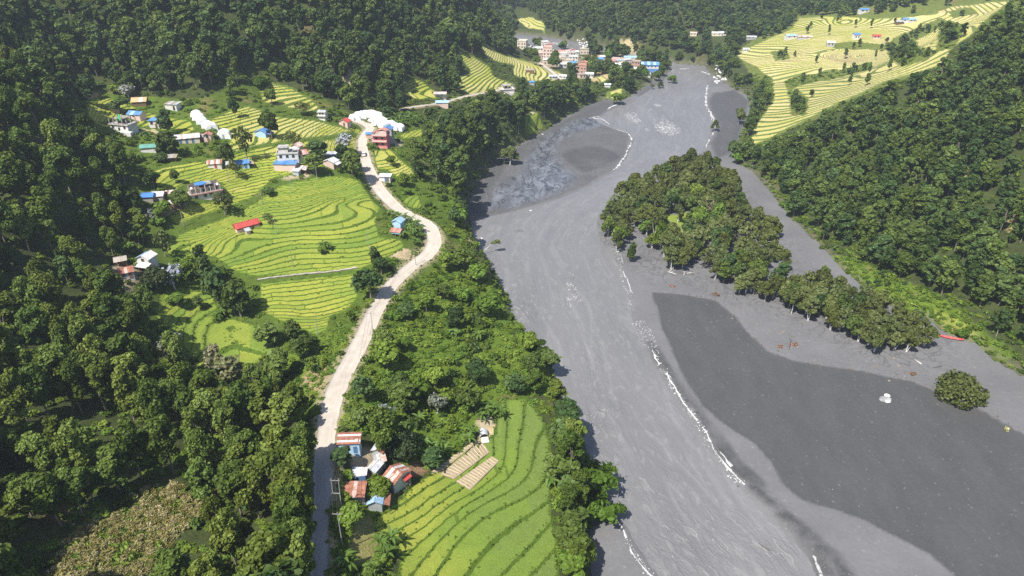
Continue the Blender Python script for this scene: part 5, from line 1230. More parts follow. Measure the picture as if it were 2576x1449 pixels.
# ------------------------------------------------------------------ building meshes
def local_box(root, name, m, *b): return MB().box(*b).build(name, m, root)
def sheets_on(root, a, b, c, d, n, mats, th=.05, name='roof_sheet', messy=False, seed=0, across=False):
    """n tin sheets laid side by side from edge a-d to edge b-c (a-b is the eave)"""
    a, b, c, d = map(Vector, (a, b, c, d)); r = random.Random(seed)
    if across: a, b, c, d = a, d, c, b
    nrm = (b - a).cross(d - a).normalized()
    if nrm.z < 0: nrm = -nrm
    for i in range(n):
        t0, t1 = i / n, (i + 1) / n
        lift = nrm * (.012 + (.03 if i % 2 else 0.0) + (r.uniform(0, .12) if messy else 0))
        e = (d - a).normalized() * (r.uniform(-.35, .25) if messy else r.uniform(-.05, .05))
        p = [a.lerp(b, t0) + lift - e, a.lerp(b, t1 + .006) + lift - e, d.lerp(c, t1 + .006) + lift + e * .5, d.lerp(c, t0) + lift + e * .5]
        if messy: p[r.randrange(4)] += nrm * r.uniform(0, .15)
        mb = MB(); n2 = nrm * th
        mb.hexa([q - n2 for q in p] + p)
        mb.build(name, M[mats[(i * 7 // 3 + seed) % len(mats)] if messy else mats[i % len(mats)]], root)
def opening(root, kind, face, x, z, w, d, sz=None, mat=None):
    ww, hh = sz or ((.95, 1.1) if kind == 'window' else (.9, 1.9))
    def put(nm, m, x0, x1, o0, o1, z0, z1, par):
        if face == 'f': return MB().box(x0, x1, -o1, -o0, z0, z1).build(nm, m, par)
        if face == 'r': return MB().box(w / 2 + o0, w / 2 + o1, d / 2 + x0, d / 2 + x1, z0, z1).build(nm, m, par)
        return MB().box(-w / 2 - o1, -w / 2 - o0, d / 2 + x0, d / 2 + x1, z0, z1).build(nm, m, par)
    if kind == 'window':
        f = put('window', M['woodgrey'], x - ww / 2 - .09, x + ww / 2 + .09, -.03, .07, z - .09, z + hh + .09, root)
        put('pane', M['glass'], x - ww / 2, x + ww / 2, .071, .09, z, z + hh, f)
    else:
        f = put('door', M[mat or 'wood'], x - ww / 2, x + ww / 2, -.03, .06, .05, hh, root)
def make_house(q):
    w, d, h = q['w'], q['d'], q['h']; root = empty(q['name'], q['p'], q['rot'] * D2R)
    # seat the house on the slope: its floor is level with the ground under the front
    tag(root, q['label'], q['cat'], q['group'])
    x0, x1 = -w / 2, w / 2; rise = q.get('rise', .9); roof = q['roof']; mats = q['rm']; n = q.get('sheets', 4); wall = M[q['wall']]
    st = q.get('stilts', 0); zb = st if st else -1.6
    o = .35
    if roof in ('gx', 'gy', 'shed', 'hip') and q.get('posts') and not st:
        mb = MB()
        for px_ in (x0 + .1, x1 - .1):
            p = MB().box(px_ - .08, px_ + .08, .05, .21, -1, h).build('post', M['wood'], root)
        MB().box(x0, x1, d * .35, d, -1.6, h).build('wall', wall, root)
    elif roof in ('gx', 'gy', 'shed', 'hip'):
        MB().box(x0, x1, 0, d, zb, h).build('wall', wall, root)
    if q.get('basewall'): MB().box(x0 - .02, x1 + .02, -.02, d * .6, -1.6, 1.0).build('plinth', M[q['basewall']], root)
    if st:
        for px_ in (x0 + .15, 0, x1 - .15):
            for py in (.15, d - .15): MB().box(px_ - .09, px_ + .09, py - .09, py + .09, -1, st).build('post', M['wood'], root)
    if roof == 'gx':
        MB().hexa([(x0, 0.01, h), (x1, 0.01, h), (x1, d - .01, h), (x0, d - .01, h), (x0, d / 2 - .02, h + rise - .05), (x1, d / 2 - .02, h + rise - .05), (x1, d / 2 + .02, h + rise - .05), (x0, d / 2 + .02, h + rise - .05)]).build('gable', M[q.get('gable', q['wall'])], root)
        sheets_on(root, (x0 - o, -o, h - o * rise / (d / 2)), (x1 + o, -o, h - o * rise / (d / 2)), (x1 + o, d / 2, h + rise), (x0 - o, d / 2, h + rise), n, mats)
        bm_ = [q['backm']] if q.get('backm') else mats[::-1]
        sheets_on(root, (x1 + o, d + o, h - o * rise / (d / 2)), (x0 - o, d + o, h - o * rise / (d / 2)), (x0 - o, d / 2, h + rise), (x1 + o, d / 2, h + rise), n, bm_)
        MB().tube([(x0 - o, d / 2, h + rise + .05), (x1 + o, d / 2, h + rise + .05)], .09, 6).build('ridge_cap', M[mats[0]], root)
        if q.get('patch'):
            for k in range(5): MB().sheet((x0 + .4 + .5 * k, .1 + .1 * k, h + .28), (x0 + .65 + .5 * k, .1 + .1 * k, h + .28), (x0 + .8 + .5 * k, 1.7, h + .80), (x0 + .62 + .5 * k, 1.7, h + .80), .02).build('roof_patch', M['tinwhite'], root)
    elif roof == 'gy':
        g = M[q.get('gable', q['wall'])]
        MB().hexa([(x0 + .01, 0, h), (x1 - .01, 0, h), (x1 - .01, d, h), (x0 + .01, d, h), (-.02, 0, h + rise - .05), (.02, 0, h + rise - .05), (.02, d, h + rise - .05), (-.02, d, h + rise - .05)]).build('gable', g, root)
        e = h - o * rise / (w / 2)
        sheets_on(root, (x0 - o, d + o, e), (x0 - o, -o, e), (0, -o, h + rise), (0, d + o, h + rise), n, [mats[0]])
        sheets_on(root, (x1 + o, -o, e), (x1 + o, d + o, e), (0, d + o, h + rise), (0, -o, h + rise), n, [mats[-1]])
        MB().tube([(0, -o, h + rise + .04), (0, d + o, h + rise + .04)], .08, 6).build('ridge_cap', M[mats[0]], root)
    elif roof == 'shed':
        f = q.get('fall', .45)
        if f > .05: MB().hexa([(x0, 0, h), (x1, 0, h), (x1, d, h), (x0, d, h), (x0, .02, h + .02), (x1, .02, h + .02), (x1, d, h + f), (x0, d, h + f)]).build('wall_top', wall, root)
        sheets_on(root, (x0 - o, -o, h + .08), (x1 + o, -o, h + .08), (x1 + o, d + o, h + f + .16), (x0 - o, d + o, h + f + .16), n, mats, messy=q.get('messy', False), seed=int(w * 100) % 7, across=q.get('across', False))
    elif roof == 'hip':
        c = (0, d / 2, h + 1.1); cs = [(x0 - o, -o, h), (x1 + o, -o, h), (x1 + o, d + o, h), (x0 - o, d + o, h)]
        for i in range(4):
            a, b = Vector(cs[i]), Vector(cs[(i + 1) % 4]); MB().hexa([a + Vector((0, 0, -.08)), b + Vector((0, 0, -.08)), Vector(c) - Vector((0, 0, .08)), Vector(c) - Vector((0, 0, .08)), a, b, Vector(c), Vector(c)]).build('roof_slope', M[mats[0]], root)
    elif roof == 'arch':
        mb = MB(); pr = [(math.cos(a) * w / 2, math.sin(a) * h) for a in np.linspace(math.pi, 0, 9)]
        for i in range(8):
            (xa, za), (xb, zb_) = pr[i], pr[i + 1]
            MB().hexa([(xa * .96, 0, za * .96), (xb * .96, 0, zb_ * .96), (xb * .96, d, zb_ * .96), (xa * .96, d, za * .96), (xa, -.1, za), (xb, -.1, zb_), (xb, d + .1, zb_), (xa, d + .1, za)]).build('roof_sheet', M[mats[0]], root)
        MB().face([(x * .95, d * .9, z * .95) for x, z in pr][::-1]).build('end_wall', wall, root)
        MB().sheet((-.9, -2.0, .12), (1.1, -1.8, .10), (1.0, -.3, .55), (-.8, -.3, .5), .04).build('awning', M['tinwhite'], root)
    elif roof in ('flat', 'frame', 'unfinished'):
        MB().box(x0, x1, 0, d, -1.6, h).build('wall', wall, root)
        so = .45 if roof != 'flat' else .22
        MB().box(x0 - so, x1 + so, -so, d + so, h + .002, h + .2).build('floor_slab', M[mats[0]], root)
        if roof == 'flat':
            pm = M[q.get('parapet', 'conlight')]
            for nm, b in (('parapet', (x0 - .2, x1 + .2, -.2, -.05, h + .202, h + .75)), ('parapet', (x0 - .2, x1 + .2, d + .05, d + .2, h + .202, h + .75)), ('parapet', (x0 - .2, x0 - .05, -.049, d + .049, h + .202, h + .75)), ('parapet', (x1 + .05, x1 + .2, -.049, d + .049, h + .202, h + .75))):
                MB().box(*b).build(nm, pm, root)
            if h > 5 and h < 30:
                for s_ in range(1, int(h / 2.8)):
                    MB().box(x0 - .12, x1 + .12, -.12, d + .12, s_ * 2.75 - .09, s_ * 2.75 + .09).build('floor_band', M['conlight'], root)
            if q.get('pent'):
                rm_, wl = q['pent']; a, b = x1 - w * .62, x1 - .2; y0, y1 = d * .15, d * .75
                MB().box(a, b, y0, y1, h + .202, h + 2.4).build('roof_room', M[wl], root)
                MB().sheet((a - .3, y0 - .3, h + 2.5), (a + (b - a) / 2, y0 - .3, h + 3.2), (a + (b - a) / 2, y1 + .3, h + 3.2), (a - .3, y1 + .3, h + 2.5), .08).build('roof_slope', M[rm_], root)
                MB().sheet((a + (b - a) / 2, y0 - .3, h + 3.2), (b + .3, y0 - .3, h + 2.5), (b + .3, y1 + .3, h + 2.5), (a + (b - a) / 2, y1 + .3, h + 3.2), .08).build('roof_slope', M[rm_], root)
            if q.get('cabin'):
                MB().box(x0 + .6, x0 + 4.2, d * .3, d * .9, h + .202, h + 2.3).build('roof_room', wall, root)
                MB().box(x0 + .3, x0 + 4.5, d * .2, d, h + 2.302, h + 2.45).build('roof_slab', M['concrete'], root)
                MB().box(x0 + 5, x1, .6, 3.0, h + 1.9, h + 2.0).build('awning', M['silver'], root)
                for px_ in (x0 + 5.1, x1 - .2): MB().box(px_, px_ + .12, .7, .82, h + .3, h + 1.9).build('post', M['woodgrey'], root)
            if q.get('balcony'):
                for z in (2.75, 5.55):
                    MB().box(x0 - .1, x1 + .1, -1.1, -.202, z, z + .15).build('balcony', M['wpinkhot'], root)
                    MB().box(x0 - .1, x1 + .1, -1.1, -1.02, z + .151, z + .9).build('balcony_rail', M['wpink'], root)
        elif roof == 'frame':
            for i in range(5):
                for j in range(3):
                    px_, py = x0 + .2 + (w - .4) * i / 4, .2 + (d - .4) * j / 2
                    MB().box(px_ - .15, px_ + .15, py - .15, py + .15, h + .2, h + (2.9 if (i + j) % 4 else 2.3)).build('column', M['concrete'], root)
            MB().box(x0 + w * .22, x1 - w * .24, .6, d - .1, h + 2.301, h + 2.48).build('roof_slab', M['concrete'], root)
            MB().box(x0 + w * .3, x1 - w * .45, d * .4, d - .4, h + .201, h + 2.3).build('brick_infill', M['grime'], root)
            MB().box(x0 - 1.4, x0 + 2.4, -2.6, -.5, -1.6, .9).build('porch', wall, root); MB().box(x1 - 3.6, x1 + 2.6, -2.2, -.6, -1.6, .8).build('yard_wall', wall, root)
            if q['p'].x < -100: MB().box(x0 + w * .62, x0 + w * .70, .1, .35, h + 2.0, h + 4.3).build('green_tank_screen', simple('green_net', (0.05, .55, .16), .7), root)
        else:
            gm = M['grime']
            for nm, b in (('upper_wall', (x0 + .1, x1 - .1, .3, .5, h + .201, h + 1.9)), ('upper_wall', (x0 + .1, x1 - .1, d - .4, d - .2, h + .201, h + 2.3)), ('upper_wall', (x0 + .1, x0 + .3, .501, d - .401, h + .201, h + 2.1)), ('upper_wall', (x1 - .3, x1 - .1, .501, d - .401, h + .201, h + 1.9)), ('upper_wall', (x0 + 3.2, x0 + 3.4, .501, d - .401, h + .201, h + 2.2))):
                MB().box(*b).build(nm, gm, root)
            MB().box(x0 + 3.3, x1 - 2.6, d * .35, d - .1, h + 2.302, h + 2.5).build('upper_slab', M['concrete'], root)
            for i in range(7):
                px_ = x0 + .3 + (w - .6) * i / 6; MB().box(px_ - .14, px_ + .14, .22, .56, h + .201, h + (2.6 if i % 2 else 2.1)).build('column', M['conlight'], root)
            for i, px_ in enumerate((x0 + 4.2, x0 + 6.4, x0 + 8.6)): MB().box(px_, px_ + .9, .26, .299, h + .7, h + 1.6).build('window_opening', M['dark'], root)
            MB().box(x0 - .5, x1 + .5, -.52, -.452, h - .1, h + .3).build('fascia', M['redpale'], root)
            pts = [(x0 + 2.2, d * .4, h + 2.62), (x0 + 5.0, d * .3, h + 2.66), (x0 + 6.6, d * .55, h + 2.72), (x0 + 5.6, d * .95, h + 2.70), (x0 + 2.6, d * .9, h + 2.66)]
            MB().face(pts).face([(p[0], p[1], p[2] - .04) for p in pts][::-1]).build('tarpaulin', M['tarpblue'], root)
            for sx in (x0 + .8, x1 - 1.0): dish(root, sx, .9, h + 2.3, .5)
    if q.get('slab'): MB().box(x0 - .5, x1 + .5, -.8, d + .3, h * .52, h * .52 + .15).build('floor_slab', M['conlight'], root)
    if q.get('band'): MB().box(x0 - .03, x1 + .03, -.06, d + .03, h * .48, h * .72).build('wall_band', M[q['band']], root)
    if q.get('leanto'):
        L = q['leanto']; wd, m = L[1], L[2]; ly = L[3] if len(L) > 3 else .0
        hh = h - .25
        sheets_on(root, (x1 + wd, -.1 + d * ly, hh - .55), (x1 + wd, d * .9, hh - .55), (x1 + .05, d * .9, hh), (x1 + .05, -.1 + d * ly, hh), 3, [m])
        for py in (.1 + d * ly, d * .85): MB().box(x1 + wd - .22, x1 + wd - .1, py - .06, py + .06, -1, hh - .6).build('post', M['wood'], root)
        MB().box(x1 + .01, x1 + wd - .3, d * .8, d * .85, -1, hh - .55).build('leanto_wall', M['woodgrey'], root)
    if q.get('veranda'):
        sheets_on(root, (x0 - .3, -2.4, h - 2.0), (x1 + 1.2, -2.4, h - 2.0), (x1 + 1.0, -.05, h - 1.3), (x0 - .2, -.05, h - 1.3), 4, ['tinwhite'])
        for px_ in (x0, 0, x1 + .6): MB().box(px_ - .07, px_ + .07, -2.3, -2.16, -1, h - 2.05).build('post', M['wood'], root)
    if q.get('dish'): dish(root, q['dish'][0], q['dish'][1], h + .5, .38)
    for f, x in q.get('door', []): opening(root, 'door', f, x, 0, w, d, mat=q.get('dfront') or random.choice(['wood', 'doorblue', 'doorred', 'dark']))
    for f, x, z in q.get('win', []): opening(root, 'window', f, x, z, w, d)
    return root
def dish(root, x, y, z, r):
    mb = MB(); n = 10; ax = Vector((-.2, -.75, .6)).normalized(); a = ax.orthogonal().normalized(); b = ax.cross(a); c = Vector((x, y, z))
    ring = [c + (a * math.cos(6.283 * i / n) + b * math.sin(6.283 * i / n)) * r + ax * .12 for i in range(n)]
    for i in range(n): mb.face([c, ring[i], ring[(i + 1) % n]])
    o = mb.build('satellite_dish', M['tinwhite'], root)
    MB().tube([(x, y, z - .6), c], .03, 5).tube([c, c + ax * .45], .015, 4).build('dish_arm', M['pole'], o)
for q in HOUSES: make_house(q)

# ------------------------------------------------------------------ white plastic tunnels
def tunnel(u, v, w, L, h, rot, label, group):
    p = ground(u, v); root = empty('plastic_tunnel', p, rot * D2R); tag(root, label, 'plastic tunnel', group)
    RESERVE.append((u - 14, u + 14, v - 14, v + 3))
    n = 9; pr = [(math.cos(a) * w / 2, max(0, math.sin(a)) ** .8 * h) for a in np.linspace(math.pi, 0, n)]
    V = []; Q = []; m = 7
    r = random.Random(int(u * 7 + v))
    for j in range(m):
        y = L * j / (m - 1)
        for (x, z) in pr: V.append((x * (1 + .02 * (j % 2)), y, z * (1.0 if j % 2 == 0 else .94) - (.6 if z == 0 else 0)))
    for j in range(m - 1):
        for i in range(n - 1): Q.append((j * n + i, j * n + i + 1, (j + 1) * n + i + 1, (j + 1) * n + i))
    link('cover', np_mesh('cover', V, Q, M['plastic']), root)
    MB().face([(x, .02, z - (.5 if z == 0 else 0)) for x, z in pr]).build('front_sheet', M['plastic'], root)
    MB().face([(x, L - .02, z - (.5 if z == 0 else 0)) for x, z in pr][::-1]).build('back_sheet', M['plastic'], root)
    MB().box(-.45, .35, -.03, .015, -.3, h * .62).build('door', M['tingrey'], root)
    return root
TG1 = 'white tunnels in a row down the upper terraces'; TG2 = 'white tunnels beside the road above the pink house'
for (u, v, w, L, h, rot, lb) in [(494, 297, 5, 4.5, 2.6, 20, 'uppermost white tunnel of the row in the left terraces'), (500, 305, 5.4, 5, 2.6, 20, 'second white tunnel from the top of the left row'), (510, 313, 5, 4.5, 2.5, 25, 'white tunnel in the upper half of the left row, just above its gap'),
    (523, 323, 5, 4.5, 2.5, 25, 'white tunnel just below the gap in the left row'), (534, 328, 5.2, 4.5, 2.6, 25, 'white tunnel at the lower end of the broken left row'), (563, 349, 5.6, 5, 3.0, 15, 'single white tunnel right of the narrow pink house')]:
    tunnel(u, v, w, L, h, rot, lb, TG1)
tl = ['far left white tunnel where the road turns left', 'white tunnel second from the left above the road turn', 'white tunnel at the middle of the upper row by the road', 'upper row white tunnel touching the banana grove', 'right end of the upper row of white tunnels',
      'first white tunnel going down beside the road turn', 'middle white tunnel going down to the pink house', 'white tunnel in front of the banana grove', 'white tunnel just above the blue gabled tower house', 'second white tunnel from the right end of the roadside group', 'lowest white tunnel at the right end of the roadside group']
for i, (u, v, w, L, h, rot) in enumerate([(893, 304, 6, 5, 2.2, 20), (905, 300, 7, 6, 2.4, 20), (918, 297, 7, 6, 2.6, 15), (934, 298, 7, 7, 2.6, 10), (950, 299, 6, 5, 2.4, 10), (940, 310, 7.5, 6, 2.5, -20), (948, 319, 7.5, 6, 2.5, -25), (958, 313, 6, 6, 2.4, -20), (968, 321, 7.5, 6, 2.5, -15), (982, 326, 7, 5, 2.4, -10), (995, 328, 7, 5, 2.4, -10)]):
    tunnel(u, v, w, L, h, rot, tl[i], TG2)

# ------------------------------------------------------------------ cars on the road
def car(u, v, rot, body, label):
    p = ground(u, v); p.z += .06; root = empty('parked_car' if 'parked' in label else 'car', p, rot * D2R); tag(root, label, 'car')
    def hull(prof, hw, nm, m, par=root):
        mb = MB(); n = len(prof); b = 0
        L = [(x, -hw, z) for x, z in prof]; R = [(x, hw, z) for x, z in prof]
        mb.v = L + R; mb.f = [tuple(range(n)), tuple(range(2 * n - 1, n - 1, -1))] + [(i, n + i, n + (i + 1) % n, (i + 1) % n) for i in range(n)]
        return mb.build(nm, m, par)
    hull([(-2.0, .35), (2.0, .35), (2.08, .6), (1.98, .85), (.9, .98), (-1.9, 1.0), (-2.06, .7)], .83, 'body', body)
    hull([(.95, .985), (.35, 1.48), (-1.5, 1.52), (-1.92, 1.005)], .72, 'cabin', M['glass'])
    hull([(.30, 1.485), (.2, 1.56), (-1.4, 1.6), (-1.5, 1.525)], .70, 'roof', body)
    for sx in (-1.25, 1.25):
        for sy in (-.78, .78):
            wl = MB().tube([(sx, sy - .1, .33), (sx, sy + .1, .33)], .33, 12).build('wheel', M['tyre'], root)
            MB().tube([(sx, sy - .115, .33), (sx, sy + .115, .33)], .18, 8).build('rim', M['silver'], wl)
    for sy in (-.6, .6):
        MB().box(2.0, 2.07, sy - .16, sy + .16, .62, .76).build('headlight', M['tinwhite'], root); MB().box(-2.08, -2.0, sy - .14, sy + .14, .68, .86).build('tail_light', M['red'], root)
car(916, 391, 96, M['carwhite'], 'white car driving along the pale road below the pink house')
car(938, 352, 105, M['carsilver'], 'silver car parked at the roadside by the pink house')

# ------------------------------------------------------------------ poles and wires
POLES = {}
def pole(key, u, v, h, label, cross=True, lean=(0, 0), double=False):
    p = ground(u, v); root = empty('utility_pole', p, 0); tag(root, label, 'utility pole', 'utility poles')
    for dx in ((-.7, .7) if double else (0,)):
        MB().tube([(dx, 0, -.6), (dx + lean[0], lean[1], h)], [.12, .07], 8).build('mast', M['pole'], root)
    if cross:
        c = MB().box(-1.0 + lean[0], 1.0 + lean[0], -.04 + lean[1], .04 + lean[1], h - .53, h - .45).build('crossarm', M['pole'], root)
        for k in (-.85, 0, .85): MB().tube([(k + lean[0], lean[1], h - .43), (k + lean[0], lean[1], h - .2)], .05, 6).build('insulator', M['brick'], c)
    if double: MB().box(-.9, .9, -.06, .06, h * .55, h * .55 + .12).build('brace', M['pole'], root)
    POLES[key] = (p, h, lean)
pole('a', 851, 1284, 8.5, 'double mast pole beside the rusty roofed shed at the road', True, (.25, .2), True)
pole('b', 862, 1372, 9.0, 'pole in the shade below the tin houses', True)
pole('c', 939, 850, 8.5, 'pole at the right edge of the straight pale road', True, (.1, 0))
pole('d', 1047, 668, 8.0, 'leaning pole beside the road bend', False, (-.6, .2))
pole('e', 800, 842, 6.5, 'white pole at the lower edge of the terraces', False)
for k, u, v, lb in [('f', 737, 672, 'thin pole just above the footpath in the paddies'), ('g', 696, 590, 'thin pole right of the red roofed hall'), ('h', 661, 515, 'thin pole left of the dark bush in the terraces'), ('i', 733, 485, 'thin pole below the pink walled flat blue roof'),
                    ('j', 463, 571, 'pale pole in the paddies below the tumbledown shack'), ('k', 798, 452, 'short pole beside the cluster of houses'), ('l', 577, 459, 'thin pole above the large white house'), ('m', 928, 625, 'pole by the hedge inside the road bend')]:
    pole(k, u, v, 6.5, lb, False)
ngrp = 'wires along the road'
def wire(a, b, off, sag, label):
    (p, h, l), (q, g, m2) = POLES[a], POLES[b]
    s = p + Vector((l[0] + off, l[1], h - .25)); e = q + Vector((m2[0] + off, m2[1], g - .25))
    pts = [s.lerp(e, t) - Vector((0, 0, sag * 4 * t * (1 - t))) for t in np.linspace(0, 1, 12)]
    o = MB().tube(pts, .022, 4, False).build('power_line', M['cable']); tag(o, label, 'power line', ngrp)
for off in (-.85, 0, .85):
    wire('a', 'b', off, .5, 'wire from the double mast pole down to the shaded pole'); wire('a', 'c', off, 1.6, 'wire from the double mast pole up to the straight road pole'); wire('c', 'd', off * .4, 1.2, 'wire from the straight road pole to the leaning pole')

# ------------------------------------------------------------------ cut straw rows on the dry paddies
dryp = [at for at in [(1185, 1222), (1148, 1200), (1120, 1180)]]
def straw_rows(a, b, c, d, n, label):
    """rows of straw across a harvested paddy whose corners are a b c d on the ground"""
    A, B, C, D_ = [ground(*q) for q in (a, b, c, d)]
    root = empty('dry_paddy', (A + B + C + D_) / 4, 0); tag(root, label, 'dry paddy', 'harvested paddies beside the near field')
    base = root.location
    V = [tuple(q - base + Vector((0, 0, .12))) for q in (A, B, C, D_)]
    g = 10; P = []; Q = []
    for i in range(g + 1):
        for j in range(5):
            p = A.lerp(B, i / g).lerp(D_.lerp(C, i / g), j / 4); P.append((p.x - base.x, p.y - base.y, max(p.z, float(hz(p.x, p.y))) + .07 - base.z))
    for i in range(g):
        for j in range(4): Q.append((i * 5 + j, (i + 1) * 5 + j, (i + 1) * 5 + j + 1, i * 5 + j + 1))
    link('bed', np_mesh('bed', P, [q if Vector(P[q[1]]).__sub__(Vector(P[q[0]])).cross(Vector(P[q[2]]) - Vector(P[q[0]])).z > 0 else q[::-1] for q in Q], M['soil']), root)
    r = random.Random(n)
    for i in range(n):
        t = (i + .5) / n; s = A.lerp(B, t); e = D_.lerp(C, t); pts = []
        for k in range(6):
            p = s.lerp(e, .04 + .92 * k / 5); pts.append(Vector((p.x + r.uniform(-.12, .12) - base.x, p.y + r.uniform(-.12, .12) - base.y, max(p.z, float(hz(p.x, p.y))) + .14 - base.z)))
        MB().tube(pts, [.10, .19, .16, .21, .15, .09], 5).build('straw_row', M['straw'], root)
straw_rows((1146, 1212), (1238, 1148), (1256, 1160), (1182, 1234), 14, 'lowest harvested paddy with rows of cut straw')
straw_rows((1106, 1194), (1212, 1110), (1232, 1138), (1142, 1206), 15, 'middle harvested paddy between two weedy banks')
straw_rows((1084, 1188), (1186, 1114), (1200, 1114), (1106, 1190), 12, 'narrow uppermost harvested paddy beside the bananas')

# ------------------------------------------------------------------ red boat, rocks, driftwood on the mud
def boat(u, v):
    p = ground(u, v); root = empty('boat', p, -22 * D2R); tag(root, 'long narrow red boat lying on the grey mud below the right hillside', 'boat')
    n = 11; L = 7.5; V = []; Q = []
    for i in range(n):
        t = i / (n - 1); x = (t - .5) * L; w = .62 * math.sin(math.pi * min(max(t, .02), .98)) ** .55; zt = .42 + .35 * abs(2 * t - 1) ** 2.5
        V += [(x, -w, zt), (x, -w * .75, .1), (x, 0, -.02), (x, w * .75, .1), (x, w, zt)]
    for i in range(n - 1):
        for j in range(4): Q.append((i * 5 + j, (i + 1) * 5 + j, (i + 1) * 5 + j + 1, i * 5 + j + 1))
    link('hull', np_mesh('hull', V, Q, M['boatred'], smooth=True), root)
    for s in (0, 4): MB().tube([Vector(V[i * 5 + s]) + Vector((0, 0, .03)) for i in range(n)], .04, 5).build('gunwale', M['redpale'], root)
    for t in (-1.8, 0, 1.8): MB().box(t - .14, t + .14, -.5, .5, .30, .35).build('seat', M['redpale'], root)
boat(2392, 852)
def rock_mesh(seed, m, sx=1, sy=1, sz=.7):
    rn = np.random.default_rng(seed); import bmesh
    b = bmesh.new(); bmesh.ops.create_icosphere(b, subdivisions=2, radius=1)
    cuts = rn.normal(size=(7, 3)); cuts /= np.linalg.norm(cuts, axis=1)[:, None]
    for v in b.verts:
        for c in cuts:
            dd = v.co.dot(Vector(c)); lim = .72
            if dd > lim: v.co -= Vector(c) * (dd - lim) * .9
        v.co = Vector((v.co.x * sx, v.co.y * sy, v.co.z * sz))
    me = bpy.data.meshes.new('rock'); b.to_mesh(me); b.free(); me.materials.append(m); return me
ROCKS = [rock_mesh(i, M['stonewhite' if i % 3 == 0 else 'stone'], 1, .8 + .1 * (i % 3), .55 + .1 * (i % 2)) for i in range(6)]
def boulder(u, v, r, label, mi=0, group=None, cat='boulder', dz=0):
    p = ground(u, v); p.z = max(p.z, 0) + dz
    o = link(cat, ROCKS[mi], None, p, u * .37); o.scale = (r, r * .85, r * .8); return tag(o, label, cat, group)
big = empty('boulder', ground(2226, 1004), .4); tag(big, 'big boulder with white faces alone in the dark silt', 'boulder')
o = link('rock', rock_mesh(21, M['stone'], 2.1, 1.7, .75), big); o = link('white_face', rock_mesh(22, M['stonewhite'], 1.0, .9, .6), big, (1.5, .6, .35)); link('white_face', rock_mesh(23, simple('boulder_white', (.75, .75, .75), .8), .9, .6, .5), big, (-.3, -1.35, .15))
for i, (u, v, r, lb) in enumerate([(1228, 786, .9, 'pale boulder at the water under the bushy bank'), (1212, 603, .7, 'dark rock at the foot of the left bank'), (1478, 1270, .8, 'rock at the waterline below the bamboo'), (1300, 938, 0.8, None), (1425, 1066, .7, None), (1335, 533, .8, 'white stone in the silt near the tree on the bay'),
    (1690, 640, .8, 'pale stone lying on the island silt'), (1365, 338, .9, 'white boulder at the edge of the grey bay'), (1885, 1352, .5, None), (2345, 900, .6, None)]):
    if lb: boulder(u, v, r, lb, (i * 3) % 6 if i % 2 == 0 else 0)
# stones breaking the surface: one heap per place
def heap(spots, label, nm='river_stones', m='stone', cat='stones'):
    V = []; Fc = []; src = [rock_mesh(40 + i, M[m]) for i in range(3)]
    for (x, y, z, r, a, k) in spots:
        me = src[k % 3]; b = len(V); ca, sa = math.cos(a), math.sin(a)
        for v in me.vertices: V.append((x + (v.co.x * ca - v.co.y * sa) * r, y + (v.co.x * sa + v.co.y * ca) * r, z + v.co.z * r))
        for p in me.polygons: Fc.append(tuple(b + q for q in p.vertices))
    me = bpy.data.meshes.new(nm); me.from_pydata(V, [], Fc); me.materials.append(M[m]); me.update()
    return tag(link(nm, me), label, cat, kind='stuff')
def spread(poly, n, rmin, rmax, seed, z=None):
    r = random.Random(seed); W = [at_z(u, v, 0.2) for u, v in poly]; xs = [w[0] for w in W]; ys = [w[1] for w in W]; out = []
    while len(out) < n:
        x, y = r.uniform(min(xs), max(xs)), r.uniform(min(ys), max(ys))
        if inpoly(np.array([x]), np.array([y]), [w[:2] for w in W])[0]:
            out.append((x, y, max(float(hz(x, y)), -.02) + .02, r.uniform(rmin, rmax), r.uniform(0, 6), r.randrange(3)))
    return out
heap(spread([(1424, 712), (1436, 705), (1458, 735), (1464, 755), (1448, 762), (1440, 752)], 60, .15, .5, 1) + spread([(1425, 748), (1438, 745), (1436, 770), (1426, 772)], 24, .15, .5, 2) + spread([(1420, 682), (1455, 680), (1455, 705), (1436, 700)], 16, .12, .3, 3), 'cluster of stones standing out of mid river')
heap(spread([(1590, 812), (1622, 806), (1648, 850), (1660, 900), (1640, 890), (1605, 850)], 150, .08, .26, 4), 'stony bar at the bend of the right water edge')
heap(spread([(1215, 655), (1225, 650), (1275, 735), (1265, 742)], 70, .2, .6, 5) + spread([(1270, 790), (1310, 845), (1300, 850), (1265, 800)], 40, .2, .7, 6), 'rocks along the foot of the bushy left bank', 'bank_stones')
heap(spread([(1545, 636), (1560, 640), (1600, 790), (1588, 790)], 60, .12, .4, 7), 'stones along the water edge below the island', 'shore_stones')
heap(spread([(1660, 1010), (1690, 1000), (1850, 1200), (1820, 1205)], 60, .06, .16, 8, ) + spread([(2035, 1385), (2070, 1390), (2090, 1449), (2055, 1449)], 60, .1, .3, 9), 'dark pebbles along the long foam line', 'shore_stones', 'stonedark')
heap(spread([(1450, 104), (1490, 110), (1500, 126), (1470, 122)], 50, .4, 1.3, 10), 'white rocks at the far bend behind the village', 'far_rocks', 'stonewhite')
heap(spread([(1790, 175), (1815, 170), (1830, 215), (1800, 210)], 40, .6, 1.6, 12), 'rocks along the far right shore', 'shore_stones', 'stonewhite')
heap(spread([(1195, 470), (1215, 440), (1240, 520), (1190, 545)], 50, .2, .8, 11), 'dark rocks under the wooded bank of the bay', 'bank_stones', 'stonedark')
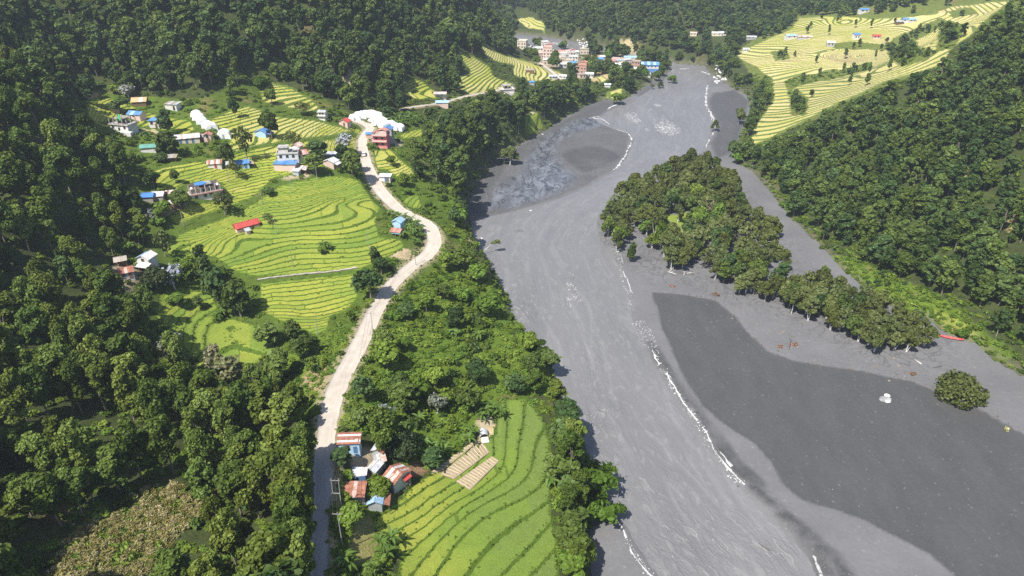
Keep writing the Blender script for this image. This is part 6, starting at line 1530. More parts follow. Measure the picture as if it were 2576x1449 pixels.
def along(pts, n, off, rmin, rmax, seed):
    P = catmull([at_z(u, v, .2)[:2] for u, v in pts], 8); r = random.Random(seed); L = np.r_[0, np.cumsum(np.hypot(*np.diff(P, axis=0).T))]; out = []
    for i in range(n):
        t = r.uniform(0, L[-1]); x = np.interp(t, L, P[:, 0]) + r.gauss(0, off); y = np.interp(t, L, P[:, 1]) + r.gauss(0, off)
        out.append((float(x), float(y), max(float(hz(x, y)), 0) + .02, r.uniform(rmin, rmax) * (1 if r.random() < .85 else 1.8), r.uniform(0, 6), r.randrange(3)))
    return out
heap(along([(1645, 890), (1700, 990), (1750, 1055), (1800, 1142), (1865, 1220)], 260, .55, .05, .17, 51), 'flecks of froth scattered along the long foam line', 'foam_flecks', 'foam', 'foam')
heap(along([(1525, 1268), (1555, 1320), (1590, 1385), (1640, 1449)], 120, .45, .05, .15, 52), 'flecks of froth beside the foam line of the still pool', 'foam_flecks', 'foam', 'foam')
heap(along([(1640, 735), (1720, 740), (1800, 757), (1858, 802), (1890, 852), (1930, 882), (2000, 908), (2120, 928), (2300, 962), (2400, 1000), (2480, 1042), (2560, 1085)], 260, 1.1, .05, .22, 53), 'line of dark debris along the upper edge of the wet silt', 'debris', 'driftdark', 'debris')
heap(along([(1660, 700), (1760, 722), (1860, 790), (1960, 850), (2080, 895), (2200, 925), (2320, 935)], 160, 2.6, .06, .26, 54), 'brown flood debris scattered below the tree row', 'debris', 'bark', 'debris')
heap(spread([(1700, 780), (1850, 830), (2000, 930), (2400, 1020), (2560, 1120), (2560, 1440), (2380, 1400), (2050, 1250), (1850, 1060)], 70, .04, .13, 55), 'pale stones dotted over the dark wet silt', 'silt_stones', 'stone')
heap(along([(1690, 960), (1760, 1050), (1868, 1205), (1985, 1310), (2085, 1405), (2150, 1500)], 240, .9, .06, .24, 56), 'dark gravel on the ridge beside the river edge', 'gravel', 'stonedark', 'gravel')
heap(along([(1640, 205), (1700, 176), (1720, 190)], 40, 2, .1, .5, 57), 'stones on the silt shore below the village', 'shore_stones', 'stone')
def log(u, v, L, az, label, m='drift', branches=3, r0=.12, seed=0, pitch=.08):
    p = ground(u, v); p.z = max(p.z, 0); r = random.Random(seed + int(u)); mb = MB()
    d = Vector((math.cos(az), math.sin(az), pitch))
    mb.tube([Vector((0, 0, .08)), d * L * .5 + Vector((0, 0, .1)), d * L], [r0, r0 * .8, r0 * .35], 6)
    for i in range(branches):
        s = d * L * r.uniform(.3, .9); e = s + Vector((r.uniform(-1, 1), r.uniform(-1, 1), r.uniform(.1, .7))) * L * .3
        mb.tube([s + Vector((0, 0, .1)), e], [r0 * .5, r0 * .2], 4)
    return tag(mb.build('driftwood', M[m], None, p), label, 'driftwood')
log(1683, 684, 5, .9, 'bleached fallen trunk on the silt at the island front', seed=1); log(1700, 690, 3.2, 2.6, 'short bleached log beside the island front', seed=2); log(1728, 688, 3.0, .2, 'pale log right of the island front', seed=3); log(1720, 692, 2.6, 1.2, 'second pale log right of the island front', seed=9)
log(1550, 634, 4.2, .05, 'white fallen trunk lying at the left tip of the island', seed=4, branches=4); log(2318, 917, 2.6, 1.9, 'small bleached stump right of the island trees', seed=5, branches=3, r0=.16)
log(1985, 880, 5.2, 1.2, 'dark snag sticking out of the silt below the trees', 'driftdark', 5, seed=6, pitch=.5); log(2346, 926, 3.4, .2, 'tangled dark driftwood between the trees and the round bush', 'driftdark', 7, .08, 7); log(1937, 1392, 3.0, 2.4, 'log drifting in the rough water', 'driftdark', 2, .12, 8)
log(1690, 660, 6, 2.9, 'thin dark branch lying on the light silt', 'driftdark', 3, .05, 10); log(2290, 920, 3, 2.7, 'dark branch below the right end of the tree row', 'driftdark', 2, .06, 11); log(1790, 303, 6, 1.3, 'pale snag in the foam line upstream', 'drift', 4, .14, 12)

def tank(u, v, r_, h_, label):
    p = ground(u, v); t = empty('water_tank', p); tag(t, label, 'water tank')
    MB().tube([(0, 0, -.3), (0, 0, h_ * .3), (0, 0, h_ * .6), (0, 0, h_)], [r_, r_ * 1.02, r_ * 1.02, r_ * .96], 14).build('barrel', M['tarpblue'], t)
    MB().tube([(0, 0, h_ + .005), (0, 0, h_ + .12)], [r_ * .8, r_ * .3], 12).build('lid', M['tinwhite'], t)
tank(380, 702, .7, 1.4, 'small blue water barrel beside the tall white house'); tank(350, 533, 1.1, 2.0, 'round blue water tank at the forest edge below the tumbledown shack')
# fallen tree leaning out over the water
p = ground(1211, 640); p.z = max(p.z, .3); lt = empty('leaning_tree', p); tag(lt, 'small tree leaning far out over the water from the left bank', 'tree')
MB().tube([(-.8, 0, -.3), (1.5, .6, 1.6), (4.0, 1.6, 3.4), (6.4, 2.2, 4.6)], [.16, .13, .1, .05], 6).tube([(1.5, .6, 1.6), (2.4, .2, 1.9), (3.6, -.3, 1.8)], [.07, .05, .03], 5).build('trunk', M['bark_pale'], lt)
link('crown', crown_mesh('crown_leaning', [(5.6, 2.0, 4.6, 1.1), (6.8, 2.2, 4.9, 1.0), (4.8, 1.8, 4.2, .8), (7.4, 2.0, 4.3, .8)], 240, .5, 1.5, 5, M['leaf_olive'], .6, .7, (.3, 1.05), .6), lt)

# ------------------------------------------------------------------ single trees
def plant(key, p, hgt, R, label, group, name, cat='tree', seed=0, var=None):
    L = KINDS[key]; i = (seed if var is None else var) % len(L); c, t, h, r = L[i]
    root = empty(name, p, (seed * 2.399) % 6.283); root.scale = (R / r, R / r, hgt / h)
    tag(root, label, cat, group)
    link('trunk', t, root); link('crown', c, root)
    return root
TREES = [
 (567, 541, 9, 4.4, 'thin', 'slanting olive tree in the paddies right of the large white house'), (523, 716, 14, 3.0, 'slim', 'tallest slim dark tree below the main terraces'), (557, 770, 13, 4.6, 'lone', 'big dark tree right of the tallest slim tree'),
 (608, 800, 13, 4.2, 'lone', 'dark rounded tree casting a long shadow on the terraces above the footpath end'), (590, 790, 8, 3.6, 'lone', 'dark tree under the rounded tree with the long shadow'), (395, 725, 7, 4.2, 'mango', 'dense dark round tree right of the tall white house'), (441, 728, 9, 4.0, 'grey', 'greyish tree between the round dark tree and the tallest slim tree'),
 (946, 680, 9, 2.3, 'slim', 'narrow dark tree beside the road below its bend'), (933, 754, 11, 5.0, 'lone', 'big dark tree shading the straight pale road'), (960, 690, 6, 2.8, 'lone', 'smaller tree behind the big roadside tree'), (740, 853, 6, 2.8, 'lone', 'small tree at the foot of the lower terraces'),
 (678, 870, 7, 4.0, 'lone', 'bushy tree between the lower terraces and the gully paddies'), (546, 946, 10, 3.0, 'pale', 'pale olive tree in the gully paddies'), (585, 962, 8, 3.8, 'pale', 'wide pale tree right of the pale olive one'), (703, 963, 10, 4.4, 'lone', 'dark tree left of the road above its shaded part'),
 (440, 904, 8, 3.6, 'grey', 'grey blossoming tree in the shade of the left slope'), (493, 934, 5, 1.8, 'thin', 'spindly tree with a round shadow in the gully paddies'), (447, 771, 4, 3.0, 'bright', 'low bright tree at the top of the gully paddies'), (502, 775, 4, 2.0, 'lone', 'small dark tree in the middle of the gully paddies'),
 (417, 646, 9, 3.4, 'thin', 'gnarled sparse tree at the left end of the main terraces'), (456, 526, 7, 3.6, 'lone', 'tree in front of the large white house'), (409, 550, 6, 4.0, 'bright', 'bushy tree below the tumbledown shack'), (401, 568, 4, 2.8, 'bright', 'bright bush tree below the shack'), (385, 560, 5, 2.6, 'grey', 'greyish bush tree at the edge of the forest shadow'),
 (388, 474, 7, 3.0, 'lone', 'dark tree at the left end of the upper terraces'), (443, 461, 5, 1.9, 'lone', 'small tree in the bright strip above the large white house'), (594, 448, 7, 3.0, 'thin', 'sparse tree below the bright blue roof'), (680, 491, 3, 2.4, 'lone', 'dark round bush in the middle of the terraces'),
 (675, 562, 4, 1.9, 'thin', 'thin little tree behind the red roofed hall'), (790, 438, 8, 4.0, 'lone', 'dark tree right of the front sheds of the cluster'), (886, 441, 10, 5.0, 'lone', 'big dark tree left of the road curve'), (862, 412, 8, 3.6, 'lone', 'tree above the big dark roadside tree'), (880, 418, 8, 4.0, 'lone', 'tree touching the road in the line of roadside trees'),
 (624, 408, 14, 3.4, 'thin', 'tall open tree above the bright blue roof'), (579, 418, 9, 3.0, 'lone', 'tree between the striped roof and the tall open tree'), (685, 350, 12, 4.2, 'lone', 'tall dark tree right of the pale blue gable house'), (739, 377, 8, 3.8, 'thin', 'light tree above the central cluster'), (592, 296, 8, 2.4, 'lone', 'dark tree at the corner of the yellow terraces'),
 (424, 335, 10, 4.0, 'slim', 'dark conical tree right of the blue hip roof'), (224, 261, 11, 4.4, 'lone', 'lone tree at the top left corner of the paddies'), (305, 282, 6, 4.6, 'lone', 'spreading tree behind the unfinished white house'), (325, 248, 6, 4.0, 'grey', 'silvery tree below the back forest'), (431, 394, 10, 4.8, 'lone', 'broad tree below the long farmhouse'),
 (685, 264, 8, 3.0, 'lone', 'tree in the notch of yellow terraces'), (762, 288, 6, 4.6, 'thin', 'low spreading tree above the yellow terraces'), (382, 470, 6, 3, 'lone', 'tree at the edge of the shadow above the blue tarpaulin'), (336, 545, 10, 4.2, 'lone', 'tree left of the blue tarpaulin shed'), (800, 402, 8, 4.4, 'lone', 'bushy tree in the right half of the cluster'),
 (555, 406, 4, 1.8, 'lone', 'little tree above the striped roof'), (870, 382, 8, 4.2, 'grey', 'greyish tree left of the road opposite the pink house'), (285, 645, 10, 3.4, 'left', 'sunlit tree standing alone in the forest shadow'), (318, 600, 6, 3, 'lone', 'tree behind the cattle shed'), (350, 615, 7, 3.2, 'lone', 'tree behind the tall white house'),
 (470, 700, 6, 2.6, 'bright', 'bright tree at the lower left corner of the main terraces'), (810, 640, 3, 1.6, 'bright', 'small bush beside the cross path in the terraces'), (1015, 470, 6, 3.0, 'bright', 'bright tree right of the road curve'), (985, 420, 5, 2.4, 'bright', 'small tree by the yellow roadside paddies'),
 (1012, 1152, 7.5, 4.0, 'mango', 'largest dense dark round tree behind the tin houses'), (950, 1250, 4.5, 3.4, 'bright', 'bright bushy tree between the rusty shed and the blue roof'), (972, 1062, 5, 2.6, 'grey', 'white flecked tree above the little gable hut'), (1100, 1040, 6, 3.0, 'grey', 'white flecked tree left of the big bananas'), (1088, 1175, 4.5, 3.4, 'lone', 'dark low tree left of the cut paddies'),
 (912, 1072, 5, 2.4, 'lone', 'dark tree right of the striped tin roof'), (862, 1172, 4.6, 2.3, 'lone', 'dark tree half over the tin house beside the road'), (590, 340, 3, 1.5, 'lone', 'small bush above the pale blue gable house'), (1283, 415, 10, 5.0, 'grove', 'spreading tree standing alone in the silt of the bay'), (1268, 405, 7, 3.2, 'grove', 'smaller tree behind the spreading bay tree'),
 (1857, 312, 10, 4.0, 'grove', 'lone tree on the dark silt at the right upstream shore'), (1796, 330, 7, 2.6, 'grove', 'small tree in the foam line at the right upstream shore'), (1852, 412, 6, 3.6, 'bright', 'rounded green tree overhanging the right silt'),
 (1845, 395, 9, 4.6, 'lone', 'dark round tree at the right shore where the yellow terraces end'), (1550, 262, 8, 5.0, 'bright', 'bright overhanging tree on the far left shore'), (2412, 1000, 7.0, 7.2, 'bush', 'broad round bush tree alone on the grey silt'), (2350, 848, 5, 2.2, 'bright', 'small tree beside the red boat') if False else (2418, 852, 4, 2.0, 'bright', 'small tree beside the red boat'),
 (1650, 655, 8, 2.2, 'slim', 'narrow tree in front of the left tip of the island') if False else (1587, 660, 9, 2.3, 'slim', 'narrow tree in front of the left tip of the island'), (770, 1175, 12, 4.2, 'left', 'sunlit tree leaning over the shaded road'), (1660, 224, 6, 2.5, 'grove', 'small tree on the silt below the village'), (1690, 212, 7, 4, 'bright', 'leafy tree at the tip of the village shore'), (1640, 226, 5, 2, 'thin', 'thin tree standing in the silt below the village')]
L = KINDS['bush'] = []
lb = lobes_round(7, 7.2, 77, 16, .18)
L.append((crown_mesh('crown_bush', lb + lobes_layer(7, 7.0, 78, 14), 5200, .55, 1.6, 9, M['leaf_olive'], .6, .7, (.82, 1.05), .72), limb_mesh('trunk_bush', 7, .3, lb, 4, M['bark'], 7, fork=3), 7, 7.2))
for i, (u, v, h, R, key, lab) in enumerate(TREES):
    plant(key, ground(u, v), h, R, lab, None, 'tree', seed=i)
for i, (u, v, h, R, key, lab) in enumerate([(1395, 1022, 8, 4.0, 'left', 'leafy bank tree at the upper right corner of the near field'), (1422, 1062, 7, 3.6, 'lone', 'dark bank tree below the upper right corner of the near field'), (1442, 1100, 6, 3.4, 'bright', 'bright bank tree over the water above the bamboo'), (1412, 1120, 8, 4.2, 'lone', 'first big dark tree along the right edge of the near field'),
    (1425, 1165, 9, 4.6, 'left', 'tallest bank tree left of the bamboo'), (1415, 1210, 8, 4.2, 'lone', 'dark bank tree just left of the bamboo foot'), (1440, 1250, 7, 4.0, 'lone', 'dark bank tree below the bamboo foot'), (1425, 1290, 8, 4.0, 'left', 'pale green bank tree under the bamboo'), (1445, 1335, 7, 3.8, 'lone', 'bank tree over the still pool'), (1430, 1385, 7, 3.8, 'lone', 'bank tree at the lower right end of the near field'),
    (1458, 1420, 6, 3.6, 'bright', 'bright bush tree at the bottom of the bank'), (1432, 1446, 6, 3.8, 'bright', 'bush tree at the bottom right corner of the near field'), (1345, 990, 8, 3.8, 'left', 'tree above the top of the near field'), (1300, 985, 6, 3.2, 'lone', 'dark tree above the top left of the near field'), (1378, 940, 8, 3.8, 'lone', 'dark tree on the river edge above the near field'), (1355, 905, 7, 3.6, 'left', 'tree at the river edge of the bushy slope'), (1330, 880, 6, 3.2, 'bright', 'bright tree at the river edge of the bushy slope')]):
    plant(key, ground(u, v), h, R, lab, None, 'tree', seed=i + 3)
for i, (u, v, h, R) in enumerate([(764, 1218, 13, 3.8), (768, 1262, 14, 3.6), (758, 1305, 13, 4.0), (766, 1350, 14, 3.8), (758, 1395, 13, 4.0), (766, 1438, 13, 3.8), (768, 1490, 14, 4.0), (744, 1240, 14, 4.0), (742, 1332, 15, 4.2), (742, 1415, 14, 4.2), (774, 1180, 12, 3.4)]):
    plant('left', ground(u, v), h, R, 'tall tree on the left verge that throws its shade over the lower road', 'trees along the left verge of the shaded road', 'tree', seed=i)
# far single trees on the terraces across the river
FT = [(2038, 72), (2065, 52), (2030, 85), (2083, 88), (2105, 58), (2112, 50), (2150, 70), (2190, 72), (2160, 118), (2146, 122), (2200, 150), (2125, 148), (2052, 160), (1998, 145), (2180, 215), (2184, 190), (2136, 215), (2040, 245), (1975, 140), (2235, 180), (2290, 95), (2230, 110), (2270, 130), (2420, 95), (2330, 145), (2250, 60),
      (2000, 250), (1990, 270), (2010, 280), (2020, 200), (2060, 195), (2120, 186), (2145, 180), (1970, 150), (2140, 200), (2260, 155), (2215, 130), (2350, 82), (2365, 75), (2310, 85)]
for i, (u, v) in enumerate(FT):
    p = ground(u, v); plant('back', p, (6, 5, 7, 8)[i % 4], (1.7, 1.5, 2.1)[i % 3], 'dark lone tree on the ripe terraces across the river', 'lone trees on the ripe terraces', 'terrace_tree', seed=i)
for i, (u, v) in enumerate([(1345, 120), (1350, 163), (1400, 172), (1432, 184), (1484, 180), (1500, 172), (1530, 178), (1550, 187), (1580, 188), (1606, 198), (1620, 203), (1652, 204), (1664, 192), (1474, 165), (1356, 122), (1412, 128), (1418, 126), (1365, 126), (1444, 192), (1345, 146), (1335, 148), (1326, 142), (1388, 172), (1490, 190), (1520, 186), (1566, 193), (1540, 190), (1512, 178), (1495, 164), (1572, 178), (1478, 172), (1656, 184), (1612, 190), (1590, 196), (1396, 156), (1610, 165), (1575, 150), (1530, 150)]):
    plant(('back', 'bright', 'lone')[i % 3], ground(u, v), (10, 8, 11, 9)[i % 4] * .9, (4.4, 3.6, 4.0)[i % 3], 'dark leafy tree standing among the houses of the far village', 'trees among the village houses', 'village_tree', seed=i)
# ------------------------------------------------------------------ island grove
def poisson(poly, sp, seed, z=.6, world=None):
    W = world or W2(poly, z); r = np.random.default_rng(seed)
    a = np.array(W); x0, y0 = a.min(0); x1, y1 = a.max(0)
    gx_, gy_ = np.meshgrid(np.arange(x0, x1, sp), np.arange(y0, y1, sp))
    gx_ = gx_ + (np.arange(gx_.shape[0]) % 2)[:, None] * sp * .5
    x = (gx_ + r.uniform(-.38, .38, gx_.shape) * sp).ravel(); y = (gy_ + r.uniform(-.38, .38, gx_.shape) * sp).ravel()
    m = inpoly(x, y, W); return x[m], y[m]
ni = 0
for poly, sp, lab in ((ISLAND_GROVE, 6.1, 'feathery olive tree with pale trunk in the main grove of the silt island'), (ISLAND_STRIP, 4.8, 'feathery olive tree with pale trunk in the tail of trees on the silt')):
    xs, ys = poisson(poly, sp, 5)
    for x, y in zip(xs, ys):
        u, v, dpt = project(x, y, float(hz(x, y)))
        if inpoly(np.array([u]), np.array([v]), ISLAND_GRASS)[0] and random.random() < .6: continue
        uc, vc, _ = project(x, y, float(hz(x, y)) + 6.5)
        if inpoly(np.array([uc]), np.array([vc]), [(1608, 585), (1640, 545), (1700, 530), (1722, 575), (1705, 640), (1655, 635)])[0] and random.random() < .3: continue
        k = 'grove' if random.random() > .26 else random.choice(['grovegreen', 'lone', 'lone', 'thin', 'slim'])
        h = random.uniform(7.5, 11.5) * (1.18 if v < 500 else 1.0) * (1.0 if poly is ISLAND_GROVE else .88)
        pl = (', ' + ('far end' if v < 470 else 'far half' if v < 540 else 'middle' if v < 610 else 'near half' if v < 680 else 'near edge') + (', left flank' if u < 1600 else ', left half' if u < 1720 else ', right half' if u < 1850 else ', right flank')) if poly is ISLAND_GROVE else (', ' + ('upper end' if u < 1960 else 'upper half' if u < 2080 else 'lower half' if u < 2200 else 'lower end') + (', back row' if v < 700 + (u - 1960) * .42 + 30 else ', front row'))
        q = plant(k, Vector((x, y, float(hz(x, y)))), h, h * .36 * random.uniform(.85, 1.15), ('feathery pale trunked tree of the island grove' if poly is ISLAND_GROVE else 'feathery pale trunked tree of the tail row') + pl, 'trees of ' + lab.split(' in the ')[1], 'island_tree', seed=ni); ni += 1
for u, v in ((1955, 745), (1975, 760), (1990, 742), (2020, 760), (2000, 770)):
    plant('grove', ground(u, v), 8, 3.2, 'feathery tree in the gap between the island grove and the tail row', 'trees between grove and tail', 'island_tree', seed=ni); ni += 1
for u, v in ((1628, 590), (1640, 625), (1690, 600), (1660, 560), (1705, 640)):
    plant('grovegreen', ground(u, v), 6.5, 3.6, 'yellow green tree in the clearing of the island', 'bright trees of the island clearing', 'island_tree', seed=ni); ni += 1
p = ground(1790, 560); o = empty('bare_tree', p); tag(o, 'large leafless pinkish brown tree in the island grove', 'tree'); link('branches', bare_mesh('branches', 13, 5, 3, M['bark_bare'], .3), o)
for (u, v, lab) in ((2010, 1240, None), (1690, 720, 'rust brown dead bush on the silt in front of the island'), (1800, 742, 'dead reddish bush near the tree row'), (1962, 873, 'rust brown dead bush below the tree row'), (2295, 942, 'low rusty dead bush left of the round bush tree'), (2000, 868, 'flattened dead brush right of the dark snag')):
    if lab:
        o = link('dead_bush', shrub_mesh('dead_bush', 'leaf_rust', 90, .35, .9, 1.3, int(u)), None, ground(u, v), u); o.scale = (1, 1, .6); tag(o, lab, 'dead bush')
o = link('flowering_bush', shrub_mesh('flowering_bush', 'leaf_sulphur', 120, .35, .9, .9, 6), None, ground(2533, 1082), 1.0); tag(o, 'pale yellow bush on the silt at the right edge', 'bush')

# ------------------------------------------------------------------ bananas and bamboo
for i, (u, v, lab) in enumerate([(987, 1372, 'banana plant by the yard, nearest the paddies'), (965, 1392, 'left banana plant of the yard clump'), (975, 1412, 'lowest banana plant of the yard clump'), (955, 1380, 'banana plant at the back of the yard clump'), (880, 1436, 'shaded banana plant beside the wires'), (868, 1425, 'left shaded banana plant under the wires'), (933, 1446, 'banana plant at the bottom edge'),
    (1180, 1040, 'tall banana left in the clump above the round hut'), (1200, 1032, 'banana at the back of the clump above the round hut'), (1222, 1048, 'middle banana of the clump above the round hut'), (1240, 1040, 'rightmost banana beside the near field'), (1258, 1052, 'banana touching the near field edge'), (1212, 1062, 'front banana of the clump above the round hut'),
    (1180, 1118, 'pale leaved banana left of the round hut'), (1190, 1100, 'banana behind the pale leaved one'), (1120, 1145, 'drooping banana above the cut paddies'), (1108, 1130, 'banana behind the drooping one'), (1068, 1128, 'banana right of the largest round tree'), (1378, 1218, 'banana at the right edge of the near field'), (1390, 1225, 'second banana at the right edge of the near field'), (1056, 1068, 'single banana under the bushy slope')]):
    banana(u, v, lab, 1.0 if i < 12 else .9)
for i, (u, v) in enumerate([(1005, 552), (1020, 556), (1035, 562), (1048, 570), (1030, 580), (1040, 592), (1055, 600), (985, 545), (1015, 600), (1050, 618), (1010, 566), (1062, 585)]): banana(u, v, 'banana plant around the huts inside the road bend', .85, False, 'bananas inside the road bend')
for i, (u, v) in enumerate([(975, 312), (985, 308), (995, 314), (1005, 306), (1015, 314), (1025, 306), (1035, 312), (1045, 304), (1055, 310), (1064, 302), (990, 300), (1010, 297), (1030, 296), (1050, 295), (1000, 318), (1020, 319), (1040, 317)]): banana(u, v, 'banana plant in the grove right of the white tunnels', .95, False, 'banana grove by the white tunnels')
for i, (u, v) in enumerate([(430, 345), (440, 342), (420, 348), (405, 365), (340, 395), (350, 405), (330, 400)]): banana(u, v, 'banana plant among the upper houses', .9, False, 'bananas among the upper houses')
for u, v, lab in [(372, 730, 'banana plant below the rusty roofed grey house'), (415, 700, 'banana plant beside the dense round tree'), (300, 640, 'banana plant behind the cattle shed'), (325, 632, 'banana plant left behind the tall white house'), (548, 808, 'banana plants under the big dark trees'), (560, 800, 'right bananas under the big dark trees'), (812, 628, 'bananas standing beside the cross path'), (826, 630, 'right bananas beside the cross path'), (352, 548, 'bananas below the blue tarpaulin'), (1145, 850, 'bananas on the bushy slope'), (1205, 855, 'yellowish bananas on the bushy slope')]:
    banana(u, v, lab, .9, False, 'single bananas')
for (u, v, s, h, lab) in [(1500, 1245, 3, 12, 'large bright green bamboo clump hanging over the river'), (1512, 1305, 8, 8, 'lower bamboo clump at the water edge')]:
    c, l = bamboo_meshes(s, h, 34 if h > 10 else 18); o = empty('bamboo_clump', ground(u, v)); tag(o, lab, 'bamboo'); link('culms', c, o); link('leaves', l, o)

# ------------------------------------------------------------------ forests
SRC = {}
def source_collection(key, meshes, name):
    c = bpy.data.collections.new(name)
    for i, mm in enumerate(meshes):
        parts = mm if isinstance(mm, tuple) else (mm,)
        V = []; Fc = []; MI = []; LV = []; mats = []
        for j, me in enumerate(parts):
            b = len(V); V += [tuple(v.co) for v in me.vertices]; mats.append(me.materials[0])
            a = me.attributes.get('lv'); vals = [x.value for x in a.data] if a else [.5] * len(me.polygons)
            for p in me.polygons: Fc.append(tuple(b + q for q in p.vertices)); MI.append(j)
            LV += vals
        me2 = bpy.data.meshes.new('%s_source' % name); me2.from_pydata(V, [], Fc)
        for m in mats: me2.materials.append(m)
        me2.polygons.foreach_set('material_index', MI); me2.attributes.new('lv', 'FLOAT', 'FACE').data.foreach_set('value', LV); me2.update()
        c.objects.link(bpy.data.objects.new('%s_%02d' % (name, i), me2))
    SRC[key] = (c, len(meshes))
source_collection('back', [(k[0], k[1]) for k in KINDS['back']] + [(k[0], k[1]) for k in KINDS['backcol']], 'forest_source')
source_collection('bright', [(k[0], k[1]) for k in KINDS['bright']] + [(k[0], k[1]) for k in KINDS['lone']], 'bushy_source')
source_collection('shrub', SHRUBS, 'shrub_source'); source_collection('vine', SHRUBS[:2], 'vine_source'); source_collection('dry', DRYTUFT, 'dry_source'); source_collection('weed', WEEDS, 'weed_source')
def scatter(name, pts, scl, zs, key, label, cat, seed=1):
    """many plants as one mass: points that carry instances of the source plants"""
    c, nv = SRC[key]; n = len(pts); r = np.random.default_rng(seed)
    me = bpy.data.meshes.new(name); me.vertices.add(n); me.vertices.foreach_set('co', np.asarray(pts, float).ravel())
    for nm, typ, d in (('scl', 'FLOAT', scl), ('zsc', 'FLOAT', zs), ('rot', 'FLOAT', r.uniform(0, 6.283, n)), ('vid', 'INT', r.integers(0, nv, n))):
        me.attributes.new(nm, typ, 'POINT').data.foreach_set('value', np.asarray(d, np.int32 if typ == 'INT' else float))
    o = link(name, me); tag(o, label, cat, kind='stuff')
    g = bpy.data.node_groups.new(name + '_scatter', 'GeometryNodeTree')
    g.interface.new_socket('Geometry', in_out='INPUT', socket_type='NodeSocketGeometry'); g.interface.new_socket('Geometry', in_out='OUTPUT', socket_type='NodeSocketGeometry')
    N = g.nodes; Lk = g.links; gi = N.new('NodeGroupInput'); go = N.new('NodeGroupOutput')
    ip = N.new('GeometryNodeInstanceOnPoints'); ci = N.new('GeometryNodeCollectionInfo'); ci.inputs[0].default_value = c; ci.inputs[1].default_value = True; ci.inputs[2].default_value = True
    def na(nm, ty):
        k = N.new('GeometryNodeInputNamedAttribute'); k.data_type = ty; k.inputs[0].default_value = nm; return k.outputs[0]
    rx = N.new('ShaderNodeCombineXYZ'); Lk.new(na('rot', 'FLOAT'), rx.inputs[2])
    sx = N.new('ShaderNodeCombineXYZ'); s1 = na('scl', 'FLOAT'); Lk.new(s1, sx.inputs[0]); Lk.new(s1, sx.inputs[1]); Lk.new(na('zsc', 'FLOAT'), sx.inputs[2])
    Lk.new(gi.outputs[0], ip.inputs['Points']); Lk.new(ci.outputs[0], ip.inputs['Instance']); ip.inputs['Pick Instance'].default_value = True
    Lk.new(na('vid', 'INT'), ip.inputs['Instance Index']); Lk.new(rx.outputs[0], ip.inputs['Rotation']); Lk.new(sx.outputs[0], ip.inputs['Scale']); Lk.new(ip.outputs[0], go.inputs[0])
    md = o.modifiers.new('scatter', 'NODES'); md.node_group = g
    return o

def candidates(x0, x1, y0, y1, sp, seed):
    r = np.random.default_rng(seed); a, b = np.meshgrid(np.arange(x0, x1, sp), np.arange(y0, y1, sp))
    a = a + (np.arange(a.shape[0]) % 2)[:, None] * sp * .5
    x = (a + r.uniform(-.42, .42, a.shape) * sp).ravel(); y = (b + r.uniform(-.42, .42, a.shape) * sp).ravel()
    return x, y, r
def sight(x, y, z):
    """is the point seen over the bare terrain?"""
    ok = np.ones(len(x), bool)
    for t in np.linspace(.25, .985, 40):
        ok &= (H + (z - H) * t) > hz(x * t, y * t) - 1.0
    return ok
allx = []
def forest_points(x0, x1, y0, y1, sp, seed):
    x, y, r = candidates(x0, x1, y0, y1, sp, seed); z = hz(x, y)
    gi_, gj_ = gidx(x, y)
    ok = (FID[gi_, gj_] == 0) & (sv[gi_, gj_] < -1.5) & (RD[gi_, gj_] > 2.0)
    u, v, dep = project(x, y, z)
    px = F / dep
    ok &= (y * CP_ - (z - H) * SP_ > 30) & (u > -420) & (u < 3000) & (v > -260) & (v < 1900)
    return x[ok], y[ok], z[ok], u[ok], v[ok], px[ok], r
def accept(x, y, z, h, R, px):
    ok = np.ones(len(x), bool)
    for f, s in ((.55, 0), (.9, 0), (.62, -.62), (.62, .62), (.3, 0)):
        uu, vv, dd = project(x + s * R, y, z + h * f); ok &= ~in_clear(uu, vv)
    uu, vv, dd = project(x, y, z); ok &= ~in_clear(uu, vv) | (inpoly(uu, vv, DRYGRASS))
    return ok
bushm = lambda u, v: np.any([inpoly(u, v, b) for b in BUSH], axis=0)
# zones: density of tall trees
x, y, z, u, v, px, r = forest_points(-330, 470, 45, 1010, 5.6, 3)
dep = F / px
h = r.uniform(8.5, 16.5, len(x)); R = h ** .8 * r.uniform(.42, .62, len(x))
onright = x > 100
h = np.where(onright, h * .84, h); R = np.where(onright, R * .94, R)
far_ = dep > 520; h = np.where(far_, h * .82, h); R = np.where(far_, R * 1.05, R)
bz = bushm(u, v)
h = np.where(bz, h * .52, h); R = np.where(bz, R * .82, R)
setl = inpoly(u, v, settle) & (dep < 470)
h = np.where(setl, h * .5, h); R = np.where(setl, R * .7, R)
keep = r.uniform(size=len(x)) < np.where(inpoly(u, v, DRYGRASS), .10, np.where(setl, .22, np.where(bz, .19, np.where(rt_ := (inpoly(u, v, [(1850, 120), (2600, -60), (2450, 110), (2300, 200), (2000, 320), (1890, 375), (1900, 250)]) & (dep > 400)), .35, .93))))
hg_ = np.any([inpoly(u, v, p) for p in HEDGES], axis=0) & (dep > 400)
h = np.where(hg_, h * .62, h); R = np.where(hg_, R * .72, R)
keep |= hg_ & (r.uniform(size=len(x)) < .75)
keep &= ~((x < -55) & (dep < 240) & ~hg_ & (r.uniform(size=len(x)) < .18))
keep &= (vnoise(x / 9.0, y / 9.0, 61) > .17) | hg_ | bz
keep &= (np.hypot(x, y - 30) > 55)
keep &= accept(x, y, z, h, R, px)
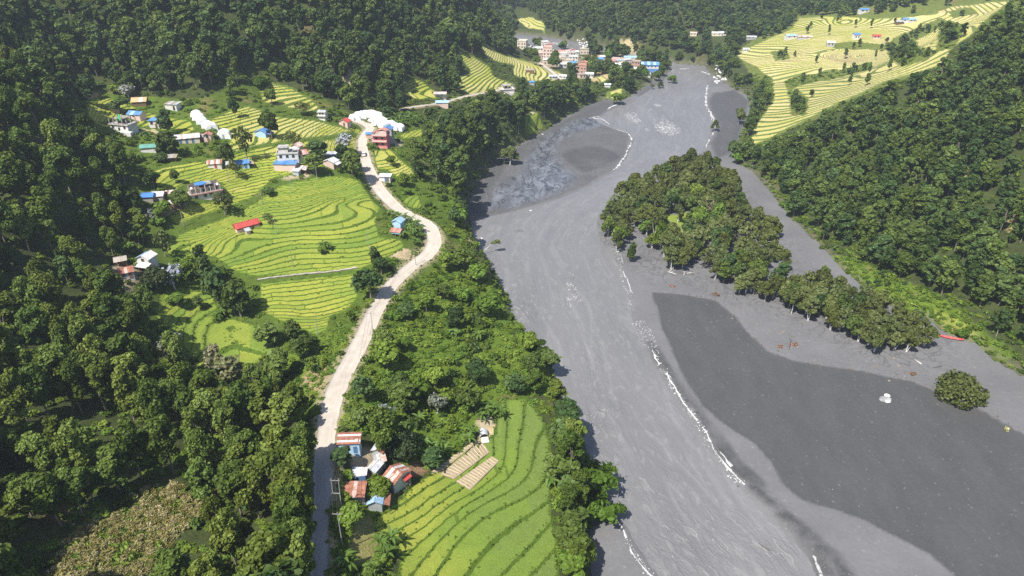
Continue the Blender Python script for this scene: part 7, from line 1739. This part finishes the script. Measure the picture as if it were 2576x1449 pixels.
# no tree whose shadow would fall on the open ground that the photograph shows in the sun
LIT = [DRYGRASS, DRYPLOT, [(1190, 1115), (1245, 1110), (1245, 1060), (1190, 1065)], [(850, 1145), (1000, 1160), (1040, 1230), (960, 1290), (870, 1275)], [(212, 330), (212, 245), (340, 240), (480, 260), (480, 340), (300, 350)], [(425, 715), (545, 735), (565, 790), (690, 825), (700, 885), (640, 925), (560, 925), (515, 850), (450, 780)], [(285, 690), (285, 640), (395, 630), (430, 690), (400, 720), (330, 720)], [(370, 520), (450, 500), (450, 470), (360, 480)]]
for f in (.45, .7, .95):
    sx_ = x + math.sin(SHADOW_AZ) * h * f / math.tan(SUN_EL); sy_ = y + math.cos(SHADOW_AZ) * h * f / math.tan(SUN_EL); us, vs_, _ = project(sx_, sy_, hz(sx_, sy_))
    for P_ in LIT: keep &= ~(inpoly(us, vs_, P_) & (r.uniform(size=len(x)) < .85) & (dep < 420))
x, y, z, u, v, px, h, R, bz, setl, dep = [a[keep] for a in (x, y, z, u, v, px, h, R, bz, setl, dep)]
inframe = (u > -60) & (u < 2636) & (v > -20) & (v < 1560)
score = R * px * sight(x, y, z + h * .8) * inframe
order = np.argsort(-score)
top = np.zeros(len(x), bool); top[order[:300]] = True
def band(val, edges, names):
    for e, n in zip(edges, names):
        if val < e: return n
    return names[-1]
def tree_label(u, v, h, bz, x):
    vv = v - 60
    if bz and 830 < u < 1420:
        return 'small tree on the bushy slope, ' + band(vv, (720, 820, 920, 1020), ('just below the road bend', 'upper part beside the straight road', 'middle height', 'above the banana clumps', 'by the tin houses')) + band(u, (960, 1100, 1240), (', at the road edge', ', left half', ', right half', ', at the river edge')), 'small trees of the bushy roadside slope'
    if bz: return 'small tree at the edge of the terraces, ' + band(u, (420, 700, 1000), ('by the upper houses', 'above the gully paddies', 'left of the straight road', 'on the bank')), 'small trees by the terraces'
    if x > 60: return 'tree of the right hillside forest, ' + band(vv, (350, 500, 620, 740, 840), ('top part', 'upper part', 'middle part', 'lower part', 'just above the silt edge', 'by the lower right corner')) + band(u, (2100, 2300, 2450), (', left end', ', left half', ', right half', ', at the right border')), 'trees of the right hillside forest'
    if u < 820 and v > 930: return 'large leaved tree, near left slope, ' + band(vv, (950, 1060, 1180, 1300), ('top row', 'upper row', 'middle row', 'lower row', 'at the bottom border')) + band(u, (110, 260, 420, 580, 700), (', at the left border', ', far left', ', left of the dry grass', ', middle', ', right half', ', close to the shaded road')), 'forest trees of the near left slope'
    if u < 560 and v > 500: return 'leafy tree on the left ridge, ' + band(vv, (540, 640, 740, 840), ('crest row', 'just below the crest', 'upper half', 'lower half', 'bottom row')) + band(u, (60, 150, 240, 340), (', at the left border', ', far left', ', left half', ', right half', ', facing the paddies')), 'forest trees of the left ridge'
    if u > 1000 and v < 700: return 'dark tree of the wood above the bay, ' + band(vv, (260, 340, 420, 500), ('far end', 'far half', 'beside the bay', 'near half', 'near end')) + band(u, (1080, 1160, 1260), (', at the road side', ', left half', ', right half', ', at the water')), 'trees of the wood above the bay'
    if u > 1250: return 'leafy bank tree right of the near field, ' + band(vv, (980, 1080, 1180, 1300), ('at its upper corner', 'upper part', 'middle part', 'beside the bamboo', 'below the bamboo')), 'bank trees beside the near field'
    return 'dark tall tree of the back slope, ' + band(vv, (60, 120, 180, 240), ('top border', 'upper part', 'middle part', 'lower part', 'bottom edge')) + band(u, (200, 400, 600, 800, 1000), (', at the far left', ', above the unfinished house', ', above the left tunnels', ', above the notch of terraces', ', by the pale landslip', ', right end')), 'forest trees of the back slope'
for i in np.nonzero(top)[0]:
    lab, grp = tree_label(u[i], v[i], h[i], bz[i], x[i])
    key = ('lone' if i % 3 else 'bright') if bz[i] else ('left' if x[i] < 60 and dep[i] < 260 else 'back')
    plant(key, Vector((x[i], y[i], z[i] - .3)), h[i], R[i], lab, grp, 'forest_tree', seed=int(i))
rest = ~top
for nm, m, key, lab in (('forest', rest & ~bz & ~setl & (x < 60) & (dep < 520), 'back', 'dense dark forest covering the left and back slopes'), ('forest', rest & ~bz & ~setl & (x >= 60) & (dep < 520), 'back', 'dense forest on the right hillside above the silt'),
                        ('forest', rest & ~bz & ~setl & (dep >= 520), 'back', 'far forest beyond the village and the ripe terraces'), ('bushy_trees', rest & (bz | setl), 'bright', 'low bushy trees around the terraces and on the banks')):
    if m.sum() == 0: continue
    i = np.nonzero(m)[0]; s = R[i] / (3.9 if key == 'back' else 3.3)
    scatter(nm, np.c_[x[i], y[i], z[i] - .3], s, h[i] / (13.5 if key == 'back' else 8.2), key, lab, 'forest', 5)
# hedgerow trees on the right terraces and along its stream lines
# ------------------------------------------------------------------ undergrowth
x, y, r = candidates(-230, 330, 60, 560, 2.3, 21); z = hz(x, y); gi_, gj_ = gidx(x, y)
u, v, dep = project(x, y, z)
ok = (FID[gi_, gj_] == 0) & (sv[gi_, gj_] < -.3) & (RD[gi_, gj_] > .5) & (u > -150) & (u < 2750) & (v > -50) & (v < 1600) & (dep > 30)
bz = bushm(u, v); dg = inpoly(u, v, DRYGRASS)
dens = np.where(bz, .97, np.where(dep < 240, .6, .42)); dens = np.where(sv[gi_, gj_] > -14, .95, dens); dens = np.where(inpoly(u, v, settle), .45, dens)
bare = inpoly(u, v, DRYPLOT)
for (a, b, c, d) in ((875, 195, 16, 30), (920, 1165, 40, 45), (1045, 1182, 26, 20), (915, 1370, 36, 60), (1218, 1070, 16, 22), (1580, 128, 24, 30)): bare |= ((u - a) / c) ** 2 + ((v - b) / d) ** 2 < 1
hp = np.array([(q['p'].x - math.sin(q['rot'] * D2R) * q['d'] / 2, q['p'].y + math.cos(q['rot'] * D2R) * q['d'] / 2, max(q['w'], q['d']) * .62 + .6) for q in HOUSES])
for a, b, c in hp: bare |= np.hypot(x - a, y - b) < c
ok &= ~bare & (r.uniform(size=len(x)) < dens)
s1 = ok & ~dg
i = np.nonzero(s1)[0]; s = r.uniform(.6, 1.35, len(i)) * np.where(bz[i], 1.0, .95)
uu, vv, dd = project(x[i], y[i], z[i] + 1.3 * s); g_ = ~np.any([inpoly(uu, vv, p) for p in (ROADP,)], axis=0); i = i[g_]; s = s[g_]
pt = fbm(x[i], y[i], 13, 93, 3) + .06 * r.normal(size=len(i)); vine = (pt > -.10)
j = i[vine]; sj = s[vine]; scatter('undergrowth', np.c_[x[j], y[j], z[j] - .15], sj * 1.1, sj * r.uniform(.35, .75, len(j)), 'vine', 'low bright green vines and grass on the slopes and banks', 'undergrowth', 6)
j = i[~vine]; sj = s[~vine]; scatter('shrubs', np.c_[x[j], y[j], z[j] - .1], sj, sj * r.uniform(.7, 1.5, len(j)), 'shrub', 'darker shrubs scattered over the slopes and banks', 'shrubs', 16)
x, y, r = candidates(-120, -30, 80, 190, .75, 22); z = hz(x, y); u, v, dep = project(x, y, z)
m = inpoly(u + r.normal(0, 8, len(u)), v + r.normal(0, 8, len(u)), DRYGRASS) & (r.uniform(size=len(x)) < .8); i = np.nonzero(m)[0]; s = r.uniform(.6, 1.2, len(i))
scatter('dry_grass', np.c_[x[i], y[i], z[i] - .05], s, s * 1.1, 'dry', 'straw coloured tall dry grass in the clearing at the lower left', 'dry grass', 7)
# weeds on the bunds and risers of the paddies
m = (FID > 0) & ((fr < .22) | (EDG < 1.3)) & (D1 < 460) & (U1 > -50) & (U1 < 2000); idx = np.nonzero(m.ravel())[0]; r = np.random.default_rng(31)
kk = FID.ravel()[idx]; pr = np.where(kk == FN.index('near') + 1, .75, np.where(kk == FN.index('gully') + 1, .35, np.where(kk == FN.index('main') + 1, .22, .20)))
idx = idx[r.uniform(size=len(idx)) < pr]
wx = GX.ravel()[idx] + r.uniform(-.45, .45, len(idx)); wy = GY.ravel()[idx] + r.uniform(-.45, .45, len(idx)); s = r.uniform(.5, 1.0, len(idx)) * np.where(FID.ravel()[idx] == FN.index('near') + 1, .85, .9)
scatter('bund_weeds', np.c_[wx, wy, hz(wx, wy) - .08], s, s * .8, 'weed', 'dark weeds growing along the bunds of the rice terraces', 'weeds', 8)
# grass fringe on the road verges
x, y, r = candidates(-75, 10, 90, 330, 1.0, 23); z = hz(x, y); gi_, gj_ = gidx(x, y); u, v, dep = project(x, y, z)
m = (RD[gi_, gj_] > .15) & (RD[gi_, gj_] < 2.6) & (FID[gi_, gj_] == 0) & (r.uniform(size=len(x)) < .6); i = np.nonzero(m)[0]; s = r.uniform(.5, 1.1, len(i))
scatter('verge_grass', np.c_[x[i], y[i], z[i] - .05], s, s * .8, 'weed', 'grass and weeds along the road verges', 'grass', 9)

# ------------------------------------------------------------------ haze
mb = MB().box(-990, 990, -40, 1400, -3, 142)
me = mb.mesh('haze', None) if False else bpy.data.meshes.new('haze')
me.from_pydata(mb.v, [], mb.f); me.update()
hm = bpy.data.materials.new('haze_air'); hm.use_nodes = True; t = hm.node_tree; t.nodes.clear()
ou = t.nodes.new('ShaderNodeOutputMaterial'); pv = t.nodes.new('ShaderNodeVolumePrincipled')
pv.inputs['Color'].default_value = (.80, .88, 1.0, 1); pv.inputs['Density'].default_value = HAZE = .0002; pv.inputs['Anisotropy'].default_value = .3
t.links.new(pv.outputs[0], ou.inputs['Volume']); me.materials.append(hm)
hob = link('haze', me); tag(hob, 'thin blue haze filling the valley air', 'haze', kind='stuff')
